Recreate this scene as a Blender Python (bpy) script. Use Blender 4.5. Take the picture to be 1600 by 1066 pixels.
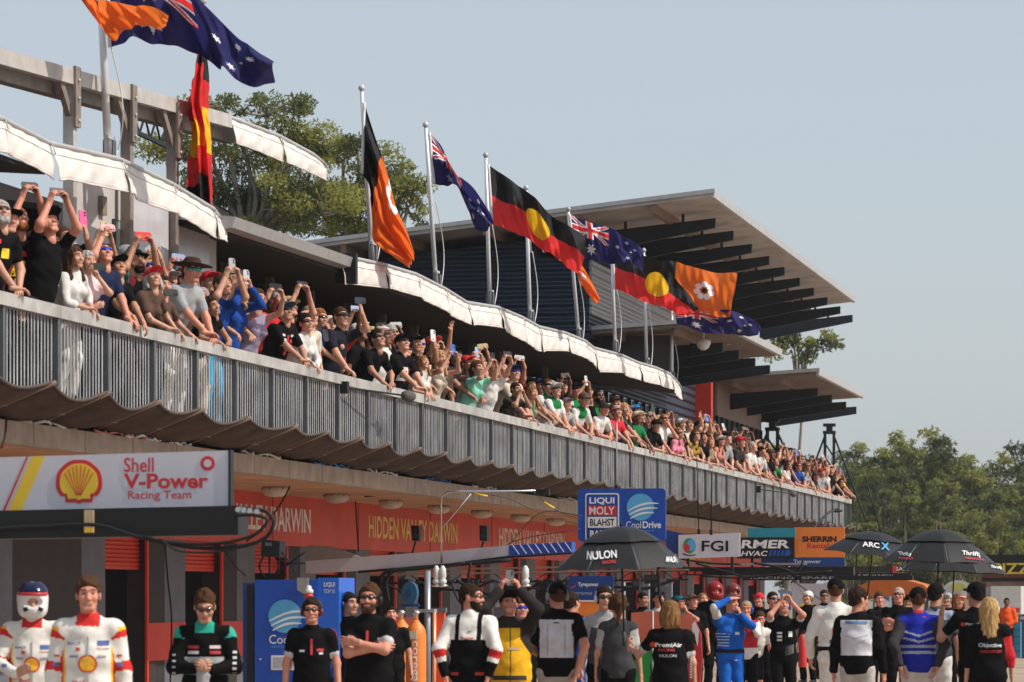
import bpy, bmesh, math, random
import numpy as np
from mathutils import Vector, Matrix
from mathutils.bvhtree import BVHTree
random.seed(7); rng = np.random.default_rng(7)
R = math.radians
for o in list(bpy.data.objects): bpy.data.objects.remove(o)
SC = bpy.context.scene
COL = SC.collection
# ---------------------------------------------------------------- camera
F = 5778.0; CX = 800.0; HY = 935.0; EYE = 1.62      # focal length in photo pixels, principal column, horizon row, eye height
cam = bpy.data.cameras.new("camera"); camo = bpy.data.objects.new("camera", cam); COL.objects.link(camo)
camo.location = (0, 0, EYE); camo.rotation_euler = (R(90), 0, 0)
cam.lens = F/1600*36; cam.sensor_width = 36; cam.shift_y = (HY-533)/1600
cam.clip_start = 0.5; cam.clip_end = 6000
cam.dof.use_dof = True; cam.dof.focus_distance = 60; cam.dof.aperture_fstop = 5.0
SC.camera = camo
# ---------------------------------------------------------------- light
SUN_EL, SUN_AZ = 45.0, 106.0          # azimuth measured from +Y towards +X
w = bpy.data.worlds.new("World"); SC.world = w; w.use_nodes = True
nt = w.node_tree; bg = nt.nodes["Background"]
sky = nt.nodes.new("ShaderNodeTexSky"); sky.sky_type = 'NISHITA'; sky.sun_disc = False
sky.sun_elevation = R(SUN_EL); sky.sun_rotation = R(SUN_AZ)
sky.air_density = 1.0; sky.dust_density = 2.5; sky.ozone_density = 1.2; sky.altitude = 30
hz = nt.nodes.new("ShaderNodeMix"); hz.data_type = 'RGBA'; hz.inputs["Factor"].default_value = .72      # thin high haze evens out the clear sky
hz.inputs["B"].default_value = (2.42, 2.62, 2.80, 1); nt.links.new(sky.outputs[0], hz.inputs["A"]); nt.links.new(hz.outputs["Result"], bg.inputs[0]); bg.inputs[1].default_value = 0.15
sl = bpy.data.lights.new("sun", 'SUN'); sl.energy = 2.9; sl.angle = R(0.53); sl.color = (1.0, 0.93, 0.82)
so = bpy.data.objects.new("sun", sl); COL.objects.link(so)
d = Vector((math.sin(R(SUN_AZ))*math.cos(R(SUN_EL)), math.cos(R(SUN_AZ))*math.cos(R(SUN_EL)), math.sin(R(SUN_EL))))
so.rotation_euler = d.to_track_quat('Z', 'Y').to_euler(); so.location = d*200
SC.view_settings.view_transform = 'Standard'; SC.view_settings.look = 'None'
SC.view_settings.exposure = 0.5; SC.view_settings.gamma = 1.0
SC.cycles.max_bounces = 6; SC.cycles.diffuse_bounces = 3; SC.cycles.transparent_max_bounces = 8
# ---------------------------------------------------------------- frames
TH = math.atan(1160/F); ST, CT = math.sin(TH), math.cos(TH)
BROT = math.pi/2-TH                   # building frame: x = u along the pit building, y = w away from the pit lane, z up
W0 = 11.935                           # the balcony railing's line
def BW(u, w_, z): return Vector((u*ST-w_*CT, u*CT+w_*ST, z))
def PX(px, py, Y): return Vector(((px-CX)/F*Y, Y, EYE+(HY-py)/F*Y))
def U(px, w_):
    q = (px-CX)/F; v = -w_
    return v*(CT+q*ST)/(q*CT-ST)
def SW(px, w_):                        # photo pixels per metre at that column on line w_
    u = U(px, w_); return F/(u*CT+w_*ST)
def PB(px, py, w_):                    # pixel -> building frame on the vertical plane w_
    return Vector((U(px, w_), w_, EYE+(HY-py)/SW(px, w_)))
def ZB(px, py, w_): return EYE+(HY-py)/SW(px, w_)
# ---------------------------------------------------------------- materials
def lin(c):
    if isinstance(c, str):
        c = [int(c[i:i+2], 16)/255 for i in (0, 2, 4)]
        c = [x/12.92 if x <= .04045 else ((x+.055)/1.055)**2.4 for x in c]
    return tuple(c)
_M = {}
def M(c, rough=.6, metal=0., var=.12, scale=6., bump=0., trans=0., spec=.4, name=None, obj=True):
    key = (str(c), rough, metal, var, scale, bump, trans, spec)
    if key in _M: return _M[key]
    m = bpy.data.materials.new(name or "material"); m.use_nodes = True
    n = m.node_tree; b = n.nodes["Principled BSDF"]; L = n.links
    col = lin(c)
    b.inputs["Roughness"].default_value = rough; b.inputs["Metallic"].default_value = metal
    b.inputs["Specular IOR Level"].default_value = spec
    if var > 0 or bump > 0:
        tc = n.nodes.new("ShaderNodeTexCoord"); nz = n.nodes.new("ShaderNodeTexNoise")
        nz.inputs["Scale"].default_value = scale; nz.inputs["Detail"].default_value = 5
        L.new(tc.outputs["Object"], nz.inputs["Vector"])
        cr = n.nodes.new("ShaderNodeValToRGB")
        cr.color_ramp.elements[0].position = .3; cr.color_ramp.elements[1].position = .7
        cr.color_ramp.elements[0].color = (*[max(0, x*(1-var)) for x in col], 1)
        cr.color_ramp.elements[1].color = (*[min(1, x*(1+var)) for x in col], 1)
        L.new(nz.outputs["Fac"], cr.inputs["Fac"]); L.new(cr.outputs["Color"], b.inputs["Base Color"])
        if bump > 0:
            bm_ = n.nodes.new("ShaderNodeBump"); bm_.inputs["Strength"].default_value = bump; bm_.inputs["Distance"].default_value = .02
            L.new(nz.outputs["Fac"], bm_.inputs["Height"]); L.new(bm_.outputs["Normal"], b.inputs["Normal"])
    else: b.inputs["Base Color"].default_value = (*col, 1)
    if trans > 0:
        tl = n.nodes.new("ShaderNodeBsdfTranslucent"); mx = n.nodes.new("ShaderNodeMixShader"); mx.inputs[0].default_value = trans
        tl.inputs["Color"].default_value = (*col, 1)
        L.new(b.outputs[0], mx.inputs[1]); L.new(tl.outputs[0], mx.inputs[2]); L.new(mx.outputs[0], n.nodes["Material Output"].inputs[0])
    _M[key] = m; return m
# ---------------------------------------------------------------- objects
def tag(o, label=None, cat=None, group=None, kind=None):
    if label: o["label"] = label
    if cat: o["category"] = cat
    if group: o["group"] = group
    if kind: o["kind"] = kind
    return o
def empty(name, loc=(0, 0, 0), rz=0., label=None, cat=None, group=None):
    o = bpy.data.objects.new(name, None); COL.objects.link(o); o.location = loc; o.rotation_euler = (0, 0, rz)
    o.empty_display_size = .1
    return tag(o, label, cat, group)
def link(name, me, parent=None, loc=None, rz=None, mat=None):
    o = bpy.data.objects.new(name, me); COL.objects.link(o)
    if parent is not None: o.parent = parent
    if loc is not None: o.location = loc
    if rz is not None: o.rotation_euler = (0, 0, rz)
    return o
def mesh_np(v, f, mats, idx=None, smooth=False):
    me = bpy.data.meshes.new("mesh")
    v = np.asarray(v, np.float32); f = np.asarray(f, np.int32); k = f.shape[1]
    me.vertices.add(len(v)); me.vertices.foreach_set("co", v.ravel())
    me.loops.add(f.size); me.loops.foreach_set("vertex_index", f.ravel())
    me.polygons.add(len(f)); me.polygons.foreach_set("loop_start", np.arange(0, f.size, k, dtype=np.int32))
    for m in mats: me.materials.append(m)
    if idx is not None: me.polygons.foreach_set("material_index", np.asarray(idx, np.int32))
    if smooth: me.polygons.foreach_set("use_smooth", np.ones(len(f), bool))
    me.update(calc_edges=True); me.validate()
    return me
class MB:
    """collects simple solids into one mesh"""
    def __init__(s): s.v = []; s.f = []; s.m = []; s.sm = []; s.cur = 0; s.mats = []
    def mat(s, m):
        if m not in s.mats: s.mats.append(m)
        s.cur = s.mats.index(m); return s
    def add(s, vs, fs, sm=False):
        n = len(s.v); s.v += [tuple(x) for x in vs]
        for f in fs: s.f.append([n+i for i in f]); s.m.append(s.cur); s.sm.append(sm)
        return s
    def box(s, a, b):
        x0, y0, z0 = [min(p, q) for p, q in zip(a, b)]; x1, y1, z1 = [max(p, q) for p, q in zip(a, b)]
        return s.hexa([(x0,y0,z0),(x1,y0,z0),(x1,y1,z0),(x0,y1,z0),(x0,y0,z1),(x1,y0,z1),(x1,y1,z1),(x0,y1,z1)])
    def hexa(s, p):
        return s.add(p, [(3,2,1,0),(4,5,6,7),(0,1,5,4),(1,2,6,5),(2,3,7,6),(3,0,4,7)])
    def beam(s, a, b, wd, ht, up=(0, 0, 1)):
        a = Vector(a); b = Vector(b); d_ = (b-a).normalized(); up = Vector(up)
        sd = d_.cross(up)
        if sd.length < 1e-4: sd = d_.cross(Vector((0, 1, 0)))
        sd.normalize(); up = sd.cross(d_).normalized(); sd *= wd/2; up *= ht/2
        return s.hexa([a-sd-up, a+sd-up, b+sd-up, b-sd-up, a-sd+up, a+sd+up, b+sd+up, b-sd+up])
    def tube(s, pts, r, n=8, cap=True):
        pts = [Vector(p) for p in pts]; rs = r if isinstance(r, (list, tuple)) else [r]*len(pts)
        n0 = len(s.v); ref = None; vs = []
        for i, p in enumerate(pts):
            t = (pts[min(i+1, len(pts)-1)]-pts[max(i-1, 0)]).normalized()
            if ref is None: ref = t.orthogonal().normalized()
            ref = (ref-t*ref.dot(t)).normalized(); bi = t.cross(ref)
            for k in range(n):
                a = 2*math.pi*k/n; vs.append(p+(ref*math.cos(a)+bi*math.sin(a))*rs[i])
        fs = []
        for i in range(len(pts)-1):
            for k in range(n): fs.append((i*n+k, i*n+(k+1) % n, (i+1)*n+(k+1) % n, (i+1)*n+k))
        if cap: fs += [tuple(range(n))[::-1], tuple(range((len(pts)-1)*n, len(pts)*n))]
        return s.add(vs, fs, True)
    def lathe(s, prof, c=(0, 0, 0), n=20, axis='z'):
        vs = []; fs = []
        for r, z in prof:
            for k in range(n):
                a = 2*math.pi*k/n; p = (r*math.cos(a), r*math.sin(a), z)
                if axis == 'y': p = (p[0], p[2], p[1])
                vs.append((p[0]+c[0], p[1]+c[1], p[2]+c[2]))
        for i in range(len(prof)-1):
            for k in range(n): fs.append((i*n+k, i*n+(k+1) % n, (i+1)*n+(k+1) % n, (i+1)*n+k))
        fs += [tuple(range(n))[::-1], tuple(range((len(prof)-1)*n, len(prof)*n))]
        return s.add(vs, fs, True)
    def prism(s, poly, y0, y1):
        """polygon in (x, z) given a thickness along y"""
        n = len(poly)
        vs = [(x, y0, z) for x, z in poly]+[(x, y1, z) for x, z in poly]
        fs = [tuple(range(n)), tuple(range(2*n-1, n-1, -1))]+[(i, i+n, (i+1) % n+n, (i+1) % n) for i in range(n)]
        return s.add(vs, fs)
    def mesh(s, m=None):
        me = bpy.data.meshes.new("mesh"); me.from_pydata(s.v, [], s.f)
        if m is not None: me.materials.append(m)
        else:
            for x in s.mats: me.materials.append(x)
            me.polygons.foreach_set("material_index", s.m)
        me.polygons.foreach_set("use_smooth", s.sm); me.update()
        b = bmesh.new(); b.from_mesh(me); bmesh.ops.recalc_face_normals(b, faces=b.faces); b.to_mesh(me); b.free()
        return me
    def build(s, name, m=None, parent=None, loc=None, rz=None):
        return link(name, s.mesh(m), parent, loc, rz)
def copy_tree(o, parent=None):
    c = o.copy(); COL.objects.link(c)
    if parent is not None: c.parent = parent
    for ch in list(o.children): copy_tree(ch, c)
    return c
_tc = {}
def text_np(s, bold=0., shear=0.):
    k = (s, bold, shear)
    if k not in _tc:
        cu = bpy.data.curves.new("t", 'FONT'); cu.body = s; cu.offset = bold; cu.shear = shear; cu.resolution_u = 3
        ob = bpy.data.objects.new("t", cu); COL.objects.link(ob)
        dg = bpy.context.evaluated_depsgraph_get(); dg.update()
        me = bpy.data.meshes.new_from_object(ob.evaluated_get(dg))
        v = np.array([x.co[:] for x in me.vertices]); f = [list(p.vertices) for p in me.polygons]
        bpy.data.objects.remove(ob); bpy.data.curves.remove(cu); bpy.data.meshes.remove(me)
        _tc[k] = (v, f)
    return _tc[k]
def text(parent, s, x0, x1, z0, z1, y, mat, name="lettering", bold=0.0, shear=0., vert=False, warp=None):
    """lettering facing -y, fitted to a rectangle of the parent's local x/z plane, given a small real thickness"""
    v, f = text_np(s, bold, shear)
    a = v[:, 0]; b_ = v[:, 1]
    a = (a-a.min())/(np.ptp(a)+1e-9); b_ = (b_-b_.min())/(np.ptp(b_)+1e-9)
    if vert: a, b_ = 1-b_, a
    if vert == 'down': a, b_ = 1-a, 1-b_
    X = x0+a*(x1-x0); Z = z0+b_*(z1-z0)
    p = [(x, y, z) for x, z in zip(X, Z)]
    if warp: p = [warp(q) for q in p]
    me = bpy.data.meshes.new("mesh"); me.from_pydata(p, [], f); me.materials.append(mat); me.update()
    return link(name, me, parent)
class Board:
    """objects that face back down the pit lane: drawn in photo pixels on a real vertical plane at scale s px/m"""
    def __init__(B, name, px, py, s, label, cat, group=None, rz=None):
        B.s = s; B.px = px; B.py = py; B.Y = F/s
        B.o = empty(name, PX(px, py, B.Y), -TH if rz is None else rz, label, cat, group)
        B.c = math.cos(-TH if rz is None else rz)
    def x(B, px): return (px-B.px)/B.s/B.c
    def z(B, py): return (B.py-py)/B.s
    def p(B, px, py): return (B.x(px), B.z(py))
    def poly(B, name, pts, mat, y0=0., th=.03, parent=None):
        return MB().prism([B.p(*q) for q in pts], y0, y0+th).build(name, mat, parent or B.o)
    def rect(B, name, x0, y0_, x1, y1_, mat, y0=0., th=.03, parent=None):
        return B.poly(name, [(x0, y1_), (x1, y1_), (x1, y0_), (x0, y0_)], mat, y0, th, parent)
    def disc(B, name, cx, cy, r, mat, y0=0., th=.01, parent=None, n=28, ry=None):
        return B.poly(name, [(cx+r*math.cos(2*math.pi*k/n), cy+(ry or r)*math.sin(2*math.pi*k/n)) for k in range(n)], mat, y0, th, parent)
    def text(B, s, x0, y0_, x1, y1_, mat, y=-.004, parent=None, **k):
        return text(parent or B.o, s, B.x(x0), B.x(x1), B.z(y1_), B.z(y0_), y, mat, **k)
    def tube(B, name, pts, rpx, mat, parent=None, n=7):
        return MB().tube([(B.x(p[0]), p[2] if len(p) > 2 else 0., B.z(p[1])) for p in pts], rpx/B.s, n).build(name, mat, parent or B.o)
def smooth_pts(pts, n=6):
    """Catmull-Rom through the points"""
    P = [np.array(p, float) for p in pts]; P = [2*P[0]-P[1]]+P+[2*P[-1]-P[-2]]; out = []
    for i in range(1, len(P)-2):
        for k in range(n):
            t = k/n
            out.append(.5*((2*P[i])+(-P[i-1]+P[i+1])*t+(2*P[i-1]-5*P[i]+4*P[i+1]-P[i+2])*t*t+(-P[i-1]+3*P[i]-3*P[i+1]+P[i+2])*t**3))
    out.append(P[-2]); return [tuple(p) for p in out]
# ---------------------------------------------------------------- palette of the place
C_CONC = M((.37,.28,.215), .85, var=.22, scale=3, bump=.3)
C_SOFF = M((.47,.27,.165), .8, var=.22, scale=1.5)
C_BAND = M((.60,.055,.022), .55, var=.16, scale=1.2)
C_ORANGE = M((.58,.038,.016), .5, var=.08, scale=2)
C_DARKW = M((.032,.025,.025), .75, var=.2, scale=3, bump=.2)
C_GREYW = M((.125,.13,.15), .75, var=.15, scale=3, bump=.2)
C_GALV = M((.47,.475,.48), .5, .2, var=.3, scale=2.5)
C_GALVD = M((.13,.14,.155), .5, .3, var=.2, scale=4)
C_RAIL = M((.40,.385,.365), .55, .1, var=.28, scale=3)
C_CLOTH = M((.060,.038,.029), .9, var=.4, scale=3, bump=.3, trans=.06)
C_BATTEN = M((.20,.14,.11), .7)
C_BLACK = M((.006,.006,.007), .55, var=.2)
C_RUBBER = M((.006,.006,.0065), .7, var=.2)
C_WHITE = M((.80,.79,.77), .5, var=.05)
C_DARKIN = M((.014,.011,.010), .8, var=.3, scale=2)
C_STEEL = M((.23,.19,.165), .6, .1, var=.25, scale=5)
C_STEELL = M((.50,.47,.44), .5, .2, var=.15, scale=5)
C_NAVY = M((.012,.02,.035), .55, var=.2, scale=2)
C_RAFTER = M((.010,.015,.021), .6, var=.2, scale=3)
C_UNDER = M((.46,.425,.40), .7, var=.2, scale=1.3, bump=.15)
C_GUTTER = M((.42,.42,.42), .5, .1, var=.1)
C_GLASS = M((.35,.40,.43), .12, .6, var=.25, scale=.8)
C_PVC = M((.76,.72,.68), .7, var=.13, scale=3.5, bump=.2, trans=.12)
C_CLEAR = M((.52,.50,.54), .25, var=.12, scale=2)
UA, UE = 28.0, U(1327, W0)
def frame(name, u, w_, z, label, cat, group=None):
    o = empty(name, BW(u, w_, z), BROT, label, cat, group); o["_b"] = (u, w_, z)
    return o
def bb(mb, name, mat, root):
    b = root["_b"]; mb.v = [(x-b[0], y-b[1], z-b[2]) for x, y, z in mb.v]
    return mb.build(name, mat, root)
def rings(u0, u1, step, off=0.): 
    k = math.ceil((u0-off)/step)
    while off+k*step <= u1: yield off+k*step; k += 1
# ---------------------------------------------------------------- ground
def grid_plane(name, x0, x1, y0, y1, z, mat, n=1):
    b = MB(); b.add([(x0,y0,z),(x1,y0,z),(x1,y1,z),(x0,y1,z)], [(0,1,2,3)])
    o = b.build(name, mat); o["kind"] = "structure"; return o
g_ = grid_plane("ground", -900, 900, -60, 2500, -.01, M((.20,.16,.10), .95, var=.4, scale=.08))
pl = MB().add([(20,-9,0),(20,14.6,0),(190,14.6,0),(190,-9,0)], [(0,3,2,1)]).build("pit_lane", M((.36,.27,.20), .9, var=.25, scale=.5, bump=.1), None, (0,0,0), BROT); pl["kind"] = "structure"
tr = MB().add([(20,-40,.004),(20,-9.0,.004),(260,-9.0,.004),(260,-40,.004)], [(0,3,2,1)]).build("road", M((.20,.15,.145), .9, var=.25, scale=.6, bump=.1), None, (0,0,0), BROT); tr["kind"] = "structure"
ln = MB().add([(20,-1.0,.004),(20,-.85,.004),(190,-.85,.004),(190,-1.0,.004)], [(0,3,2,1)]).build("painted_line", M((.75,.74,.7), .7), None, (0,0,0), BROT); ln["kind"] = "structure"
# ---------------------------------------------------------------- pit building
WW = 14.5; ZC = 3.19; ZD = 3.67; WE = 12.4; ZR = 4.59
pit = frame("pit_building", 40, WW, 0, "long two storey pit building with orange band, garages below and crowded balcony above", "building")
b = MB()
b.box((UA, WW+.25, 0), (UE, WW+6, .02))
bb(b, "garage_floor", C_CONC, pit)
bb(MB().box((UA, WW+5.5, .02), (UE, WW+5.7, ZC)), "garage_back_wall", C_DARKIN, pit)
U0 = U(164, WW); BAY = U(289, WW)-U0; DW = U(226, WW)-U0
k = -5
doors = []
while U0+k*BAY < UE-3:
    u = U0+k*BAY
    if k != -1: doors.append(u)
    else: bb(MB().box((u, WW-.002, 0), (u+DW, WW+.2, 2.42)), 'closed_door', C_DARKW, pit)
    um_ = u+DW+(BAY-DW)*.48
    bb(MB().box((u+DW, WW, 0), (um_, WW+.25, 2.42)), "dark_pier", C_DARKW, pit); bb(MB().box((um_, WW-.004, 0), (u+BAY, WW+.246, 2.42)), "grey_pier", C_GREYW, pit)
    bb(MB().box((u+DW, WW-.014, .78), (u+BAY, WW-.006, 1.29)), "dado", C_ORANGE, pit)
    k += 1
for u in doors:
    b = MB()
    n = 7
    for i in range(n):
        z0 = 2.04+i*.38/n
        b.hexa([(u, WW+.09, z0), (u+DW, WW+.09, z0), (u+DW, WW+.13, z0), (u, WW+.13, z0),
                (u, WW+.06, z0+.05), (u+DW, WW+.06, z0+.05), (u+DW, WW+.13, z0+.054), (u, WW+.13, z0+.054)])
    b.box((u, WW+.08, 2.0), (u+DW, WW+.14, 2.04))
    dr = bb(b, "roller_door", C_ORANGE, pit)
    fr = MB().box((u+DW-.04, WW-.05, 0), (u+DW+.03, WW-.016, 2.42))
    bb(fr, "door_frame", C_ORANGE, pit)
band = bb(MB().box((UA, WW-.05, 2.42), (UE, WW+.25, ZC)), "orange_band", C_BAND, pit)
pe_ = U(710, WW)-U(480, WW)
for kk in range(-1, 6):
    ue = U(480, WW)+kk*pe_
    if ue > UE-1: break
    col = [M((.80,.78,.72), .6), M((.80,.55,.12), .6), M((.82,.62,.55), .6)][kk % 3]
    b0 = pit["_b"]
    t = text(band, "HIDDEN VALLEY DARWIN", ue-(U(710, WW)-U(571, WW))-b0[0], ue-b0[0], 2.63, 3.0, WW-.056-b0[1], col, bold=.02)
    t.location.z = 0
for u in rings(UA, UE, pe_/2, U(555, WW)):
    bb(MB().box((u, WW-.062, 2.43), (u+.03, WW-.052, ZC-.01)), "band_joint", M((.5,.06,.02), .6), pit)
bb(MB().box((UA, 12.36, ZC), (UE, WW+.25, ZC+.2)), "soffit", C_SOFF, pit)
b = MB()
for u in rings(UA, UE-1, 1.7, .3): b.box((u+.012, 12.2, ZC-.02), (u+1.69, 12.36, ZC+.21))
bb(b, "concrete_fascia", C_CONC, pit)
bb(MB().box((UA, 12.02, ZD-.16), (UE, 17.4, ZD)), "deck", C_CONC, pit)
for u in rings(36, UE-2, (U(868, 13.5)-U(430, 13.5))/6, U(430, 13.5)):
    b = MB().mat(M((.55,.50,.42), .5)).lathe([(.17, ZC-.001), (.19, ZC-.03), (.19, ZC-.075), (.15, ZC-.12), (.07, ZC-.145)], (u, 13.5, 0), 14)
    b.mat(C_STEEL)
    for a in range(6): b.beam((u+.2*math.cos(a), 13.5+.2*math.sin(a), ZC-.02), (u+.1*math.cos(a), 13.5+.1*math.sin(a), ZC-.135), .015, .015)
    bb(b, "ceiling_light", None, pit)
# upper storey
UW1 = U(1066, WE)
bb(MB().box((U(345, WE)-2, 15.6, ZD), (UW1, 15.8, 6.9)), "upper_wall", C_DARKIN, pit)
for i, u in enumerate(rings(U(345, WE)-1, UW1, 2.4)):
    bb(MB().box((u, 14.2, ZD), (u+.10, 14.32, 6.45)), "glazing_post", C_STEEL, pit)
for i, u in enumerate(rings(U(345, WE), UW1-1, 4.8)):
    bb(MB().box((u+.9, 15.3, ZD), (u+2.3, 15.598, 5.3)), "wall_cabinet", M((.06,.045,.038), .7, var=.3), pit)
for u in rings(U(345, WE)-1, UW1, 4.8): bb(MB().beam((u, 14.3, 5.55), (u+4.76, 14.3, 5.5), .06, .08), "cross_rail", C_STEEL, pit)
zE = 6.12
b = MB(); u0, u1 = U(340, WE), UW1
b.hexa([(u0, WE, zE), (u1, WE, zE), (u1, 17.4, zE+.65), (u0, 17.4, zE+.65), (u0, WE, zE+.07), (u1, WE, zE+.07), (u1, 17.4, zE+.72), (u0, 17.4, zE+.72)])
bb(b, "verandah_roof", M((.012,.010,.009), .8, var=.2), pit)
g0, g1 = U(343, WE), U(530, WE)
zg = lambda px, py: ZB(px, py, WE)
b = MB().mat(M((.33,.32,.32), .5, .2, var=.1))
z0a, z1a = ZB(345, 340, WE), ZB(530, 403, WE)
b.hexa([(g0, WE-.16, z0a-.13), (g1, WE-.16, z1a-.13), (g1, WE-.01, z1a-.15), (g0, WE-.01, z0a-.15), (g0, WE-.2, z0a), (g1, WE-.2, z1a), (g1, WE-.01, z1a+.02), (g0, WE-.01, z0a+.02)])
bb(b, "gutter", None, pit)
bb(MB().box((g1-.02, WE-.24, z1a-.36), (g1+.1, WE+.05, z1a+.06)), "gutter_end", C_BLACK, pit)
# light panel cabin at the near end of the balcony
u0, u1 = U(118, 13.05), U(338, 13.05)
cab = bb(MB().box((u0, 13.05, ZD), (u1, 13.15, ZB(122, 255, 13.05))), "panel_wall", M((.50,.47,.46), .6, var=.06), pit)
def on(px0, py0, px1, py1, w_, th, name, mat, root=pit):
    a = U(px0, w_); c = U(px1, w_)
    return bb(MB().hexa([(a, w_-th, ZB(px0, py1, w_)), (c, w_-th, ZB(px0, py1, w_)), (c, w_, ZB(px0, py1, w_)), (a, w_, ZB(px0, py1, w_)),
                         (a, w_-th, ZB(px0, py0, w_)), (c, w_-th, ZB(px0, py0, w_)), (c, w_, ZB(px0, py0, w_)), (a, w_, ZB(px0, py0, w_))]), name, mat, root)
on(154, 306, 161, 335, 13.045, .05, "wall_vent", M((.25,.19,.15), .6))
on(175, 342, 190, 420, 13.045, .03, "window", M((.03,.05,.05), .15))
on(181, 346, 184, 420, 13.01, .03, "window_frame", M((.35,.38,.36), .4))
on(206, 290, 262, 425, 12.95, .01, "clear_curtain", C_CLEAR)
on(277, 320, 326, 440, 12.95, .01, "clear_curtain", C_CLEAR)
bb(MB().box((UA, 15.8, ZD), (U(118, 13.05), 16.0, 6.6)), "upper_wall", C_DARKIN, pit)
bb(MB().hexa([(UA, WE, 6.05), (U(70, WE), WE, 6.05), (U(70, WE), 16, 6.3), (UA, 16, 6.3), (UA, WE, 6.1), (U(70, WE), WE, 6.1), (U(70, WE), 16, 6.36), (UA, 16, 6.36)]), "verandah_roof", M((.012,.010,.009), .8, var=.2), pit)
# ---------------------------------------------------------------- raised steel frame over the near end
sf = frame("steel_canopy_frame", U(112, 12.9), 12.9, ZD, "raised brown steel canopy frame with bolted posts above the near awning", "canopy frame")
def pxbeam(p0, p1, w_, wd, ht, name, mat, root=sf):
    a, c = PB(*p0, w_), PB(*p1, w_); return bb(MB().beam(a, c, wd, ht), name, mat, root)
pxbeam((-40, 78), (357, 190), 12.9, .10, .17, "gutter_beam", C_STEELL)
pxbeam((-40, 103), (357, 212), 13.1, .16, .2, "roof_beam", C_STEEL)
for px, top in ((112, 112), (201, 140), (272, 168)):
    u = U(px, 12.9); z1 = ZB(px, top, 12.9)
    po = bb(MB().box((u-.065, 12.86, ZD), (u+.065, 12.98, z1)), "post", C_STEELL if px == 112 else C_STEEL, sf)
    pb = bb(MB().box((u-.09, 12.82, z1-.62), (u+.09, 12.855, z1+.05)), "gusset_plate", C_STEEL, sf)
    for zz in (z1-.1, z1-.3, z1-.55):
        bb(MB().lathe([(.02, 12.80), (.02, 12.82)], (u, 0, zz), 8, 'y'), "bolt", C_STEELL, sf)
    bb(MB().beam((u-.5, 12.92, z1-.05), (u, 12.92, z1-.5), .06, .1), "knee_brace", C_STEEL, sf)
a0, a1 = PB(209, 175, 15.6), PB(268, 200, 15.6); c0, c1 = PB(209, 205, 15.6), PB(268, 232, 15.6)
b = MB().beam(a0, a1, .05, .05).beam(c0, c1, .05, .06)
for i in range(7):
    p = a0.lerp(a1, i/7) if i % 2 == 0 else c0.lerp(c1, i/7); q = c0.lerp(c1, (i+1)/7) if i % 2 == 0 else a0.lerp(a1, (i+1)/7)
    b.beam(p, q, .025, .025)
bb(b, "lattice_truss", C_RAFTER, sf)
# ---------------------------------------------------------------- white awnings
def awning(name, label, tops, bots, w_, seams, fold=.055, out=.02):
    root = frame(name, U(tops[0][0], w_), w_, 0, label, "awning", "white awnings along the balcony roof")
    T = np.array(tops, float); B = np.array(bots, float)
    for si in range(len(seams)-1):
        x0, x1 = seams[si], seams[si+1]; n, m = 22, 10; vs = []
        kink = rng.uniform(-.015, .015); ph = rng.uniform(0, 6)
        for i in range(n+1):
            t = i/n; px = x0+(x1-x0)*t
            ty = np.interp(px, T[:, 0], T[:, 1]); by = np.interp(px, B[:, 0], B[:, 1])
            for j in range(m+1):
                s_ = j/m
                ds = min(t, 1-t)*(x1-x0)
                f_ = math.exp(-(t*8)**2)*(.9)+math.exp(-((1-t)*5)**2)*.45
                wo = w_-.05*s_-out*math.sin(math.pi*s_)-fold*f_*s_ + .02*math.sin(5*t+ph)*s_+kink*s_+.006*math.sin(23*t+9*s_+ph)
                p = PB(px, ty+(by-ty)*s_, w_)
                vs.append((p.x-.025*math.exp(-((1-t)*7)**2)*s_, wo, p.z-(.02*f_*s_**2)))
        fs = [(i*(m+1)+j, (i+1)*(m+1)+j, (i+1)*(m+1)+j+1, i*(m+1)+j+1) for i in range(n) for j in range(m)]
        o = bb(MB().add(vs, fs, True), "flap", C_PVC, root)
        md = o.modifiers.new("thick", 'SOLIDIFY'); md.thickness = .006
        hv_ = [vs[i*(m+1)+m] for i in range(n+1)]; bb(MB().tube(hv_, .011, 5), "bottom_hem", M((.60,.56,.52), .8), root); hv_ = [(p[0], p[1]-.004, p[2]) for p in [vs[i*(m+1)+3] for i in range(n+1)]]; bb(MB().tube(hv_, .004, 4), "seam", M((.50,.47,.44), .8), root)
        px = x1
        a = PB(px, np.interp(px, T[:, 0], T[:, 1])-1, w_); bz = PB(px, np.interp(px, B[:, 0], B[:, 1])*.3+np.interp(px, T[:, 0], T[:, 1])*.7, w_)
        bb(MB().tube([(a.x, w_-.03, a.z), (bz.x, w_-.07, bz.z)], .007, 6), "tie_strap", C_GUTTER, root)
    pts = [PB(p[0], p[1]-1.5, w_) for p in tops]
    bb(MB().tube(pts, .028, 8), "head_pole", C_GUTTER, root)
    return root
awning("roof_awning", "white awning over the near balcony, below the raised steel frame", [(-60,166),(3,187),(77,225),(186,250),(267,288),(333,328),(346,345)],
       [(-60,222),(8,240),(77,279),(100,280),(197,301),(200,310),(265,332),(333,371),(348,378)], WE, [-60, 3, 77, 188, 267, 333, 347])
awning("roof_awning", "short white awning on the raised steel frame, in front of the gum tree", [(357,184),(436,214),(488,242),(505,256)], [(357,222),(436,252),(495,276),(514,286)], 12.9, [357, 436, 505], fold=.06, out=.03)
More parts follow.
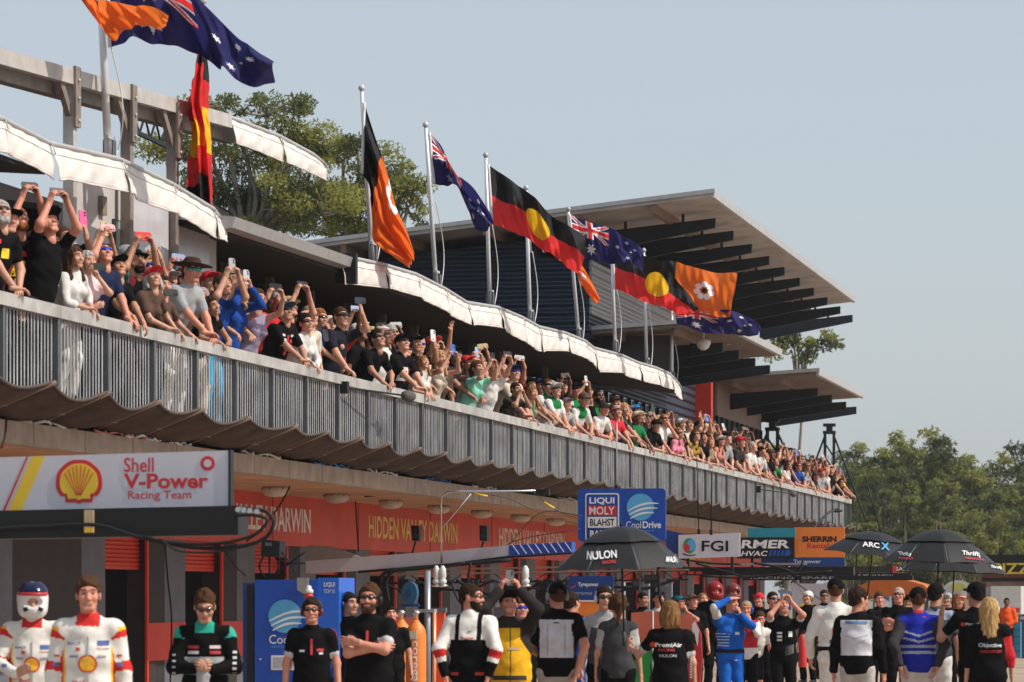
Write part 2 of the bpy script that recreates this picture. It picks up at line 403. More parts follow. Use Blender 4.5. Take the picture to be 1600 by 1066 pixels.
awning("roof_awning", "longest white awning with wavy flaps, along the flagpoles' foot", [(528,400),(599,415),(650,430),(694,452),(729,474),(779,482),(815,497),(842,512),(884,522),(914,534),(927,545),(970,556),(997,568),(1025,576),(1046,585),(1061,602)],
       [(528,442),(607,450),(647,463),(726,506),(777,511),(837,548),(882,548),(920,565),(931,581),(969,582),(980,589),(1003,596),(1025,601),(1046,608),(1066,630)], WE,
       [528,599,650,694,729,779,815,842,884,914,927,970,997,1025,1046,1061], fold=.06)
# ---------------------------------------------------------------- balcony railing
ra = frame("balcony_railing", 34, W0, ZD, "galvanised balcony railing with upright bars and a flat grey top rail", "railing")
PST = (U(797.5, W0)-U(475, W0))/8
for u in rings(UA, UE-.2, 2*PST, U(475, W0)):
    bb(MB().box((u+.004, W0-.07, ZR-.13), (min(u+2*PST-.004, UE), W0+.05, ZR)), "top_rail", C_RAIL, ra)
for u in list(rings(UA, UE-.5, PST, U(475, W0)))+[UE-.05]:
    bb(MB().box((u-.03, W0-.05, ZD-.1), (u+.03, W0+.06, ZR-.134)), "post", C_GALVD, ra)
for u in rings(UA, UE-1.5, PST, U(475, W0)):
    b = MB()
    for i in range(1, 16):
        x = u+i*PST/16; j_ = rng.uniform(-.004, .004); b.box((x-.012+j_, W0-.006+j_, ZD-.06), (x+.012+j_, W0+.003+j_, ZR-.134))
    b.box((u+.034, W0-.03, ZD-.1), (u+PST-.034, W0+.022, ZD-.06))
    bb(b, "bar_panel", C_GALV, ra)
# ---------------------------------------------------------------- scalloped shade cloth under the railing
sh = frame("shade_awning", 34, 12.2, 3.4, "dark brown shade cloth awning with scalloped edge hung below the balcony railing", "awning")
tips = [U(p, 11.55) for p in (80,167,245,313,386,459,509,562,606,653,694,733,767,800,831,861,891)]
while tips[-1]+1.6 < UE+.2: tips.append(tips[-1]+1.64)
tips = [tips[0]-1.7*i for i in (4, 3, 2, 1)]+tips
for i in range(len(tips)-1):
    n, m = 14, 6; vs = []; sg = rng.uniform(.07, .14)
    for a in range(n+1):
        t = a/n; s_ = math.sin(math.pi*t)
        for c in range(m+1):
            q = c/m
            z = 3.73+(3.47-3.73)*q - sg*s_*(1-.55*q) - .03*math.sin(math.pi*q)
            vs.append((tips[i]+(tips[i+1]-tips[i])*t, 11.55+.66*q+.05*s_*(1-q), z))
    fs = [(a*(m+1)+c, (a+1)*(m+1)+c, (a+1)*(m+1)+c+1, a*(m+1)+c+1) for a in range(n) for c in range(m)]
    o = bb(MB().add(vs, fs, True), "cloth_panel", C_CLOTH, sh); md = o.modifiers.new("thick", 'SOLIDIFY'); md.thickness = .012
    bb(MB().tube([(tips[i], 11.50, 3.735), (tips[i], 12.22, 3.455)], .022, 6), "batten", C_BATTEN, sh)
    pts = [(tips[i]+(tips[i+1]-tips[i])*t/8, 11.55+.05*math.sin(math.pi*t/8), 3.738-sg*math.sin(math.pi*t/8)) for t in range(9)]
    bb(MB().tube(pts, .018, 6), "edge_hem", M((.085,.062,.052), .85), sh)
# cables and litter lying in the gap above the fascia
for px, c in ((40,(.6,.58,.55)), (160,(.6,.2,.15)), (205,(.7,.68,.66)), (235,(.65,.65,.66)), (390,(.65,.6,.5)), (500,(.03,.2,.5)), (585,(.6,.6,.62)), (670,(.03,.12,.45)), (745,(.6,.58,.55)), (880,(.55,.5,.45))):
    u = U(px, 12.15); pts = []
    for i in range(26):
        t = i/25; pts.append((u+t*1.9+.1*math.sin(17*t), 12.24+.03*math.sin(21*t+px), ZC+.235+.022*math.sin(29*t+px)))
    o = MB().tube(smooth_pts(pts, 2), .02, 5).build("cable_bundle", M(c, .5), None, (0, 0, 0), BROT)
    tag(o, f"{'blue' if c[2]>.4 and c[0]<.1 else 'red' if c[1]<.3 else 'pale'} tangled cable lying on the concrete ledge above the garages, at the {['first','second','third','fourth','fifth','sixth','seventh','eighth','ninth','tenth'][[40,160,205,235,390,500,585,670,745,880].index(px)]} spot along", "cable", "cables on the concrete ledge")
# ---------------------------------------------------------------- control tower
def WUp(px, u):
    q = (px-CX)/F; return u*(ST-q*CT)/(CT+q*ST)
uA, uB = U(1110, 11.5), U(1333, 11.5); zt = ZB(1110, 299, 11.5)
tw = frame("control_tower", uA, 14.5, 0, "tall navy control building with a skillion roof and dark tapered rafters behind the balcony", "building")
wl = WUp(495, uA); sl_ = (zt-ZB(500, 380, wl))/(wl-11.5)
def skillion(u0, u1, w0, w1, z, slope, name, und=None):
    r_ = bb(MB().hexa([(u0, w0, z-.12), (u1, w0, z-.12), (u1, w1, z-.12-slope*(w1-w0)), (u0, w1, z-.12-slope*(w1-w0)), (u0, w0, z), (u1, w0, z), (u1, w1, z-slope*(w1-w0)), (u0, w1, z-slope*(w1-w0))]), name, und or C_UNDER, tw)
    bb(MB().hexa([(u0-.02, w0-.08, z-.13), (u1, w0-.08, z-.13), (u1, w0-.002, z-.15), (u0-.02, w0-.002, z-.15), (u0-.02, w0-.09, z+.03), (u1, w0-.09, z+.03), (u1, w0-.002, z+.03), (u0-.02, w0-.002, z+.03)]), "gutter", C_GUTTER, tw)
    bb(MB().beam((u0-.03, w0-.1, z+.01), (u0-.03, w1, z+.01-slope*(w1-w0)), .05, .09), "barge_flashing", C_GUTTER, tw)
    return lambda w_: z-.12-slope*(w_-w0)
zr = skillion(uA, uB-.1, 11.5, wl+3, zt, sl_, "roof")
w9 = WUp(920, uA+1.5)
def corrug(horizontal=True):
    m = bpy.data.materials.new("corrugated"); m.use_nodes = True; n = m.node_tree; bs = n.nodes["Principled BSDF"]
    tc = n.nodes.new("ShaderNodeTexCoord"); wv = n.nodes.new("ShaderNodeTexWave"); wv.bands_direction = 'Z'; wv.inputs["Scale"].default_value = 1.6
    bu = n.nodes.new("ShaderNodeBump"); bu.inputs["Distance"].default_value = .06; bu.inputs["Strength"].default_value = 1
    n.links.new(tc.outputs["Object"], wv.inputs["Vector"]); n.links.new(wv.outputs["Fac"], bu.inputs["Height"]); n.links.new(bu.outputs["Normal"], bs.inputs["Normal"])
    return m, bs
cm, bs = corrug(); bs.inputs["Base Color"].default_value = (.016, .030, .055, 1); bs.inputs["Roughness"].default_value = .4
b = MB(); u0 = uA+1.5
b.hexa([(u0, w9, 3), (uB-1, w9, 3), (uB-1, wl+2, 3), (u0, wl+2, 3), (u0, w9, zr(w9)-.25), (uB-1, w9, zr(w9)-.25), (uB-1, wl+2, zr(wl+2)-.25), (u0, wl+2, zr(wl+2)-.25)])
bb(b, "upper_wall", cm, tw)
cm2, bs2 = corrug(); bs2.inputs["Base Color"].default_value = (.42, .42, .42, 1); bs2.inputs["Roughness"].default_value = .4
bb(MB().box((u0+.05, w9-.06, 7.9), (uB-1.2, w9-.003, 9.1)), "louvre_wall", cm2, tw)
def rafters(pxs, wt, wr, zf, d0, d1):
    for px in pxs:
        u = U(px, wt); zz0 = zf(wt)-.18; zz1 = zf(wr)-.16
        bb(MB().hexa([(u-.07, wt, zz0-d0), (u+.07, wt, zz0-d0), (u+.07, wr, zz1-d1), (u-.07, wr, zz1-d1), (u-.07, wt, zz0), (u+.07, wt, zz0), (u+.07, wr, zz1), (u-.07, wr, zz1)]), "rafter", C_RAFTER, tw)
        for w_ in (wt+.7, wt+2.0): bb(MB().box((u-.03, w_, zf(w_)-.24), (u+.03, w_+.06, zf(w_))), "rafter_prop", C_RAFTER, tw)
rafters([1118,1146,1175,1202,1226,1250,1272,1293,1313,1332], 11.75, w9+.1, zr, .21, .46)
for w_ in (12.7, 14.4, 16.4, 18.2, 19.6):
    bb(MB().box((uA+.05, w_, zr(w_)-.2), (uB-.3, w_+.12, zr(w_)-.002)), "purlin", M((.24,.15,.10), .7), tw)
def lower(px0, px1, pxl, tips_, wt=11.65):
    u0 = U(px0, 11.6); u1 = U(px1, 11.6); w1 = WUp(pxl, u0)
    zf = skillion(u0, u1, 11.6, w1+1, 7.78, .06, "canopy_roof", M((.20,.155,.13), .75, var=.2)); rafters(tips_, 11.9, w1, zf, .22, .46)
    for w_ in (12.5, 13.8): bb(MB().box((u0+.05, w_, zf(w_)-.17), (u1-.05, w_+.1, zf(w_)-.002)), "purlin", M((.24,.15,.10), .7), tw)
    return u0, u1, w1
la = lower(1122, 1217, 880, [1130,1155,1180,1203])
lb = lower(1275, 1346, 1112, [1278,1300,1322,1338])
# walls below the canopies
um = U(1112, 14.0)
def twbox(pxa, pxb, u, d, z0, z1, name, mat): return bb(MB().box((u, WUp(pxb, u), z0), (u+d, WUp(pxa, u), z1)), name, mat, tw)
twbox(1086, 1111, um, .35, ZD, 7.72, "lift_shaft", M((.52,.035,.012), .5))
twbox(1052, 1085.5, um+.1, 2.5, ZD, 7.72, "stair_wall", M((.02,.022,.03), .5))
twbox(1046, 1051.5, um+.05, 2.5, ZD, 7.72, "lift_shaft_edge", M((.75,.07,.02), .5))
def glazed(pxa, pxb, w_, z0, z1, n):
    u0 = U(pxa, w_); u1 = U(pxb, w_)
    bb(MB().box((u0, w_, z0), (u1, w_+.1, z1)), "glass_wall", C_GLASS, tw)
    for i in range(n+1): bb(MB().box((u0+(u1-u0)*i/n-.04, w_-.08, z0), (u0+(u1-u0)*i/n+.04, w_-.003, z1)), "mullion", C_BLACK, tw)
glazed(932, 1046, 14.4, ZD, 6.3, 10); glazed(1118, 1187, 14.4, ZD, 6.6, 9)
twbox(905, 1046, U(932, 14.4)+.4, .3, 6.3, 7.5, "lower_wall", M((.06,.05,.045), .7))
bb(MB().box((U(1118,14.4), 14.35, 6.6), (U(1187,14.4), 14.6, 7.5)), "wall_header", M((.3,.22,.18), .7), tw)
for px, py in ((1099, 530), (1138, 522)):
    p = PB(px, py, 12.2)
    b = MB().lathe([(.02,0),(.16,-.02),(.17,-.1),(.12,-.2),(.05,-.25)], p, 14); b.tube([p, p+Vector((0,0,.35))], .025, 6)
    bb(b, "dome_camera", M((.7,.68,.66), .3), tw)
# ---------------------------------------------------------------- lattice masts at the far end of the balcony
for i, (px, top) in enumerate(((1207, 655), (1296, 662))):
    w_ = 14.0; u = U(px, w_); z1 = ZB(px, top, w_); h = .15
    ma = frame("lattice_mast", u, w_, ZD, ["black lattice mast with guy struts beside the glass wall of the control building", "black lattice mast with guy struts near the far end of the balcony, before the trees"][i], "mast", "lattice masts on the balcony")
    b = MB()
    for sx in (-h, h):
        for sy in (-h, h): b.beam((u+sx, w_+sy, ZD), (u+sx, w_+sy, z1-.35), .06, .06)
    z = ZD; k = 0
    while z < z1-.8:
        for sy in (-h, h): b.beam((u-h, w_+sy, z), (u+h, w_+sy, z+.45), .03, .03) if k % 2 else b.beam((u+h, w_+sy, z), (u-h, w_+sy, z+.45), .03, .03)
        for sx in (-h, h): b.beam((u+sx, w_-h, z), (u+sx, w_+h, z+.45), .03, .03)
        z += .45; k += 1
    bb(b, "lattice", C_BLACK, ma)
    bb(MB().box((u-h-.05, w_-h-.05, z1-.35), (u+h+.05, w_+h+.05, z1-.25)).box((u-.1, w_-.1, z1-.25), (u+.1, w_+.1, z1-.1)).box((u-.14, w_-.2, z1-.1), (u+.14, w_+.2, z1)), "mast_head", C_BLACK, ma)
    for q in (-1, 1): bb(MB().beam((u, w_+q*h, z1-.4), (u+q*.4, w_+q*1.25, ZD+.6), .05, .05), "guy_strut", C_BLACK, ma)
# small boom microphones and clamp lamps on the railing
for i, (px, py, lab) in enumerate(((638, 619, "grey furry boom microphone on an arm clamped to the railing, nearest the crowd's middle"), (1240, 772, "small grey boom microphone on an arm at the railing's far end"))):
    p = PB(px, py, W0-.45); q = PB(px-95*SW(px, W0)/106, py-13*SW(px, W0)/106, W0-.12)
    mi = frame("boom_microphone", p.x, p.y, p.z, lab, "microphone", "boom microphones on the railing")
    dv = (p-q).normalized()
    pr = [(p-dv*.17+dv*t*.34, r_) for t, r_ in ((0,.02),(.12,.065),(.5,.085),(.85,.07),(1,.02))]
    bb(MB().tube([a for a, _ in pr], [r_ for _, r_ in pr], 12), "windshield", M((.10,.09,.09), .95, bump=.8, scale=60), mi)
    bb(MB().tube([q, p-dv*.15], .014, 6), "arm", C_BLACK, mi)
    bb(MB().box(q-Vector((.06,.03,.08)), q+Vector((.06,.08,.08))), "clamp", C_BLACK, mi)
lampd = frame("flood_lamp", U(1290, 11.3), 11.3, 3.4, "black gooseneck lamp arching out before the far end of the railing", "lamp")
p = [PB(x, y, 11.3) for x, y in ((1272,825),(1283,812),(1296,800),(1306,797))]
bb(MB().tube(p, .03, 6), "arm", C_BLACK, lampd); bb(MB().lathe([(.03,.05),(.14,0),(.15,-.05),(.05,-.07)], PB(1308,797,11.3), 12), "lamp_head", C_BLACK, lampd)
# ---------------------------------------------------------------- flags and poles
def fl_m(c, t=.35): return M(c, .7, var=.06, scale=9, trans=t, spec=.2)
F_BLK, F_RED, F_YEL = fl_m((.014,.013,.014), .1), fl_m((.80,.045,.045), .5), fl_m((.90,.55,.02))
F_ORG, F_WHT, F_BLU = fl_m((.85,.20,.03), .45), fl_m((.82,.81,.82), .2), fl_m((.028,.026,.13), .4)
MATS = [F_BLK, F_RED, F_YEL, F_ORG, F_WHT, F_BLU]
def star(x, y, cx, cy, r, n=7):
    dx, dy = x-cx, y-cy; rr = np.hypot(dx, dy); an = np.arctan2(dx, dy) % (2*np.pi/n); an = np.minimum(an, 2*np.pi/n-an)
    ri = r*.45; a1 = np.pi/n
    # edge from (r,0) to (ri,a1)
    X, Y = rr*np.cos(an), rr*np.sin(an); x1, y1 = ri*math.cos(a1), ri*math.sin(a1)
    return ((x1-r)*(Y)-(y1)*(X-r)) > 0
def d_ab(x, y):
    r = np.where(y < .5, 0, 1); r[((x-1)**2+(y-.5)**2) < .27**2] = 2; return r
def d_nt(x, y):
    r = np.where(x < .667, 0, 3); cx, cy = 1.333, .5
    for k in range(7):
        a = 2*math.pi*k/7; r[((x-cx-.155*math.sin(a))**2+(y-cy+.155*math.cos(a))**2) < .068**2] = 4
    r[((x-cx)**2+(y-cy)**2) < .062**2] = 0
    for sx, sy, q in ((.33,.8,.05),(.33,.2,.05),(.17,.45,.05),(.5,.4,.05),(.42,.55,.03)): r[star(x, y, sx, sy, q)] = 4
    return r
def d_au(x, y):
    r = np.full(x.shape, 5); c = (x < 1) & (y < .5)
    px, py = x-.5, y-.25
    d1 = np.abs(px*.5-py*1.)/math.hypot(.5, 1); d2 = np.abs(px*.5+py)/math.hypot(.5, 1)
    r[c & ((d1 < .05) | (d2 < .05))] = 4
    r[c & ((d1 < .02) | (d2 < .02))] = 1
    r[c & ((np.abs(px) < .085) | (np.abs(py) < .085))] = 4
    r[c & ((np.abs(px) < .05) | (np.abs(py) < .05))] = 1
    for sx, sy, q in ((.5,.75,.15),(1.5,.83,.072),(1.25,.44,.072),(1.5,.17,.072),(1.72,.37,.072)): r[star(x, y, sx, sy, q)] = 4
    r[star(x, y, 1.6, .54, .04, 5)] = 4
    return r
def d_plain(x, y): return np.where(x < .25, 0, 3)
def d_half(x, y):
    r = np.where(x < .667, 0, 3); cx, cy = 1.22, .0
    for k in range(7):
        a = 2*math.pi*k/7+.35; r[((x-cx-.17*math.sin(a))**2+(y-cy+.17*math.cos(a))**2) < .075**2] = 4
    return r
def d_drop(x, y):
    r = np.ones(x.shape, int); r[(x < .16) & (y < .75)] = 0; r[(x < .4) & (y < .25)] = 0
    r[(y < .22) & (x > .75) & (x < 1.35)] = 2; r[(((x-1.12)/.24)**2+((y-.86)/.45)**2) < 1] = 2
    r[(x > 1.45+.35*y) & (y > .14)] = 0
    return r
def resample(pts, n):
    P = np.array(smooth_pts(pts, 8)); L = np.concatenate([[0], np.cumsum(np.hypot(*np.diff(P, axis=0).T))]); t = np.linspace(0, L[-1], n)
    return np.stack([np.interp(t, L, P[:, 0]), np.interp(t, L, P[:, 1])], 1)
def flag(name, label, design, top, bot, w_, waves, amp=.16, NX=170, NY=96, fol=0., lab_grp="flags above the balcony"):
    """cloth between its upper and lower edge (photo pixels, hoist to fly) hung on the plane w_ and rippled in depth"""
    T, B = resample(top, NX+1), resample(bot, NX+1)
    a = np.linspace(0, 1, NX+1)[:, None]; b_ = np.linspace(0, 1, NY+1)[None, :]
    px = T[:, None, 0]*(1-b_)+B[:, None, 0]*b_; py = T[:, None, 1]*(1-b_)+B[:, None, 1]*b_
    dep = np.zeros_like(px)
    for (fa, fb, ph, k) in waves: dep = dep+k*np.sin(2*np.pi*(fa*a+fb*b_)+ph)
    for k_ in range(3):
        dep = dep+.16*np.sin(2*np.pi*((5.5+1.7*k_)*a+(1.3-1.6*k_)*b_)+k_*2.1+len(label))*(.4+.6*b_)
    dep = 1.35*amp*dep*np.minimum(1, a*4+.08)
    p0 = PB(float(T[0, 0]), float(T[0, 1]), w_); Y = BW(p0.x, w_, 0).y
    Yd = Y+dep
    X = (px-CX)/F*Y; Z = EYE+(HY-py)/F*Y
    # ripples lean sideways as well as in depth, so the cloth stays real from the side
    v = np.stack([X+.25*dep*0, Yd, Z], -1).reshape(-1, 3)
    i = np.arange(NX)[:, None]; j = np.arange(NY)[None, :]; q = (i*(NY+1)+j)
    f = np.stack([q, q+NY+1, q+NY+2, q+1], -1).reshape(-1, 4)
    x = (np.broadcast_to((i+.5)/NX*2, (NX, NY))).ravel(); y = np.broadcast_to((j+.5)/NY, (NX, NY)).ravel()
    base = BW(p0.x, w_, p0.z)
    me = mesh_np(v-np.array(base), f, MATS, design(x, y), True)
    o = link(name, me, None, base); tag(o, label, "flag", lab_grp)
    # white hoist band and its cord
    hb = [Vector(v[k])-base for k in range(0, NY+1, 8)]
    link("hoist_band", MB().tube(hb, .025, 6).mesh(F_WHT), o)
    return o
def pole(top, base, label, w_=12.75, r=.035, cord=True):
    t, b = PB(*top, w_), PB(*base, w_); b = Vector((U(base[0], w_), w_, ZB(base[0], base[1], w_)-.25))
    o = frame("flagpole", b.x, w_, b.z, label, "flagpole", "flagpoles on the balcony roof")
    bb(MB().tube([b, b.lerp(t, .5), t], [r*1.15, r, r*.8], 10), "pole", M((.72,.73,.75), .35, .3, var=.05), o)
    bb(MB().lathe([(.02, 0), (.045, .03), (.05, .06), (.02, .1)], t, 10), "finial", C_GALV, o)
    bb(MB().box(b-Vector((.06, .06, 0)), b+Vector((.06, .06, .42))), "bracket", C_GALVD, o)
    if cord:
        pts = []
        for i in range(12):
            q = i/11; p = t.lerp(b, .42+.5*q); pts.append(p+Vector((.45*math.sin(math.pi*q)*(.7+.3*q), -.08, 0)))
        bb(MB().tube(pts, .008, 5), "halyard", C_WHITE, o)
        bb(MB().box(b.lerp(t, .17)-Vector((.12, .05, .02)), b.lerp(t, .17)+Vector((.12, .0, .02))), "cleat", C_GALV, o)
    return o
pole((153,-90), (171,243), "near flagpole leaning over the first awning, in front of the steel frame", 12.75, .042)
pole((317,8), (323,330), "flagpole with the drooping red, black and yellow flag by the gum tree", 12.75, .04, False)
pole((565,143), (583,402), "flagpole with the drooping orange flag, at the start of the long awning")
pole((665,200), (683,446), "flagpole with the drooping dark blue flag, second along the long awning")
pole((759,247), (766,474), "flagpole holding the wide black and red flag, third along the long awning")
pole((822,298), (829,502), "flagpole crossing behind the wide black and red flag")
pole((888,331), (906,530), "flagpole holding the blue flag with its union canton spread wide")
pole((955,372), (962,546), "flagpole holding the red flag whose yellow disc is fully spread")
pole((1006,395), (1011,576), "flagpole holding the spread orange flag with a white rose")
pole((1050,485), (1050,594), "last flagpole, short, at the end of the long awning")
W1 = 12.62
flag("australian_flag", "large dark blue flag with white stars streaming from the near flagpole, bottom corner furled", d_au, [(164,-95),(225,-55),(285,-15),(345,30),(392,72),(433,98)], [(172,74),(215,68),(262,70),(310,80),(345,108),(372,131),(392,138),(428,124)], 12.68, [(1.6,.5,0,1),(3.1,-.7,1,.5),(5.2,.6,2,.2)], .3)
flag("territory_flag", "orange flag end flapping in front of the large blue flag at the near pole", d_plain, [(150,-80),(120,-48),(118,-12),(170,-2),(215,10),(262,22)], [(152,2),(160,36),(170,57),(195,51),(225,42),(258,38)], 12.35, [(2,.4,0,1),(4,-.6,1,.4)], .15)
flag("aboriginal_flag", "drooping black, red and yellow flag hanging in narrow folds in front of the gum tree", d_drop, [(322,76),(324,110),(324,165),(330,215),(332,262),(334,322)], [(308,84),(300,130),(292,168),(300,210),(298,250),(296,285),(294,322)], W1, [(.8,2.2,0,1),(1.3,3.4,1,.6)], .22)
flag("territory_flag", "drooping black and orange flag on the pole at the start of the long awning", d_half, [(569,160),(580,195),(590,225),(603,262),(617,318),(635,360),(648,398)], [(566,272),(577,290),(580,320),(582,350),(584,378),(600,394),(640,418)], W1, [(.6,2.4,0,1),(1.8,1.3,.6,.5)], .2)
flag("australian_flag", "drooping dark blue flag with its large star on the second pole of the long awning", d_au, [(671,207),(689,226),(703,255),(721,279),(742,300),(762,325),(772,346)], [(678,287),(697,290),(714,294),(722,308),(733,332),(742,352),(758,363)], W1, [(1.2,1.3,0,1),(2.5,-1.1,1,.5)], .2)
flag("aboriginal_flag", "wide black and red flag with half its yellow disc showing, third pole", d_ab, [(763,257),(792,276),(818,297),(850,325),(885,350),(922,376)], [(769,350),(796,362),(822,369),(850,392),(880,412),(905,426)], W1, [(1.7,.5,.4,1),(3.2,-.8,1.4,.45)], .22)
flag("territory_flag", "limp orange flag tail hanging behind the wide black and red flag", d_nt, [(826,325),(850,360),(880,390),(907,412),(925,440),(938,468)], [(829,395),(850,402),(872,408),(896,418),(910,446),(930,476)], 12.9, [(1.5,1.2,0,1)], .15)
flag("australian_flag", "spread dark blue flag with a bright red and white union canton", d_au, [(890,335),(915,344),(940,354),(965,364),(988,374),(1005,390)], [(897,402),(920,406),(945,410),(970,412),(990,414),(1004,424)], W1, [(1.5,.6,0,1),(2.9,-.5,1,.4)], .2)
flag("aboriginal_flag", "red flag with a fully spread yellow disc, waving beside the orange rose flag", d_ab, [(957,380),(985,396),(1010,402),(1035,412),(1060,438),(1091,484)], [(960,452),(985,460),(1005,470),(1030,480),(1055,488),(1078,490)], 12.5, [(1.6,.6,1,1),(3,-.6,2,.4)], .2)
flag("territory_flag", "spread orange flag with its white rose facing the track, last but one pole", d_nt, [(1008,400),(1035,408),(1060,412),(1090,418),(1120,425),(1151,429)], [(1012,452),(1035,466),(1062,478),(1090,488),(1118,494),(1142,494)], 12.7, [(1.4,.7,2,1),(2.8,-.5,0,.35)], .2)
flag("australian_flag", "dark blue flag streaming level below the orange rose flag at the last pole", d_au, [(1052,488),(1080,484),(1110,486),(1140,484),(1165,492),(1188,513)], [(1056,506),(1085,514),(1110,521),(1140,523),(1165,525),(1186,522)], 12.15, [(1.6,.6,1,1),(3,-.6,0,.4)], .18)
# ---------------------------------------------------------------- trees
def leaf_mat(c, t=.35): return M(c, .65, var=.35, scale=.9, trans=t, spec=.25, name="leaves")
L1, L2, L3 = leaf_mat((.270,.275,.068), .45), leaf_mat((.150,.168,.050), .45), leaf_mat((.070,.085,.034), .4)
BARK = M((.20,.17,.14), .85, var=.35, scale=3, bump=.3); BARKD = M((.13,.105,.085), .85, var=.35, scale=3, bump=.3)
def leaf_cloud(cl, leaf, droop=.5, asp=.34, seed=0):
    """cl: rows of x, y, z, radius, count, material -> one mesh of many leaf-sized faces"""
    r_ = np.random.default_rng(seed); V = []; I = []
    for x, y, z, rad, n, m in cl:
        n = int(n); p = r_.normal(size=(n, 3)); p /= np.linalg.norm(p, axis=1)[:, None]; p *= (r_.random(n)**.5)[:, None]*rad; p[:, 2] *= .62
        d_ = r_.normal(size=(n, 3)); d_[:, 2] -= droop; d_ /= np.linalg.norm(d_, axis=1)[:, None]
        s_ = np.cross(d_, r_.normal(size=(n, 3))); s_ /= np.linalg.norm(s_, axis=1)[:, None]
        L = leaf*r_.uniform(.6, 1.4, n)[:, None]; c = p+np.array([x, y, z])
        V.append(np.stack([c-d_*L*.5, c+s_*L*asp*.5, c+d_*L*.5, c-s_*L*asp*.5], 1)); I.append(np.full(n, m))
    v = np.concatenate(V).reshape(-1, 3); f = np.arange(len(v)).reshape(-1, 4)
    return mesh_np(v, f, [L1, L2, L3], np.concatenate(I))
def tree_parts(h, blobs, leaf, per, seed, bark, limb=.065, rad=.55, dens=1.):
    """blobs: crown masses (x, z, rx, rz, y) in metres over the base; limbs run to clumps inside them"""
    r_ = np.random.default_rng(seed); cl = []; b = MB(); tz = min(z-rz*.6 for x, z, rx, rz, y in blobs)
    b.tube(smooth_pts([(0, 0, 0), (r_.uniform(-.2, .2), 0, tz*.5), (r_.uniform(-.3, .3), 0, max(tz, h*.3))], 4), [limb*2.4*(1-.05*i) for i in range(9)], 9)
    for x, z, rx, rz, y in blobs:
        n = max(3, int(dens*9*rx*rz)); top = (x*.25, y*.25, max(tz, h*.25))
        hub = (x*.8, y*.8, z-rz*.35)
        b.tube(smooth_pts([(0, 0, max(tz*.8, .5)), top, ((top[0]+hub[0])/2+r_.uniform(-.3, .3), y*.5, (top[2]+hub[2])/2), hub], 4), [limb*(1.7-.1*i) for i in range(13)], 7)
        for k in range(n):
            q = r_.normal(size=3); q /= np.linalg.norm(q); q *= r_.uniform(.5, 1.28)
            c = (x+q[0]*rx, y+q[1]*rx*.8, z+q[2]*rz)
            R_ = rad*r_.uniform(.35, 1.1)
            cl.append((*c, R_, per*R_*R_/(rad*rad), r_.choice([0, 0, 1, 1, 2])))
            m_ = tuple((a+e)/2+r_.uniform(-.25, .25) for a, e in zip(hub, c))
            b.tube(smooth_pts([hub, m_, c], 3), [limb*.55, limb*.5, limb*.45, limb*.38, limb*.32, limb*.25, limb*.15], 5)
    return leaf_cloud(cl, leaf, seed=seed), b.mesh(bark)
def plant(name, base, parts, label, group, rz=0, sc=1.):
    o = empty(name, base, rz, label, "tree", group); o.scale = (sc, sc, sc*rng.uniform(.93, 1.07))
    link("crown", parts[0], o); link("trunk", parts[1], o); return o
def px_tree(name, Y, basepx, blobs_px, label, seed, leaf=.125, per=150, rad=.6, bark=BARK, dens=1., limb=.065):
    s = F/Y; base = PX(basepx, HY+EYE*s, Y)
    bl = [((x-basepx)/s, EYE+(HY-y)/s, rx/s, ry/s, d_) for x, y, rx, ry, d_ in blobs_px]
    return plant(name, base, tree_parts(max(b_[1] for b_ in bl), bl, leaf, per, seed, bark, limb=limb, rad=rad, dens=dens), label, "gum trees behind the pit building")
px_tree("gum_tree", 92, 400, [(420,200,60,32,0),(350,200,42,30,.5),(470,215,30,28,-.4),(300,232,40,35,.3),(380,262,60,40,0),(290,290,42,34,0),(350,325,70,36,.6),(440,290,45,50,-.5),(262,258,18,26,0),(490,250,24,26,0),(500,300,30,30,.3),(320,195,28,22,0),(520,345,40,26,0),(445,345,60,28,.3),(395,370,70,24,0),(350,345,60,26,.5),(440,370,60,24,-.4),(380,330,40,26,.9),(470,330,36,30,.4)],
        "tall olive green gum tree behind the raised frame, its crown above the short awning", 3, per=520, dens=1.8)
px_tree("gum_tree", 96, 560, [(560,222,36,30,0),(530,240,26,26,0),(625,265,26,34,0),(640,330,22,24,0),(605,255,34,30,.4),(535,290,40,42,0),(600,315,52,36,-.3),(500,318,35,40,0),(570,355,60,26,0),(500,355,55,22,.4),(630,300,24,32,0),(655,318,8,12,0)],
        "gum tree behind the pit roof, beside the drooping orange flag", 5, per=520, dens=1.8)
px_tree("gum_tree", 135, 1248, [(1292,520,26,12,0),(1248,532,22,12,.5),(1210,545,20,12,0),(1308,536,14,10,0),(1225,526,14,8,0),(1270,545,18,9,0)],
        "sparse gum tree whose top shows right of the control building's roof", 8, leaf=.24, per=110, rad=.55, dens=1.1, limb=.03)
px_tree("gum_tree", 150, 1225, [(1215,705,22,24,0),(1250,722,24,24,.5),(1195,735,20,30,0),(1235,760,40,28,0),(1275,755,26,26,0)],
        "round green gum tree behind the two lattice masts", 9, leaf=.26, per=130, rad=.7)
tpl = []
for sd in range(5):
    r_ = np.random.default_rng(40+sd); h = [11.5, 12.5, 10.5, 13, 9][sd]
    bl = [(0, h*.9, h*.10, h*.10, 0)]
    for k in range(14):
        z = h*r_.uniform(.28, .85); q = r_.uniform(0, 6.28); rr = h*.17*(1.15-abs(z/h-.5))
        bl.append((rr*math.cos(q), z, h*.095*r_.uniform(.6, 1.3), h*.075*r_.uniform(.8, 1.4), rr*math.sin(q)))
    tpl.append(tree_parts(h, bl, .34, 120, 50+sd, [BARK, BARKD][sd % 2], limb=.09, rad=.8, dens=1.25))
ft = []
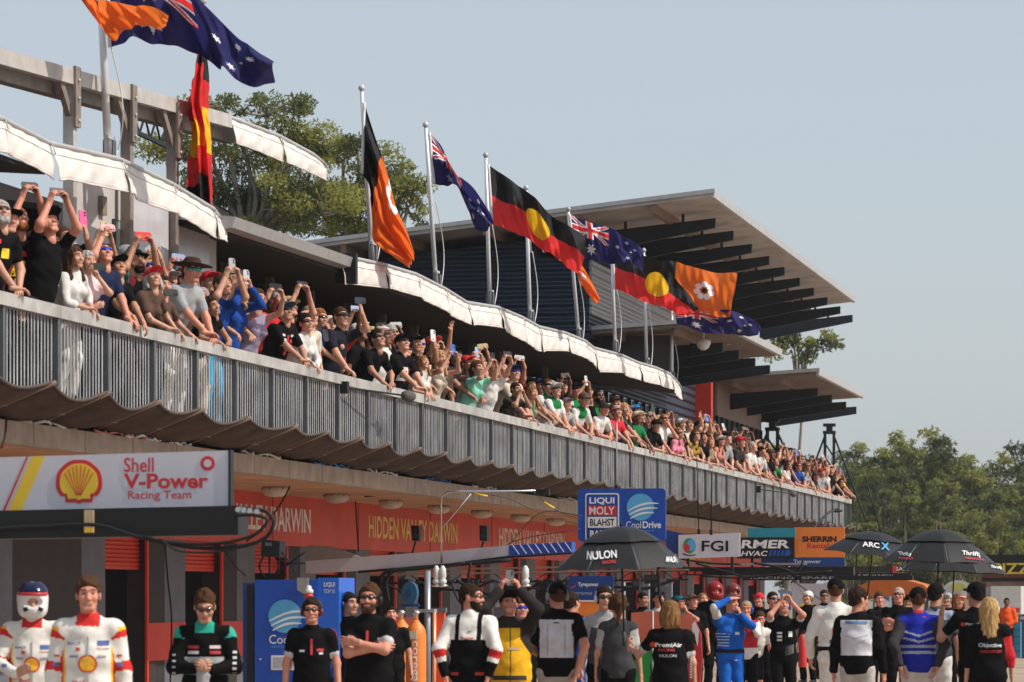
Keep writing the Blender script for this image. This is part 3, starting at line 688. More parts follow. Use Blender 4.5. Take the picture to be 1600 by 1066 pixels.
for row, (Y, x0, x1, st, sc) in enumerate(((185, 1330, 1760, 46, .78), (215, 1270, 1800, 40, 1.0), (255, 1240, 1850, 44, 1.22))):
    x = x0
    while x < x1: ft.append((x+rng.uniform(-14, 14), Y+rng.uniform(-12, 12), sc*.70*rng.uniform(.86, 1.12), row)); x += st*rng.uniform(.8, 1.2)
spec_h = [(1425,212,1.32),(1462,215,1.22),(1395,214,1.12),(1500,225,1.16),(1548,222,1.22),(1580,220,1.28),(1350,210,.95)]
ft += [(x, Y, s_*.74, 1) for x, Y, s_ in spec_h]
ft.sort(key=lambda t: t[0])
words_r = ["front row of the wood", "middle row of the wood", "rear row of the wood"]; cnt = [0, 0, 0]
nth = lambda n: f"{n}{'th' if 10<=n%100<=20 else {1:'st',2:'nd',3:'rd'}.get(n%10,'th')}"
for x, Y, sc, row in ft:
    cnt[row] += 1
    plant("gum_tree", PX(x, HY+EYE*F/Y, Y), tpl[int(rng.integers(5))], f"olive green gum tree in the {words_r[row]}, {nth(cnt[row])} along from the balcony", "wood beyond the pit lane", rng.uniform(0, 6.28), sc)
und = []
for k in range(150): und.append((rng.uniform(30, 175), rng.uniform(172, 262), rng.uniform(.4, 2.6), rng.uniform(.9, 1.9), 110, rng.integers(3)))
o = link("undergrowth", leaf_cloud(und, .4, seed=77)); o["kind"] = "stuff"
# ---------------------------------------------------------------- bodies grown as one smooth skin
def V3(*a): return np.array(a, np.float64)
def cap_(A, B, ra, rb, X=None, kx=1., k=.03, sign=1, tag_=0): return ('c', np.array(A, float), np.array(B, float), ra, rb, None if X is None else np.array(X, float), kx, k, sign, tag_)
def ell_(C, r, k=.02, sign=1, Rm=None): return ('e', np.array(C, float), np.array(r, float), Rm, k, sign)
def dist(p, P):
    if p[0] == 'c':
        _, A, B, ra, rb, X, kx, k, sg, _t = p
        ab = B-A; L2_ = ab.dot(ab)+1e-12; q = P-A; t = np.clip((q@ab)/L2_, 0, 1); q = q-t[..., None]*ab
        if kx != 1.: lx = q@X; q = q-(lx*(1-1/kx))[..., None]*X
        return np.sqrt((q*q).sum(-1))-(ra+(rb-ra)*t)
    _, C, r, Rm, k, sg = p
    q = P-C
    if Rm is not None: q = q@Rm
    k0 = np.sqrt(((q/r)**2).sum(-1)); k1 = np.sqrt(((q/(r*r))**2).sum(-1))+1e-9
    return k0*(k0-1)/k1
def bounds(p):
    if p[0] == 'c': m = max(p[3], p[4])*max(1, p[6]); return np.minimum(p[1], p[2])-m, np.maximum(p[1], p[2])+m
    m = max(p[2]) if p[3] is not None else p[2]; return p[1]-m, p[1]+m
def field(prims, h, pad=.03, clip=None):
    pos = [p for p in prims if p[-2 if p[0] == 'c' else -1] > 0]
    bs = [bounds(p) for p in pos]; lo = np.min([b[0] for b in bs], 0)-pad; hi = np.max([b[1] for b in bs], 0)+pad
    n = np.ceil((hi-lo)/h).astype(int)+1
    ax = [(lo[i]+h*np.arange(n[i])) for i in range(3)]
    Fd = np.full(n, .2, np.float32)
    for p in prims:
        k = p[7] if p[0] == 'c' else p[4]; sg = p[8] if p[0] == 'c' else p[5]
        a, b = bounds(p); i0 = np.maximum(0, np.floor((a-k-2*h-lo)/h).astype(int)); i1 = np.minimum(n, np.ceil((b+k+2*h-lo)/h).astype(int)+1)
        if (i1 <= i0).any(): continue
        sl_ = tuple(slice(i0[i], i1[i]) for i in range(3))
        P = np.stack(np.meshgrid(*[ax[i][sl_[i]] for i in range(3)], indexing='ij'), -1)
        d_ = dist(p, P); S = Fd[sl_]
        if sg > 0: hh = np.maximum(k-np.abs(S-d_), 0)/k; Fd[sl_] = np.minimum(S, d_)-hh*hh*k*.25
        else: d_ = -d_; hh = np.maximum(k-np.abs(S-d_), 0)/k; Fd[sl_] = np.maximum(S, d_)+hh*hh*k*.25
    if clip is not None:
        G = np.meshgrid(*ax, indexing='ij', sparse=True); Fd = clip(Fd, *G).astype(np.float32)
        for i in range(3):
            for e in (0, -1):
                ix = [slice(None)]*3; ix[i] = e; Fd[tuple(ix)] = np.maximum(Fd[tuple(ix)], .01)
    return Fd, lo, h
def surfnet(Fd, lo, h):
    s = Fd < 0; n = np.array(Fd.shape); m = n-1
    c = np.zeros(m, np.int8)
    offs = [(i, j, k) for i in (0, 1) for j in (0, 1) for k in (0, 1)]
    for o in offs: c += s[o[0]:o[0]+m[0], o[1]:o[1]+m[1], o[2]:o[2]+m[2]]
    act = (c > 0) & (c < 8); idx = np.argwhere(act)
    if not len(idx): return np.zeros((0, 3)), np.zeros((0, 4), int)
    ids = np.full(m, -1, np.int32); ids[act] = np.arange(len(idx))
    val = {o: Fd[idx[:, 0]+o[0], idx[:, 1]+o[1], idx[:, 2]+o[2]] for o in offs}
    sm = np.zeros((len(idx), 3)); ct = np.zeros(len(idx))
    for a in offs:
        for d_ in range(3):
            if a[d_]: continue
            b = list(a); b[d_] = 1; b = tuple(b); fa, fb = val[a], val[b]; mk = (fa < 0) != (fb < 0)
            t = np.where(mk, fa/np.where(mk, fa-fb, 1), 0)
            for q in range(3): sm[:, q] += np.where(mk, a[q]+(t if q == d_ else 0), 0)
            ct += mk
    v = lo+h*(idx+sm/ct[:, None]); Q = []
    for d_ in range(3):
        e, g = (d_+1) % 3, (d_+2) % 3
        a0 = [slice(None)]*3; a1 = [slice(None)]*3; a0[d_] = slice(0, -1); a1[d_] = slice(1, None)
        s0 = s[tuple(a0)]; df = np.argwhere(s0 != s[tuple(a1)])
        df = df[(df[:, e] > 0) & (df[:, g] > 0) & (df[:, e] < m[e]) & (df[:, g] < m[g])]
        if not len(df): continue
        E = np.zeros(3, int); E[e] = 1; G = np.zeros(3, int); G[g] = 1
        gi = lambda q: ids[q[:, 0], q[:, 1], q[:, 2]]
        q = np.stack([gi(df-E-G), gi(df-G), gi(df), gi(df-E)], 1); fl = ~s0[df[:, 0], df[:, 1], df[:, 2]]
        q[fl] = q[fl][:, ::-1]; Q.append(q)
    q = np.concatenate(Q); return v, q[(q >= 0).all(1)]
def sdf(prims, h, clip=None, pad=.03): return surfnet(*field(prims, h, pad, clip))
# ---------------------------------------------------------------- head, hair, hats (head frame: face towards -y, origin between the ears)
def head_prims(fem=False):
    j = .9 if fem else 1.
    return [ell_((0,.018,.036), (.075,.096,.083)), ell_((0,-.028,-.040), (.060*j,.062,.070), .03), cap_((-.02*j,-.066,-.093), (.02*j,-.066,-.093), .022*j, .022*j, k=.025),
            ell_((0,-.055,.005), (.058,.040,.050), .03), cap_((0,-.088,.012), (0,-.108,-.026), .008, .0125, k=.012), ell_((-.012,-.098,-.029), (.009,.011,.008), .008), ell_((.012,-.098,-.029), (.009,.011,.008), .008),
            cap_((-.045,-.074,.036), (-.012,-.090,.034), .011, .010, k=.015), cap_((.045,-.074,.036), (.012,-.090,.034), .011, .010, k=.015),
            ell_((-.043,-.066,-.022), (.022,.022,.020), .02), ell_((.043,-.066,-.022), (.022,.022,.020), .02),
            ell_((-.031,-.097,.010), (.017,.014,.011), .012, -1), ell_((.031,-.097,.010), (.017,.014,.011), .012, -1),
            cap_((-.022,-.084,-.060), (.022,-.084,-.060), .008, .008, k=.008), cap_((-.018,-.088,-.056), (.018,-.088,-.056), .006, .006, k=.006), cap_((-.016,-.087,-.067), (.016,-.087,-.067), .0065, .0065, k=.006),
            ell_((-.078,.012,-.002), (.010,.020,.030), .008), ell_((.078,.012,-.002), (.010,.020,.030), .008),
            cap_((0,.02,-.06), (0,.035,-.15), .055, .055, k=.03)]
def head_np(h, fem=False, smile=False):
    v, q = sdf(head_prims(fem), h); c = v[q].mean(1); m = np.zeros(len(q), int); x, y, z = np.abs(c[:, 0]), c[:, 1], c[:, 2]
    m[(x < .027) & (y < -.080) & (z > -.073) & (z < -.050)] = 1
    if smile: m[(x < .019) & (y < -.080) & (z > -.064) & (z < -.057)] = 2
    m[(x > .013) & (x < .052) & (y < -.062) & (z > .031) & (z < .043)] = 4
    b = MB()
    for sx in (-.031, .031):
        b.lathe([(.0012, -.0042), (.008, -.003), (.0108, 0), (.008, .003), (.0012, .0042)], (sx, 0, .009), 10)
    ev = np.array(b.v); ev[:, 1] = ev[:, 1]*.55-.0845; fq = [list(f) for f in b.f if len(f) == 4]; fm = [3]*len(fq)
    v2 = np.concatenate([v, ev]); q2 = np.concatenate([q, np.array(fq)+len(v)])
    return v2, q2, np.concatenate([m, np.array(fm)])
_lib = {}
def lib(k, fn):
    if k not in _lib: _lib[k] = fn()
    return _lib[k]
def skull(inf, top=0.): return [ell_((0,.018,.036+top/2), (.075+inf,.096+inf,.083+inf+top/2)), ell_((0,.03,-.02), (.066+inf,.075+inf,.07+inf), .02)]
def nz(x, y, z, f, a): return a*(np.sin(f*x+1.3*np.sin(f*.7*z))*np.sin(f*.9*y+.7)+.6*np.sin(f*1.7*z+f*x*.8+2*np.sin(f*y)))
def hair_mesh(kind, h):
    side = lambda x: np.abs(x)
    if kind in ('short', 'messy', 'buzz', 'quiff', 'curly'):
        inf, top, f, a = dict(short=(.010,.008,90,.0022), messy=(.014,.018,60,.006), buzz=(.004,.002,160,.0008), quiff=(.011,.024,70,.005), curly=(.020,.022,75,.009))[kind]
        def cl(Fd, x, y, z):
            line = .070-.70*(y+.085)-.0*x; line = np.where(y > .075, np.maximum(line, -.075), line)
            line = np.where((np.abs(x) > .055) & (y < -.02), np.maximum(line-.03, .0), line)
            ear = (np.abs(x) > .06) & (y > -.012) & (y < .035)
            line = np.where(ear, np.maximum(line, .034), line)
            return np.maximum(Fd+nz(x, y, z, f, a), line-z)
        return sdf(skull(inf, top), h, cl)
    if kind in ('long', 'bob', 'pony'):
        pr = skull(.014, .008)
        if kind == 'long': pr += [cap_((0,.075,.0), (0,.105,-.27), .075, .06, (1,0,0), 1.35, .03)]+[cap_((s*.075,.03,.0), (s*.085,-.005,-.22), .026, .03, k=.03) for s in (-1, 1)]
        if kind == 'bob': pr += [cap_((0,.06,-.02), (0,.065,-.10), .075, .07, (1,0,0), 1.3, .03)]+[cap_((s*.078,.02,.0), (s*.078,-.01,-.10), .025, .026, k=.03) for s in (-1, 1)]
        if kind == 'pony': pr += [cap_((0,.115,.05), (0,.15,.02), .03, .032, k=.02), cap_((0,.15,.02), (.01,.13,-.20), .034, .014, k=.02)]
        def cl(Fd, x, y, z):
            line = .070-.62*(y+.085)
            line = np.where((np.abs(x) > .062) | (y > .03), -.6, line)
            if kind == 'pony': line = np.where((y < .09) & (z > -.5), np.where(y > .03, -.05, np.where((np.abs(x) > .06) & (y > -.012), .03, line)), line)
            return np.maximum(Fd+nz(x, y, z*.22, 120, .005)+nz(x, y, z*.1, 45, .004), line-z)
        return sdf(pr, h, cl)
    if kind == 'beard':
        pr = [ell_((0,-.028,-.048), (.066,.069,.074)), cap_((-.02,-.068,-.098), (.02,-.068,-.098), .030, .030, k=.025)]
        def cl(Fd, x, y, z):
            mouth = (np.abs(x/.026)**2+((z+.061)/.011)**2)
            top = np.where(np.abs(x) > .045, .005, -.040)
            return np.maximum(np.maximum(Fd+nz(x, y, z, 110, .002), z-top), np.maximum(y-.02, np.where(y < -.04, (1.-mouth)*.01, -1)))
        return sdf(pr, h, cl)
    if kind == 'cap':
        pr = [ell_((0,.014,.046), (.093,.112,.096)), ell_((0,.03,-.02), (.083,.092,.087), .02)]; v1 = pr[:1]+[cap_((-.045,-.125,.052), (.045,-.125,.052), .045, .045, (0,0,1), .14, .01)]
        def cl(Fd, x, y, z):
            brim = (y < -.098) & (z < .066) & (z > .038)
            return np.maximum(Fd, np.where(y < -.080, -1, (.036-.12*(y+.08))-z))
        v1[1] = ell_((0,-.125,.052), (.078,.075,.0085), .012, Rm=np.array(Matrix.Rotation(R(-14), 3, 'X')))
        v1 = v1+[cap_((0,.012,.138), (0,.012,.143), .008, .008, k=.003), ell_((0,.128,.040), (.034,.05,.027), .006, -1)]
        def cl2(Fd, x, y, z): Fd = Fd+.0022*np.exp(-(np.sin(3*np.arctan2(x, y-.014+1e-6))/.13)**2)*(z > .05)+(z > .05)*.5*np.maximum(0, z-.128)**1.5; return np.maximum(Fd, np.minimum(.034-.10*(y+.08)-z, np.where(y < -.06, .030-z+.3*(y+.08), 1)))
        return sdf(v1, h, cl2)
    if kind == 'bandcap': return hair_mesh('cap', h)
    if kind == 'widehat':
        pr = [ell_((0,.015,.07), (.088,.105,.085)), ell_((0,.01,.058), (.205,.215,.012), .03)]
        return sdf(pr, h, lambda Fd, x, y, z: np.maximum(np.maximum(Fd+.0*x, .046+.5*(x*x)-.3*y*y-z), z-.135))
    if kind == 'brimhat':
        pr = [ell_((0,.015,.07), (.086,.104,.080)), ell_((0,.01,.052), (.150,.160,.010), .025)]
        return sdf(pr, h, lambda Fd, x, y, z: np.maximum(np.maximum(Fd, .040+.8*x*x-z), z-.132))
    if kind == 'helmet':
        pr = [ell_((0,.01,.03), (.128,.150,.135)), ell_((0,-.035,-.06), (.115,.118,.085), .05), ell_((0,-.16,.005), (.086,.085,.045), .015, -1), cap_((0,-.01,-.2), (0,-.01,-.12), .085, .085, k=.01, sign=-1)]
        return sdf(pr, h)
    if kind == 'visor':
        pr = [ell_((0,.01,.045), (.134,.158,.140))]
        return sdf(pr, h, lambda Fd, x, y, z: np.maximum(np.maximum(Fd, -(Fd+.010)), np.maximum(np.maximum(.085-z, y+.02), z-.165)))
    if kind == 'balaclava':
        return sdf(skull(.006, .0)+[ell_((0,-.028,-.045), (.068,.070,.078), .02), cap_((0,.01,-.10), (0,.02,-.17), .062, .07, k=.03), ell_((0,-.11,.005), (.055,.06,.026), .012, -1)], h)
def glasses_mesh():
    b = MB(); n = 24; vs = []; 
    for i in range(n+1):
        a = -1.22+2.44*i/n; x = .082*math.sin(a); y = .012-.115*math.cos(a); d_ = abs(a)
        hi_ = .026 if d_ < .95 else .026-.045*(d_-.95); lo_ = -.008+.017*math.exp(-(a/.13)**2) if d_ < .8 else -.008+.055*(d_-.8)
        lo_ = min(lo_, hi_-.005); k = 1.03
        vs += [(x, y, hi_), (x*k, y*k, hi_), (x*k, y*k, lo_), (x, y, lo_)]
    fs = []
    for i in range(n):
        for j in range(4): fs.append((i*4+j, i*4+(j+1) % 4, i*4+4+(j+1) % 4, i*4+4+j))
    b.add(vs, fs, True)
    for s in (-1, 1): b.beam((s*.079, -.032, .018), (s*.080, .02, .012), .004, .007)
    return b
def headset_mesh():
    b = MB().mat(C_BLACK)
    for s in (-1, 1): b.lathe([(.012, -.018), (.036, -.014), (.040, 0), (.036, .014), (.02, .018)], (0, 0, 0), 14)
    vs = []
    for i in range(len(b.v)):
        x, y, z = b.v[i]; s = -1 if i < len(b.v)/2 else 1; vs.append((s*.093+z, y*.85+.012, x-.002))
    b.v = vs
    b.tube([(.094*math.sin(a)*1.0, .015, .028+.103*math.cos(a)) for a in np.linspace(-1.5, 1.5, 15)], .010, 6)
    b.tube([(.095, -.01, -.02), (.085, -.08, -.06), (.03, -.118, -.07)], .004, 5)
    return b
# ---------------------------------------------------------------- hands: right hand, wrist at origin, fingers +z, palm towards -y, thumb on +x
def hand_np(kind, h):
    curl = dict(relaxed=(18, 28, 20), grip=(62, 78, 45), flat=(3, 5, 4), phone=(38, 42, 25), pinch=(50, 50, 30), drape=(30, 35, 20), open=(6, 10, 8))[kind]
    spread = dict(open=9, flat=2).get(kind, 3)
    pr = [cap_((0,0,-.03), (0,0,.01), .026, .027, (1,0,0), 1.25, .015), cap_((-.020,0,.035), (-.026,0,.082), .0145, .0125, k=.014), cap_((0,.001,.03), (-.008,.002,.088), .0155, .0125, k=.014), cap_((.012,0,.03), (.010,.001,.088), .0155, .0125, k=.014), cap_((.022,0,.035), (.028,0,.084), .0155, .0125, k=.014)]
    for i, (x, L, z0, r_) in enumerate(((-.029, .058, .080, .0078), (-.0095, .073, .088, .0088), (.010, .079, .090, .0092), (.029, .070, .086, .0090))):
        p = V3(x, 0, z0); a = 0; sp = R((i-1.5)*spread*1.4)
        for j, f_ in enumerate((.45, .30, .25)):
            a += R(curl[j]*(1+.10*(1.5-i)*(.6 if kind != 'flat' else 0)))
            q = p+L*f_*V3(math.sin(sp)*math.cos(a), -math.sin(a), math.cos(a)*math.cos(sp))
            rr = r_*(1-.09*j); pr.append(cap_(p, q, rr, rr*.93, k=.006 if j else .010)); p = q
    ta = dict(grip=(.030,-.045,.075), phone=(.044,-.040,.088), pinch=(.030,-.045,.090), flat=(.048,-.004,.085), open=(.075,-.010,.078)).get(kind, (.048,-.028,.080))
    m_ = V3(.040, -.012, .045); t_ = V3(*ta); pr += [cap_((.014,-.004,.018), m_, .0165, .0125, k=.014), cap_(m_, m_*.45+t_*.55, .0115, .0105, k=.006), cap_(m_*.45+t_*.55, t_, .0105, .0085, k=.006)]
    return sdf(pr, h, pad=.015)
def rotm(z, palm):
    z = z/np.linalg.norm(z); y = -(palm-z*palm.dot(z)); n_ = np.linalg.norm(y); y = y/n_ if n_ > 1e-4 else np.array(Vector(z).orthogonal().normalized())
    return np.stack([np.cross(y, z), y, z], 1)
SKIN = {k: M(c, .5, var=.10, scale=18, spec=.35) for k, c in dict(pale=(.60,.33,.235), fair=(.54,.28,.19), tan=(.43,.215,.135), brown=(.20,.09,.055), dark=(.085,.042,.028), red=(.58,.25,.17)).items()}
LIP = {k: M(c, .45, var=0) for k, c in dict(pale=(.45,.16,.13), fair=(.42,.14,.12), tan=(.32,.10,.08), brown=(.14,.05,.04), dark=(.07,.03,.025), red=(.42,.13,.11)).items()}
EYEW, EYED = M((.42,.38,.35), .3, var=0), M((.02,.015,.012), .2, var=0)
def hair_mat(c):
    m = M(c, .65, var=.55, scale=1, bump=.5, spec=.06); n = m.node_tree; nz_ = [x for x in n.nodes if x.type == 'TEX_NOISE'][0]; tc = [x for x in n.nodes if x.type == 'TEX_COORD'][0]
    mp = n.nodes.new("ShaderNodeMapping"); mp.inputs["Scale"].default_value = (140, 140, 14); n.links.new(tc.outputs["Object"], mp.inputs["Vector"]); n.links.new(mp.outputs[0], nz_.inputs["Vector"]); return m
HAIRC = {k: hair_mat(c) for k, c in dict(black=(.012,.010,.010), brown=(.075,.036,.018), dark=(.03,.017,.011), light=(.22,.115,.045), blond=(.42,.26,.11), red=(.26,.095,.035), grey=(.36,.34,.32), white=(.62,.60,.57)).items()}
GL = dict(black=M((.008,.008,.01), .12, var=0, spec=.6), blue=M((.01,.06,.55), .10, .7, var=0), teal=M((.02,.35,.42), .10, .7, var=0), brown=M((.05,.022,.012), .12, var=0, spec=.6), orange=M((.5,.12,.03), .15, .5, var=0))
_fab = {}
def fabric(c): return M(c, .85, var=.14, scale=11, bump=.45, spec=.08)
def ik(S, T, hint, L1_, L2_):
    d_ = T-S; L = np.linalg.norm(d_); n = d_/L; Lc = min(L, (L1_+L2_)*.995); a = (L1_**2-L2_**2+Lc**2)/(2*Lc); hh = math.sqrt(max(0, L1_**2-a*a))
    hint = hint-n*hint.dot(n); hint /= (np.linalg.norm(hint)+1e-9); return S+n*a+hint*hh, S+n*Lc
ARMSP = {}
class Person: pass
def pose_core(sp):
    """spine, shoulders and head of a 1.75 m figure facing -y"""
    q = Person(); fem = sp.get('fem', False); a = R(sp.get('lean', 0)); sd = R(sp.get('side', 0)); tw = R(sp.get('tw', 0))
    d_ = V3(math.sin(sd), -math.sin(a), math.cos(a)*math.cos(sd)); d_ /= np.linalg.norm(d_)
    q.hip = V3(0, math.sin(a)*.10, .95); q.dir = d_
    q.waist = q.hip+.15*d_; q.chest = q.hip+.33*d_; q.nb = q.hip+.515*d_
    L = V3(math.cos(tw), math.sin(tw), 0); L = L-d_*L.dot(d_); L /= np.linalg.norm(L); q.L = L
    q.fwd = np.cross(L, d_); q.fwd = q.fwd if q.fwd[1] < 0 or abs(a) > 1.3 else -q.fwd
    sw = (.155 if fem else .184)*sp.get('sh', 1.); q.S = {s: q.nb-.055*d_+s*sw*L for s in (-1, 1)}
    hy, hp, hr = [R(x) for x in sp.get('head', (0, 0, 0))]
    up = d_*.55+V3(0, 0, 1)*.45; up /= np.linalg.norm(up)
    q.neck = q.nb+.055*up+q.fwd*.012; q.Rh = Matrix.Rotation(hy, 3, 'Z') @ Matrix.Rotation(-hp, 3, 'X') @ Matrix.Rotation(hr, 3, 'Y')
    RhN = np.array(q.Rh); q.RhN = RhN
    q.hc = q.neck+.035*up+RhN@V3(0, -.012, .095)
    hs = sp.get('hs', 1.06); q.hs = hs
    q.top = q.hc[2]+.125*hs
    return q
def make_person(sp, base, phi, sc, h=.016, hh=.006, hd=.008, toL=None):
    """sp: pose and clothes; returns the body object (top level) with its clothing as children"""
    q = pose_core(sp); fem = sp.get('fem', False); g = sp.get('girth', 1.)
    X = q.L; limb = .9 if fem else 1.
    arms = {}
    for s, key in ((1, 'armL'), (-1, 'armR')):
        T, hint, kind, hdir, palm = sp[key](q, s, toL)
        E, Wr = ik(q.S[s], V3(*T), V3(*hint), .285, .255); fd = Wr-E; fd /= np.linalg.norm(fd)
        hdv = fd if hdir is None else V3(*hdir); hdv = hdv/np.linalg.norm(hdv); arms[s] = (E, Wr, kind, hdv, V3(*palm))
    st = sp.get('stride', 0.); legs = {}
    for s in (-1, 1):
        hipj = q.hip+V3(s*.088, 0, -.03); foot = V3(s*(.10+sp.get('stance', 0.)), s*st+.02, .085); K, A_ = ik(hipj, foot, V3(s*.05, -1, 0), .425, .425); legs[s] = (hipj, K, A_)
    # --- body
    sh_, tr_ = .006, .006
    def torso(inf, loose=1.):
        bl = sp.get('belly', 0.)
        p = [cap_(q.hip-.03*q.dir, q.hip+.06*q.dir, .112*g+inf, .108*g+inf, X, 1.36 if not fem else 1.42, .05, tag_=1),
             cap_(q.hip+.06*q.dir, q.chest-.06*q.dir, .104*g*loose+inf, .112*g*loose+inf, X, 1.30 if not fem else 1.18, .06, tag_=1),
             cap_(q.chest-.07*q.dir, q.nb-.13*q.dir, .110*(g*.6+.4)+inf, .096*(g*.5+.5)+inf, X, 1.38 if not fem else 1.26, .06, tag_=1),
             cap_(q.S[-1]+X*.02, q.S[1]-X*.02, .056+inf, .056+inf, k=.06, tag_=1), cap_(q.nb-.07*q.dir, q.nb, .085+inf, .058+inf, X, 1.25, .05, tag_=1)]
        if bl: p.append(ell_(q.waist+q.fwd*.05, V3(.13, .12, .13)*(1+bl), .06))
        if fem: p += [ell_(q.chest+.02*q.dir+q.fwd*.10+s*X*.07, V3(.06, .055, .06)+inf, .04) for s in (-1, 1)]
        return p
    neck = [cap_(q.nb-.03*q.dir, q.hc+q.RhN@V3(0, .03, -.07), .058*limb, .053*limb, k=.03)]
    def armp(s, inf, f0=0., f1=2., uk=.04):
        E, Wr = arms[s][:2]; S = q.S[s]; p = [cap_(S, S+(E-S)*min(1, f1), .052*limb+inf, (.052+(.042-.052)*min(1, f1))*limb+inf, k=uk, tag_=2)]
        if f1 > 1: e = E+(Wr-E)*(f1-1); p.append(cap_(E, e, .042*limb+inf, (.042+(.029-.042)*(f1-1))*limb+inf, k=.03, tag_=3))
        return p
    def legp(s, inf, f1=2., flare=0.):
        hj, K, A_ = legs[s]; p = [cap_(hj, hj+(K-hj)*min(1, f1), .092*(g*.5+.5)+inf, .063+(.03 if f1 < 1 else 0)*(1-f1)+inf, k=.04, tag_=4)]
        if f1 > 1: p.append(cap_(K, K+(A_-K)*(f1-1), .060+inf, .043+inf+flare, k=.03, tag_=5))
        return p
    pr = torso(-.010)+neck
    for s in (-1, 1):
        pr += armp(s, -.002 if fem else 0.)+legp(s, -.006)
        A_ = legs[s][2]; pr += [cap_(A_+V3(0,.03,-.04), A_+V3(s*.015,-.14,-.055), .035, .030, k=.03, tag_=6)]
    v, f = sdf(pr, h); VS = [v]; FS = [f]; MI = [np.zeros(len(f), int)]; n = len(v)
    hv, hf, hm = lib(('head', hd, fem, sp.get('smile', False)), lambda: head_np(hd, fem, sp.get('smile', False)))
    VS.append(hv*q.hs@q.RhN.T+q.hc); FS.append(hf+n); MI.append(hm); n += len(hv)
    for s in (-1, 1):
        E, Wr, kind, hdv, palm = arms[s]; av, af = lib(('hand', kind, hh), lambda: hand_np(kind, hh)); av = av.copy(); af_ = af
        if s > 0: av[:, 0] *= -1; af_ = af[:, ::-1]
        VS.append((av*(.92 if fem else 1.03))@rotm(hdv, palm).T+Wr); FS.append(af_+n); MI.append(np.zeros(len(af), int)); n += len(av)
    sk = sp.get('skin', 'fair'); hc_ = HAIRC[sp.get('hairc', 'brown')]
    me = mesh_np(np.concatenate(VS)*sc, np.concatenate(FS), [SKIN[sk], LIP[sk], EYEW, EYED, hc_ if sp.get('hairc') not in ('blond', 'white') else HAIRC['light']], np.concatenate(MI), True)
    body = link("person", me, None, base, phi); tag(body, sp.get('label'), "person", sp.get('group'))
    def sub(name, vv, ff, mats, idx=None, world=True):
        o = link(name, mesh_np(np.asarray(vv)*(sc if world else 1), ff, mats, idx, True), body); return o
    Mh = Matrix.Translation(Vector(q.hc*sc)) @ (q.Rh.to_4x4()) @ Matrix.Scale(sc*q.hs, 4)
    def onhead(name, me_, mat):
        o = link(name, me_, body); o.matrix_basis = Mh
        if mat is not None:
            o.material_slots[0].link = 'OBJECT'; o.material_slots[0].material = mat
        return o
    def hm_(kind): return lib(('hm', kind, hd), lambda: mesh_np(*hair_mesh(kind, hd), [C_BLACK], None, True))
    # --- clothes
    seed = sp.get('seed', rng.uniform(0, 6))
    amp = sp.get('fold', .0062)
    def folds(x, y, z): return amp*(1.1*(np.abs(np.sin(12*z+2.2*np.sin(6*x+seed)+5*y+seed))-.6)+.9*(np.abs(np.sin(10*x-8*z+2.4*np.sin(7*z+seed)+3*y))-.6)+.22*np.sin(47*z+26*x+4*np.sin(17*y)))
    tro = sp.get('trousers')
    if tro:
        f1 = .86 if sp.get('shorts') else 1.93
        pp = torso(.006)[:1]+legp(-1, .012 if not sp.get('shorts') else .022, f1, .012)+legp(1, .012 if not sp.get('shorts') else .022, f1, .012)
        zt_ = q.hip[2]+.09
        tv, tf = sdf(pp, h, lambda Fd, x, y, z: np.maximum(Fd+folds(x, y, z), z-zt_))
        sub("shorts" if sp.get('shorts') else "trousers", tv, tf, [fabric(tro)])
        if not sp.get('barefoot'):
            for s in (-1, 1):
                A_ = legs[s][2]; bv, bf = sdf([cap_(A_+V3(0,.035,-.045), A_+V3(s*.015,-.15,-.058), .042, .036, (1,0,0), 1.05, .02), cap_(A_+V3(0,.03,-.04), A_+V3(0,.02,.01), .045, .045, k=.03)], h, lambda Fd, x, y, z: np.maximum(Fd, -z))
                sub("shoe", bv, bf, [sp.get('shoe', C_BLACK)])
    shc = sp.get('shirt')
    if shc is not None:
        sl_ = dict(tee=.62, long=1.93, none=.10, three=1.4).get(sp.get('sleeve', 'tee'), .62)
        inf = sp.get('loose', .014)
        pp = torso(inf, 1.02)
        hem = sp.get('hem', .86)
        for s in (-1, 1): pp += armp(s, inf*.8 if sl_ > .2 else .006, 0, sl_, .05)
        if sp.get('collar', 1): pp.append(cap_(q.nb-.04*q.dir, q.nb+.022*q.dir+q.fwd*-.004, .075, .068, k=.02, tag_=7))
        wv = rng.uniform(0, 6)
        def cl(Fd, x, y, z): return np.maximum(Fd+folds(x, y, z), hem-z+.006*np.sin(14*x+wv))
        vv, ff = sdf(pp, h, cl)
        mats = [fabric(shc)]; idx = None
        if sp.get('paint'):
            c = vv[ff].mean(1); P = c
            caps = [p for p in pp if p[0] == 'c']; ds = np.stack([dist(p, P) for p in caps], 1); tg = np.array([p[-1] for p in caps])[ds.argmin(1)]
            # torso coordinates: along the spine, across, front/back
            rel = P-q.hip; al = rel@q.dir; ac = rel@q.L; fr = rel@q.fwd
            nm = [fabric(x) if isinstance(x, (tuple, str)) else x for x in sp['paint'][0]]; mats = mats+nm
            near = np.where(np.linalg.norm(P-q.S[1], axis=1) < np.linalg.norm(P-q.S[-1], axis=1), 1, -1)
            armt = np.zeros(len(P))
            for s in (-1, 1):
                d_ = arms[s][0]-q.S[s]; t_ = (P-q.S[s])@d_/(d_@d_); e_ = arms[s][1]-arms[s][0]; t2 = 1+np.clip((P-arms[s][0])@e_/(e_@e_), 0, 1)
                armt = np.where(near == s, np.where(tg == 3, t2, t_), armt)
            idx = sp['paint'][1](tg, al, ac, fr, armt, near)
        so_ = sub("shirt", vv, ff, mats, idx); body["_sh"] = 1
        q.shirt = (vv*sc, ff)
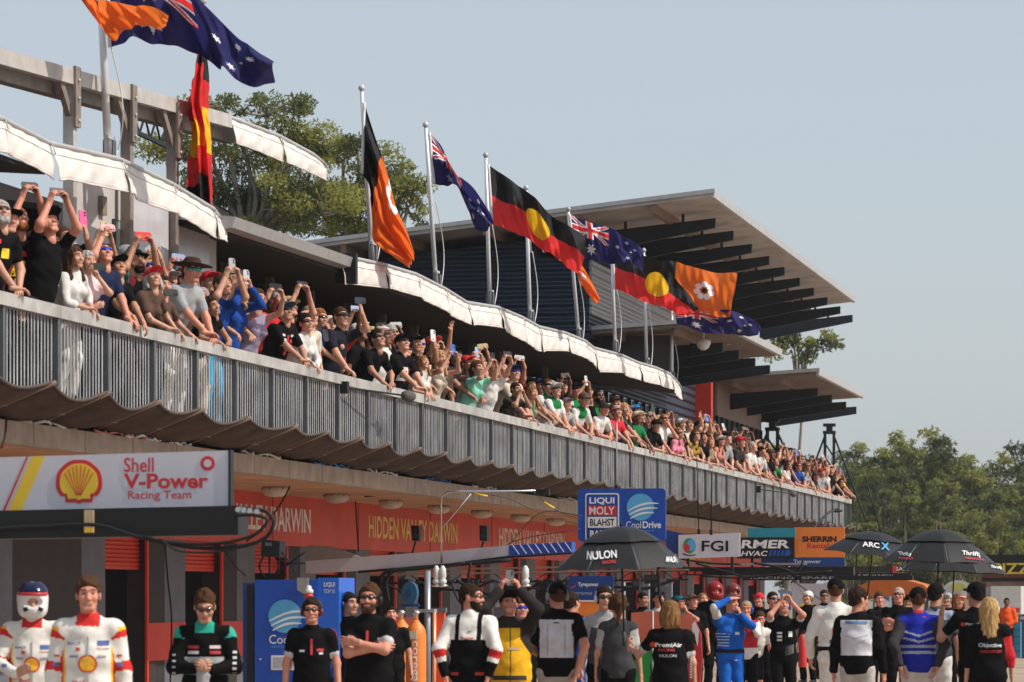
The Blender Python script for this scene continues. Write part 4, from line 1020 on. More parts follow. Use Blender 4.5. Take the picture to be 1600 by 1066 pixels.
    # --- hair and headgear
    if sp.get('hair', 'short') not in (None, 'bald'): onhead("hair", hm_(sp.get('hair', 'short')), hc_)
    if sp.get('beard'): onhead("beard", hm_('beard'), HAIRC[sp['beard']])
    if sp.get('cap'): onhead("cap", hm_('cap'), fabric(sp['cap']))
    if sp.get('hat'): onhead("hat", hm_(sp['hat'][0]), fabric(sp['hat'][1]))
    if sp.get('glasses'): onhead("sunglasses", lib('glasses', lambda: glasses_mesh().mesh(C_BLACK)), GL[sp['glasses']])
    if sp.get('headset'): onhead("headset", lib('headset', lambda: headset_mesh().mesh()), M(sp['headset'], .4) if sp['headset'] is not True else None)
    if sp.get('helmet'):
        onhead("balaclava", hm_('balaclava'), fabric((.7,.68,.66))); onhead("helmet", hm_('helmet'), M(sp['helmet'], .32, var=.05, spec=.3))
    q.arms = arms; q.body = body; q.sc = sc; q.Mh = Mh; q.base = base; q.phi = phi; q.onhead = onhead; q.hm = hm_; q.sub = sub; q.legs = legs
    return q
def decal(q, what, x0, x1, z0, z1, mat, back=False, name="lettering", bold=.02, n=(10, 6), yaw=0., parent=None):
    """a printed mark laid onto the shirt, 1.75 m figure coordinates"""
    vv, ff = q.shirt
    if not hasattr(q, 'bvh'): q.bvh = BVHTree.FromPolygons([Vector(p) for p in vv], [list(map(int, p)) for p in ff])
    if what is None:
        g = [(x0+(x1-x0)*i/n[0], z0+(z1-z0)*j/n[1]) for i in range(n[0]+1) for j in range(n[1]+1)]
        fs = [(i*(n[1]+1)+j, (i+1)*(n[1]+1)+j, (i+1)*(n[1]+1)+j+1, i*(n[1]+1)+j+1) for i in range(n[0]) for j in range(n[1])]
    elif isinstance(what, str):
        v, fs = text_np(what, bold, 0.); a = (v[:, 0]-v[:, 0].min())/np.ptp(v[:, 0]); b = (v[:, 1]-v[:, 1].min())/np.ptp(v[:, 1])
        g = [((x1+(x0-x1)*p) if back else (x0+(x1-x0)*p), z0+(z1-z0)*r_) for p, r_ in zip(a, b)]
    else: g, fs = what
    out = []; sc = q.sc; yd = 1 if back else -1; rz = Matrix.Rotation(yaw, 3, 'Z'); last = 0
    for x, z in g:
        o_ = rz @ Vector((x*sc, yd*1.0, z*sc)); h_ = q.bvh.ray_cast(o_, rz @ Vector((0, -yd, 0)))
        p = h_[0] if h_[0] is not None else rz @ Vector((x*sc, yd*.1*sc, z*sc))
        out.append(p+(rz @ Vector((0, yd, 0)))*.006)
    me = bpy.data.meshes.new("mesh"); me.from_pydata(out, [], fs); me.materials.append(mat); me.update()
    return link(name, me, q.body)
# ---------------------------------------------------------------- arm poses: (wrist, elbow hint, hand, hand direction, palm)
def A_down(q, s, t): return (q.S[s]+V3(s*.085, -.045, -.525), V3(s*.5, 1, 0), 'relaxed', None, V3(-s, -.25, 0))
def A_back(q, s, t): return (q.S[s]+V3(s*.02, .14, -.48), V3(s*.8, .6, 0), 'relaxed', None, V3(-s, 0, 0))
def A_fold(q, s, t):
    o = .05 if s > 0 else 0.
    return (q.chest+q.fwd*(.205+(.03 if s > 0 else 0))+q.L*(-s*.085)+V3(0, 0, -.045+o), V3(s*1., -.2, -.6), 'flat', tuple(q.L*(-s)+V3(0, .35, .12)), q.fwd*-1+V3(0,0,-.2))
def A_hold(z=-.12, y=.25, x=.06):
    return lambda q, s, t: (q.chest+q.fwd*y+q.L*(s*x)+V3(0, 0, z), V3(s*.9, .2, -.8), 'phone', tuple(q.fwd*.6+q.L*(-s*.6)+V3(0,0,.4)), V3(-s, 0, .4))
def A_phone(off=(0, -.32, .05), wide=.088, kind='phone'):
    def f(q, s, t):
        c = q.hc+q.RhN@V3(*off); x = q.RhN@V3(1, 0, 0)
        return (c+x*s*wide+V3(0, 0, -.075), V3(s*.75, -.15, -1), kind, tuple(-x*s*.35+V3(0, 0, 1)+q.RhN@V3(0, -.1, 0)), -x*s+q.RhN@V3(0, .25, 0))
    return f
def A_phone1(off=(0, -.34, .06)):
    def f(q, s, t):
        c = q.hc+q.RhN@V3(*off); x = q.RhN@V3(1, 0, 0)
        return (c+x*s*.03+V3(0, 0, -.12), V3(s*.8, -.1, -1), 'phone', tuple(V3(0, 0, 1)-x*s*.2), q.RhN@V3(-.6*s, .9, 0))
    return f
def A_shield(q, s, t):
    x = q.RhN@V3(1, 0, 0); fw = q.RhN@V3(0, -1, 0)
    return (q.hc+x*s*.125+fw*.09+q.RhN@V3(0, 0, .055), V3(s*1, -.3, -.35), 'flat', tuple(-x*s+fw*.25+V3(0, 0, .1)), V3(0, 0, -1)+fw*-.3)
def A_mouth(q, s, t):
    x = q.RhN@V3(1, 0, 0); fw = q.RhN@V3(0, -1, 0)
    return (q.hc+x*s*.05+fw*.13+V3(0, 0, -.17), V3(s*.8, 0, -1), 'pinch', tuple(V3(0, 0, 1)-x*s*.45), -fw-x*s*.4)
def A_face(q, s, t):
    x = q.RhN@V3(1, 0, 0); fw = q.RhN@V3(0, -1, 0)
    return (q.hc+x*s*.10+fw*.14+V3(0, 0, -.13), V3(s*.9, 0, -1), 'flat', tuple(V3(0, 0, 1)-x*s*.1), -fw*.4-x*s)
def A_wave(off=(.12, -.16, .30)):
    return lambda q, s, t: (q.hc+V3(s*off[0], off[1], off[2]), V3(s*1., .1, -.4), 'open', None, q.RhN@V3(0, -1, 0))
def A_point(d_, kind='relaxed'): return lambda q, s, t: (q.S[s]+V3(*d_), V3(s*.3, 0, -1), kind, None, V3(0, 0, -1))
def A_rail(du=0., over=.02, kind='drape', dz=.035):
    def f(q, s, t):
        if t is None: return A_down(q, s, t)
        p = t(q.S[s], du, over, dz); w_ = t(None, 0, 0, 0)
        return (p, V3(s*.8, .5, -.5), kind, tuple(w_*.9+V3(0, 0, -.55)), V3(0, 0, -1)-w_*.3)
    return f
def A_cross(q, s, t):
    """forearms lying on the rail, hands meeting"""
    if t is None: return A_fold(q, s, t)
    p = t((q.S[1]+q.S[-1])/2+q.L*(s*.05), 0, .03, .05); w_ = t(None, 0, 0, 0)
    return (p, V3(s*1., .3, -.5), 'relaxed', tuple(-q.L*s*.8+w_*.6+V3(0, 0, -.1)), V3(0, 0, -1))
def A_elbow(du=-.22):
    """elbow on the rail, hand dangling in front of it"""
    def f(q, s, t):
        if t is None: return A_fold(q, s, t)
        p = t(q.S[s], du, .13, -.02); w_ = t(None, 0, 0, 0)
        return (p, V3(s*.6, .8, -.1), 'drape', tuple(w_*.5+V3(0, 0, -.9)), -w_)
    return f
# ---------------------------------------------------------------- phones and small things in hands
def phone_mesh():
    b = MB().box((-.037, -.0045, -.075), (.037, .0045, .075)).mesh(C_BLACK); bm_ = bmesh.new(); bm_.from_mesh(b); bmesh.ops.bevel(bm_, geom=[e for e in bm_.edges if abs((e.verts[0].co-e.verts[1].co).y) > .005], offset=.01, segments=3, affect='EDGES'); bm_.to_mesh(b); bm_.free(); return b
def put_phone(q, label, col, off=(0, -.34, .07), land=True, grp="phones held up by the crowd", scale=1.12):
    me = lib('phone', phone_mesh); c = q.hc+q.RhN@V3(*off)
    Mw = Matrix.Translation(q.base) @ Matrix.Rotation(q.phi, 4, 'Z') @ Matrix.Scale(q.sc, 4) @ Matrix.Translation(Vector(c)) @ q.Rh.to_4x4() @ Matrix.Rotation(R(90 if land else 4), 4, 'Y') @ Matrix.Scale(scale, 4)
    o = link("phone", me); o.matrix_world = Mw; o.material_slots[0].link = 'OBJECT'; o.material_slots[0].material = M(col, .55, var=0, spec=.15); tag(o, label, "phone", grp)
    # back of the phone faces away from the holder
    l = link("camera_lens", lib('lens', lambda: MB().mat(EYED).lathe([(.009, -.0075), (.009, -.004)], (.02, 0, .055), 10, 'y').lathe([(.009, -.0075), (.009, -.004)], (.02, 0, .032), 10, 'y').mesh()), o)
    sc_ = link("screen", lib('screen', lambda: MB().mat(M((.03,.04,.05), .4, var=0, spec=.2)).box((-.034, .0046, -.07), (.034, .0052, .07)).mesh()), o)
    return o
# ---------------------------------------------------------------- the crowd along the balcony railing
CG = "spectators along the balcony railing"
BLK, CHA, NAV, WHT, CRM = (.006,.0055,.006), (.035,.031,.030), (.016,.022,.06), (.66,.64,.62), (.62,.54,.43)
BLU, TEAL, MINT, REDC, GRY = (.015,.06,.28), (.02,.16,.16), (.25,.62,.47), (.55,.03,.04), (.33,.34,.36)
GRN, BRN, PNK, LTB, YEL = (.015,.17,.05), (.10,.06,.045), (.75,.25,.35), (.25,.42,.68), (.85,.62,.03)
JEAN, DKJ, KHA = (.06,.09,.16), (.025,.03,.05), (.28,.22,.15)
CR = []
def place_crowd(px, py, sp, wb=12.42, face=(.80, -.60), lod=1):
    wb = wb-.20 if wb < 12.6 else 12.42+(wb-12.6)*.75
    """head top at photo pixel (px, py); feet on the deck on line wb"""
    CR.append((px, sp['label'])); sp['group'] = CG; f = Vector((*face, 0)).normalized(); phi = math.atan2(f.x, -f.y); q = pose_core(sp); sc = 1.
    Rz_ = Matrix.Rotation(phi, 3, 'Z')
    for _ in range(3):
        off = Rz_ @ Vector(q.hc*sc); du, dw = off.x*ST+off.y*CT, -off.x*CT+off.y*ST
        wh = wb+dw; uh = U(px, wh); zt_ = ZB(px, py, wh); sc = min(1.13, max(.84, (zt_-ZD)/q.top))
    base = BW(uh-du, wb, ZD)
    Mw = Matrix.Translation(base) @ Rz_.to_4x4() @ Matrix.Scale(sc, 4); Mi = Mw.inverted()
    def toL(S, du_, over, dz):
        if S is None:
            v = Mi.to_3x3() @ (BW(0, -1, 0)-BW(0, 0, 0)); return np.array(v.normalized())
        p = Mw @ Vector(S); u_ = p.x*ST+p.y*CT; return np.array(Mi @ BW(u_+du_, W0-over, ZR+dz))
    h, hh, hd = [(.014, .0058, .0075), (.018, .0068, .009), (.024, .009, .011)][lod]
    return make_person(sp, base, phi, sc, h, hh, hd, toL)
_ac = np.random.default_rng(5)
def S(label, **k):
    c = _ac.integers(5); L_, R_ = [(A_cross, A_cross), (A_rail(-.22), A_rail(-.10)), (A_elbow(-.15), A_cross), (A_cross, A_rail(-.2)), (A_elbow(-.25), A_elbow(-.1))][c]
    if 'lean' in k: k['lean'] = k['lean']+6
    d = dict(label=label, armL=L_, armR=R_, head=(-22, 14, 0), lean=float(_ac.uniform(14, 24)), trousers=DKJ, skin='fair'); d.update(k); return d
PH = lambda **k: dict(armL=A_phone(**k), armR=A_phone(**k))
def logos(q, *marks):
    for (x0, x1, z0, z1, c) in marks: decal(q, None, x0, x1, z0, z1, M(c, .7), name="logo", n=(4, 3))
# near end ------------------------------------------------------
q = place_crowd(2, 312, S("grey bearded man in sunglasses and black shirt with a yellow roundel, nearest on the balcony", hairc='grey', beard='grey', glasses='black', shirt=BLK, armL=A_cross, armR=A_cross, lean=14, head=(-30, 22, 0)), lod=0)
logos(q, (-.04, .06, 1.20, 1.29, YEL), (-.12, -.06, 1.33, 1.37, REDC))
q = place_crowd(28, 322, S("red bearded man in a black and yellow shirt filming with both arms raised", hairc='red', beard='red', shirt=BLK, head=(-18, 24, 0), skin='red', **PH(off=(.02, -.30, .16))), wb=12.75, lod=0)
logos(q, (-.10, .12, 1.10, 1.24, YEL), (-.10, .10, 1.28, 1.33, REDC))
put_phone(q, "dark phone held up by the red bearded man", (.05,.05,.055), off=(.02, -.30, .19))
q = place_crowd(75, 328, S("man in black cap and black T-shirt filming with both bare arms raised", cap=BLK, shirt=BLK, girth=1.1, head=(-14, 26, 0), skin='red', hairc='dark', **PH(off=(.0, -.28, .15), wide=.10)), lod=0)
put_phone(q, "dark grey phone held up by the man in black cap and black T-shirt", (.10,.10,.11), off=(0, -.28, .18))
q = place_crowd(100, 352, S("person in a yellow shirt mostly hidden behind raised arms, holding a pink phone", hairc='brown', shirt=YEL, head=(-10, 15, 0), armL=A_phone1(), armR=A_down), wb=13.1, lod=1)
put_phone(q, "bright pink phone held up behind the man in the black T-shirt", (.75,.10,.28), off=(0, -.34, .10), land=False)
q = place_crowd(117, 386, S("brown haired woman in a crisp white blouse at the railing", fem=True, hair='long', hairc='brown', shirt=WHT, sleeve='three', head=(-5, 8, 0), armL=A_rail(.05), trousers=WHT), wb=12.35, lod=0)
q = place_crowd(137, 393, S("grey haired woman in a pink flowered top peering into a small camera", fem=True, hair='bob', hairc='grey', shirt=(.72,.55,.57), armL=A_mouth, armR=A_hold(-.10, .25), head=(-18, 10, 0), girth=1.05), wb=12.35, lod=0)
logos(q, (-.08, -.02, 1.10, 1.15, PNK), (.0, .07, 1.15, 1.19, REDC), (-.05, .02, 1.22, 1.26, PNK))
put_phone(q, "small dark camera phone held low by the grey haired woman", (.03,.03,.03), off=(.03, -.22, -.10))
q = place_crowd(162, 378, S("man in mirrored blue sunglasses and navy polo filming with a pink phone", glasses='blue', hairc='brown', hair='buzz', shirt=NAV, skin='red', head=(-20, 26, 0), armR=A_phone(off=(-.02, -.26, .14)), armL=A_rail(-.2)), wb=12.55, lod=0)
put_phone(q, "pale pink phone held before the mirrored blue sunglasses", (.75,.38,.38), off=(-.04, -.27, .16))
q = place_crowd(184, 401, S("man in a black cap and open black shirt looking up, hand on the railing", cap=BLK, shirt=BLK, skin='tan', head=(-20, 24, 0), lean=18), wb=12.5, lod=0)
q = place_crowd(213, 391, S("man in a round black hat and black teal shirt holding a red phone aloft", hat=('brimhat', BLK), shirt=BLK, skin='tan', beard='dark', head=(-22, 18, 0), paint=([TEAL], lambda tg, al, ac, fr, at, n: np.where((tg == 2) | (ac > .12), 1, 0)), **PH(off=(-.03, -.30, .14), wide=.11)), wb=12.85, lod=0)
put_phone(q, "bright red phone held up by the man in the round black hat", (.72,.03,.03), off=(-.03, -.30, .17), scale=1.25)
q = place_crowd(239, 418, S("older woman in a red cap and dark brown shirt leaning with a phone in hand", fem=True, cap=REDC, hair='bob', hairc='grey', shirt=BRN, lean=22, head=(-25, 22, 0), armL=A_rail(.15), armR=A_cross), wb=12.5, lod=0)
put_phone(q, "black phone held over the railing by the woman in the red cap", (.02,.02,.02), off=(.06, -.30, -.32))
q = place_crowd(256, 432, S("dark haired woman cupping a hand beside her mouth", fem=True, hair='pony', hairc='dark', shirt=BRN, head=(-25, 10, 0), armR=A_face, armL=A_rail(.1), lean=20), wb=12.55, lod=0)
q = place_crowd(300, 402, S("man in a huge dark sun hat, blue mirror glasses and grey shirt", hat=('widehat', (.05,.028,.022)), glasses='teal', shirt=GRY, skin='red', lean=26, head=(-8, -2, 8), armL=A_cross, armR=A_cross, girth=1.08, trousers=WHT), wb=12.6, lod=0)
q = place_crowd(327, 420, S("person in a red cap half hidden behind the huge sun hat", cap=REDC, shirt=BLU, hairc='red'), wb=13.1, lod=1)
q = place_crowd(331, 463, S("dark haired woman tilting her head and smiling, black top with a lanyard", fem=True, hair='pony', hairc='dark', skin='tan', shirt=BLK, sleeve='none', lean=30, head=(-12, 4, -22), smile=True, trousers=CRM), wb=12.5, lod=0)
q = place_crowd(348, 428, S("person in a royal blue shirt filming with a phone above the smiling woman", hairc='brown', shirt=BLU, head=(-15, 12, 0), trousers=(.05,.35,.6), **PH(off=(-.04, -.28, .10))), wb=12.8, lod=0)
put_phone(q, "silver phone held upright by the person in royal blue", (.35,.36,.38), off=(-.04, -.28, .15), land=False)
q = place_crowd(368, 430, S("person in a bright blue long sleeved jacket hiding their face behind a phone", fem=True, hairc='blond', hair='long', shirt=BLU, sleeve='long', head=(-15, 12, 0), **PH(off=(0, -.22, .02), wide=.06)), wb=12.6, lod=0)
put_phone(q, "white and black phone held before the face of the blue jacketed person", (.45,.45,.48), off=(0, -.23, .05), land=False)
q = place_crowd(403, 452, S("woman in a lilac and black top filming with her phone held level", fem=True, hair='bob', hairc='brown', shirt=(.30,.25,.36), sleeve='none', head=(-12, 8, 0), **PH(off=(0, -.36, .05), wide=.11)), wb=12.55, lod=0)
put_phone(q, "black phone held level by the woman in the lilac top", (.02,.02,.022), off=(0, -.36, .08), scale=1.3)
q = place_crowd(446, 472, S("stout man in a dark teal cap and black shirt covered in white marks", cap=(.02,.06,.09), glasses='black', shirt=BLK, skin='tan', girth=1.15, head=(-18, 16, 0), armL=A_cross, armR=A_cross, lean=20), wb=12.55, lod=0)
logos(q, (-.13, -.06, 1.28, 1.31, WHT), (-.13, -.06, 1.22, 1.25, WHT), (-.12, -.05, 1.16, 1.19, WHT), (.05, .13, 1.28, 1.31, WHT), (.05, .13, 1.21, 1.25, REDC), (.05, .12, 1.14, 1.18, WHT), (-.02, .02, 1.05, 1.30, REDC))
q = place_crowd(478, 490, S("dark haired woman in sunglasses and a loose white shirt with a phone low in hand", fem=True, hair='pony', hairc='black', glasses='brown', shirt=WHT, sleeve='long', head=(-15, 10, -8), lean=24, armL=A_hold(-.12, .28), armR=A_rail(-.2)), wb=12.5, lod=0)
put_phone(q, "dark phone held low by the woman in the loose white shirt", (.04,.04,.06), off=(.05, -.30, -.24), land=False)
q = place_crowd(500, 483, S("woman with red blond hair, big sunglasses and a blue shirt", fem=True, hair='long', hairc='red', glasses='black', shirt=(.10,.25,.60), head=(-10, 8, 0), armL=A_mouth), wb=12.75, lod=0)
q = place_crowd(533, 480, S("man in sunglasses and dark navy polo raising a phone with one bent arm", glasses='black', hairc='brown', shirt=(.018,.018,.028), head=(-15, 10, 0), armL=A_phone1(off=(.12, -.25, .16)), armR=A_rail(-.2), lean=14), wb=12.5, lod=0)
put_phone(q, "small dark phone raised by the man in the dark navy polo", (.03,.04,.06), off=(.12, -.27, .16))
q = place_crowd(590, 516, S("man with dark combed hair and sunglasses, black team shirt, leaning far over", hair='quiff', hairc='black', glasses='black', shirt=BLK, skin='tan', lean=32, head=(-12, 22, 0), girth=1.08), wb=12.55, lod=0)
q = place_crowd(611, 504, S("grey haired man in sunglasses, one bare arm pointing along the balcony", hairc='grey', glasses='black', shirt=CHA, skin='red', head=(-18, 14, 0), armR=A_point((-.52, -.06, .02)), armL=A_mouth), wb=12.85, lod=0)
q = place_crowd(629, 522, S("man in a black cap and black, white and red patterned shirt", cap=BLK, glasses='black', shirt=BLK, skin='fair', head=(-18, 18, 0), lean=16), wb=12.55, lod=0)
logos(q, (-.11, .10, 1.22, 1.27, WHT), (-.11, -.07, 1.12, 1.22, WHT), (.06, .10, 1.12, 1.22, WHT), (-.11, .10, 1.08, 1.12, WHT), (.10, .15, 1.05, 1.25, REDC))
q = place_crowd(648, 523, S("man in a black cap with a white front filming with a pale phone", cap=BLK, shirt=BLK, skin='tan', head=(-15, 12, 0), armL=A_phone1(off=(.06, -.34, .02)), armR=A_rail(-.2)), wb=12.8, lod=0)
put_phone(q, "pale silver phone held beside the red cap's raised bare arm", (.6,.62,.6), off=(.06, -.35, .03), land=False)
q = place_crowd(675, 524, S("woman in a red cap reaching a phone high above her head", fem=True, cap=REDC, hair='long', hairc='brown', shirt=CRM, sleeve='none', head=(-15, 16, 0), armL=A_wave((.16, -.20, .22)), armR=A_rail(-.2)), wb=12.8, lod=0)
q = place_crowd(662, 556, S("fair haired girl in a white top resting both hands on the railing, below raised arms", fem=True, hair='long', hairc='light', shirt=WHT, sleeve='none', lean=20, head=(-20, 18, 0), hs=.95), wb=12.4, lod=0)
q = place_crowd(688, 548, S("long haired blonde woman in a cream strap top filming with a blue phone", fem=True, hair='long', hairc='blond', shirt=CRM, sleeve='none', head=(-16, 6, 0), **PH(off=(.03, -.30, .06))), wb=12.45, lod=0)
put_phone(q, "blue phone held up by the long haired blonde woman", (.06,.18,.6), off=(.03, -.30, .10), land=False)
q = place_crowd(711, 541, S("man in a dark cap and sunglasses standing behind the blonde woman", cap=BLK, glasses='black', shirt=CHA, skin='tan'), wb=12.85, lod=0)
q = place_crowd(730, 556, S("person in a red cap and pale sleeveless top holding both arms up", cap=REDC, shirt=(.6,.45,.4), sleeve='none', head=(-12, 14, 0), skin='red', **PH(off=(0, -.22, .0), wide=.07)), wb=12.7, lod=0)
q = place_crowd(746, 564, S("woman in a mint green T-shirt filming with her phone upright", fem=True, hair='pony', hairc='brown', shirt=MINT, loose=.02, head=(-12, 12, 0), lean=20, **PH(off=(.05, -.34, .06), wide=.07)), wb=12.45, lod=0)
put_phone(q, "black phone held upright by the woman in mint green", (.03,.03,.03), off=(.05, -.34, .1), land=False)
q = place_crowd(771, 566, S("person in a loose white T-shirt stretching both arms to film", shirt=WHT, loose=.022, hairc='light', head=(-14, 14, 0), lean=18, **PH(off=(.02, -.36, .12))), wb=12.5, lod=0)
put_phone(q, "dark phone held out by the person in the loose white T-shirt", (.03,.03,.05), off=(.02, -.37, .16))
q = place_crowd(787, 572, S("red faced man with shaved hair behind the loose white T-shirt", hair='buzz', hairc='light', skin='red', glasses='black', shirt=GRY), wb=12.85, lod=1)
q = place_crowd(803, 570, S("man in a dark cap and blue mirror glasses, cream T-shirt", cap=NAV, glasses='blue', shirt=CRM, skin='fair', head=(-24, 14, 0), lean=20), wb=12.55, lod=0)
q = place_crowd(806, 598, S("photographer aiming a black camera low over the railing", shirt=CHA, hairc='dark', skin='tan', lean=26, head=(-14, 0, 0), **PH(off=(0, -.17, -.03), wide=.06)), wb=12.4, lod=1)
q = place_crowd(832, 604, S("long haired woman covering her mouth with one hand", fem=True, hair='long', hairc='light', shirt=(.3,.36,.26), sleeve='none', lean=22, head=(-16, 6, 0), armL=A_mouth, armR=A_rail(-.2)), wb=12.4, lod=1)
q = place_crowd(828, 590, S("person in a plain dark cap behind the woman covering her mouth", cap=BLK, shirt=CHA, skin='tan'), wb=12.8, lod=1)
q = place_crowd(843, 592, S("person in a navy cap with grey brim behind the long haired woman", cap=NAV, shirt=GRY, skin='fair'), wb=12.9, lod=1)
def wg(tg, al, ac, fr, at, n): return np.where(((tg == 7) | (al > .40)) & (np.abs(ac) < .12) & (al < .60), 1, 0)
WGP = ([GRN], wg)
q = place_crowd(856, 592, S("brown haired man in dark sunglasses and a white green team shirt", hairc='brown', glasses='black', shirt=WHT, paint=WGP, smile=True), wb=12.65, lod=1)
q = place_crowd(868, 598, S("smiling man in white fronted cap and white green shirt, first of the green shouldered team", cap=(.45,.42,.40), glasses='black', shirt=WHT, paint=WGP, smile=True), wb=12.5, lod=1)
q = place_crowd(878, 590, S("person in a brown cap standing behind the smiling team man", cap=(.12,.09,.08), shirt=CHA), wb=12.95, lod=1)
q = place_crowd(886, 622, S("person in black and white stripes leaning both forearms on the railing", cap=(.15,.13,.13), shirt=(.35,.34,.34), lean=28, armL=A_cross, armR=A_cross), wb=12.4, lod=1)
q = place_crowd(900, 598, S("man in a tall black cap and sunglasses, white green shirt, holding a white camera", cap=BLK, glasses='black', shirt=WHT, paint=WGP, skin='red', armR=A_hold(.05, .24), armL=A_rail(-.2)), wb=12.7, lod=1)
q = place_crowd(913, 614, S("man in a brown white cap bowing over the railing in a white green shirt", cap=(.10,.07,.06), shirt=WHT, paint=WGP, lean=30, head=(-18, -8, 0)), wb=12.5, lod=1)
q = place_crowd(921, 606, S("man with short brown hair and clear view over the team caps, white shirt", hairc='brown', shirt=WHT, skin='red'), wb=12.9, lod=1)
q = place_crowd(935, 609, S("bearded dark skinned man in sunglasses and black green polo", skin='brown', hairc='black', hair='buzz', beard='black', glasses='black', shirt=BLK, paint=WGP, smile=True), wb=12.65, lod=1)
q = place_crowd(944, 629, S("man in a charcoal cap and white shirt, folded forearms on the railing", cap=CHA, shirt=WHT, skin='red', lean=28, head=(-20, -6, 0), armL=A_cross, armR=A_cross), wb=12.45, lod=1)
q = place_crowd(962, 611, S("tall person in a broad dark brown hat", hat=('brimhat', (.05,.028,.022)), shirt=BRN, hairc='dark', skin='tan'), wb=12.9, lod=1)
q = place_crowd(964, 634, S("person in a faded pink hat and red shirt", hat=('brimhat', (.45,.28,.25)), shirt=REDC, lean=18), wb=12.5, lod=1)
q = place_crowd(976, 630, S("person with long blond hair and navy top beside a black video camera", fem=True, hair='long', hairc='blond', shirt=NAV, lean=16), wb=12.7, lod=1)
q = place_crowd(994, 633, S("person in a bright blue hat standing in the second row", hat=('brimhat', (.02,.18,.45)), shirt=CHA, skin='tan'), wb=12.95, lod=1)
q = place_crowd(996, 643, S("dark skinned man in a cream cap and vivid green shirt", cap=CRM, shirt=GRN, skin='brown', hairc='black'), wb=12.5, lod=1)
q = place_crowd(1010, 648, S("man in a black T-shirt raising one arm with a phone, wristband on", shirt=BLK, hairc='dark', skin='fair', armL=A_phone1(off=(.02, -.25, .18)), armR=A_cross, girth=1.1), wb=12.6, lod=1)
put_phone(q, "dark phone raised by the man in black with the wristband", (.04,.06,.06), off=(.02, -.27, .2), land=False)
q = place_crowd(1025, 656, S("man in a black cap hunched with clasped hands beyond the railing", cap=BLK, shirt=BLK, lean=32, armL=A_cross, armR=A_cross, head=(-20, 0, 0)), wb=12.5, lod=1)
q = place_crowd(1038, 646, S("man in sunglasses and a plain bright white T-shirt, hand at mouth", hairc='red', glasses='black', shirt=WHT, skin='red', armL=A_mouth, armR=A_cross, hair='buzz', lean=18), wb=12.45, lod=1)
q = place_crowd(1047, 637, S("person in a tan cap behind the bright white T-shirt", cap=KHA, shirt=GRY, skin='tan'), wb=12.9, lod=1)
q = place_crowd(1064, 654, S("woman in a white cap and black top leaning to the track", fem=True, cap=WHT, hair='pony', hairc='brown', shirt=BLK, lean=22), wb=12.5, lod=1)
q = place_crowd(1061, 668, S("woman in sunglasses tilting sideways with pink sleeves", fem=True, hair='long', hairc='light', glasses='black', shirt=PNK, lean=26, head=(-14, 6, -20)), wb=12.35, lod=1)
q = place_crowd(1076, 646, S("man lifting a teal phone with one bare arm above a white cap", hairc='brown', shirt=CRM, sleeve='none', armL=A_wave((.12, -.2, .16)), armR=A_rail(-.2)), wb=12.8, lod=1)
# far end: many people a few pixels wide, each with a look and a pose of its own
far = [(1092,658,'black cap','black shirt','filming'),(1105,668,'brown hair','white phone case shirt','filming'),(1099,676,'dark hair','black shirt','leaning'),(1116,672,'blond hair','cream top','filming'),(1126,680,'pale cap','salmon top','leaning'),(1136,676,'black hat','grey shirt','resting'),(1146,684,'dark cap','white T-shirt','filming'),
       (1142,672,'brown hair','charcoal shirt','standing'),(1157,682,'red cap','dark brown shirt','leaning'),(1166,679,'brown hair','black singlet','filming'),(1176,690,'grey hair','white shirt','leaning'),(1183,684,'black cap','navy shirt','shielding'),(1190,698,'black hat','pale grey T-shirt','resting'),
       (1199,690,'dark hair','teal shirt','standing'),(1205,702,'brown hat','black shirt','leaning'),(1215,700,'black wide hat','charcoal shirt','filming'),(1222,712,'light hair','white shirt','mouth'),(1228,698,'black cap','salmon top','shielding'),(1236,708,'dark hair','black singlet','filming'),(1243,706,'pale cap','pink shirt','standing'),
       (1252,711,'brown hair','dark navy shirt','sunglasses'),(1247,722,'brown hair','royal blue shirt','resting'),(1261,722,'light hair','grey top','leaning'),(1268,716,'dark cap','olive shirt','standing'),(1276,722,'brown hair','white shirt','filming'),(1284,732,'red cap','grey shirt','resting'),(1291,730,'blond hair','white singlet','leaning'),
       (1297,726,'dark hair','black shirt','shielding'),(1303,738,'brown cap','tan shirt','filming'),(1309,728,'olive cap','yellow vest','standing'),(1314,748,'dark hair','black top','leaning'),(1087,672,'brown hair','mustard top','resting'),(1152,694,'light hair','brown top','mouth'),(1211,714,'dark hair','green and black shirt','resting'),(1232,720,'brown hair','white and navy top','leaning'),
       (1110,684,'red hair','tan top','resting'),(1172,700,'dark hair','salmon shirt','mouth'),(1196,708,'blond hair','navy top','leaning'),(1260,734,'dark hair','cream shirt','resting'),(1275,738,'brown cap','charcoal top','leaning')]
CW = dict(black=BLK, white=WHT, cream=CRM, salmon=(.55,.22,.17), grey=GRY, charcoal=CHA, brown=BRN, navy=NAV, pale=(.5,.5,.5), teal=TEAL, pink=PNK, royal=BLU, olive=(.10,.11,.04), tan=KHA, yellow=YEL, mustard=(.4,.25,.04), green=GRN, dark=(.04,.035,.035), blue=BLU)
look = dict(filming='filming', leaning='leaning over', resting='arms folded', standing='standing behind', shielding='shading eyes', mouth='hand at mouth', sunglasses='in sunglasses')
far.sort(key=lambda t: -t[0])
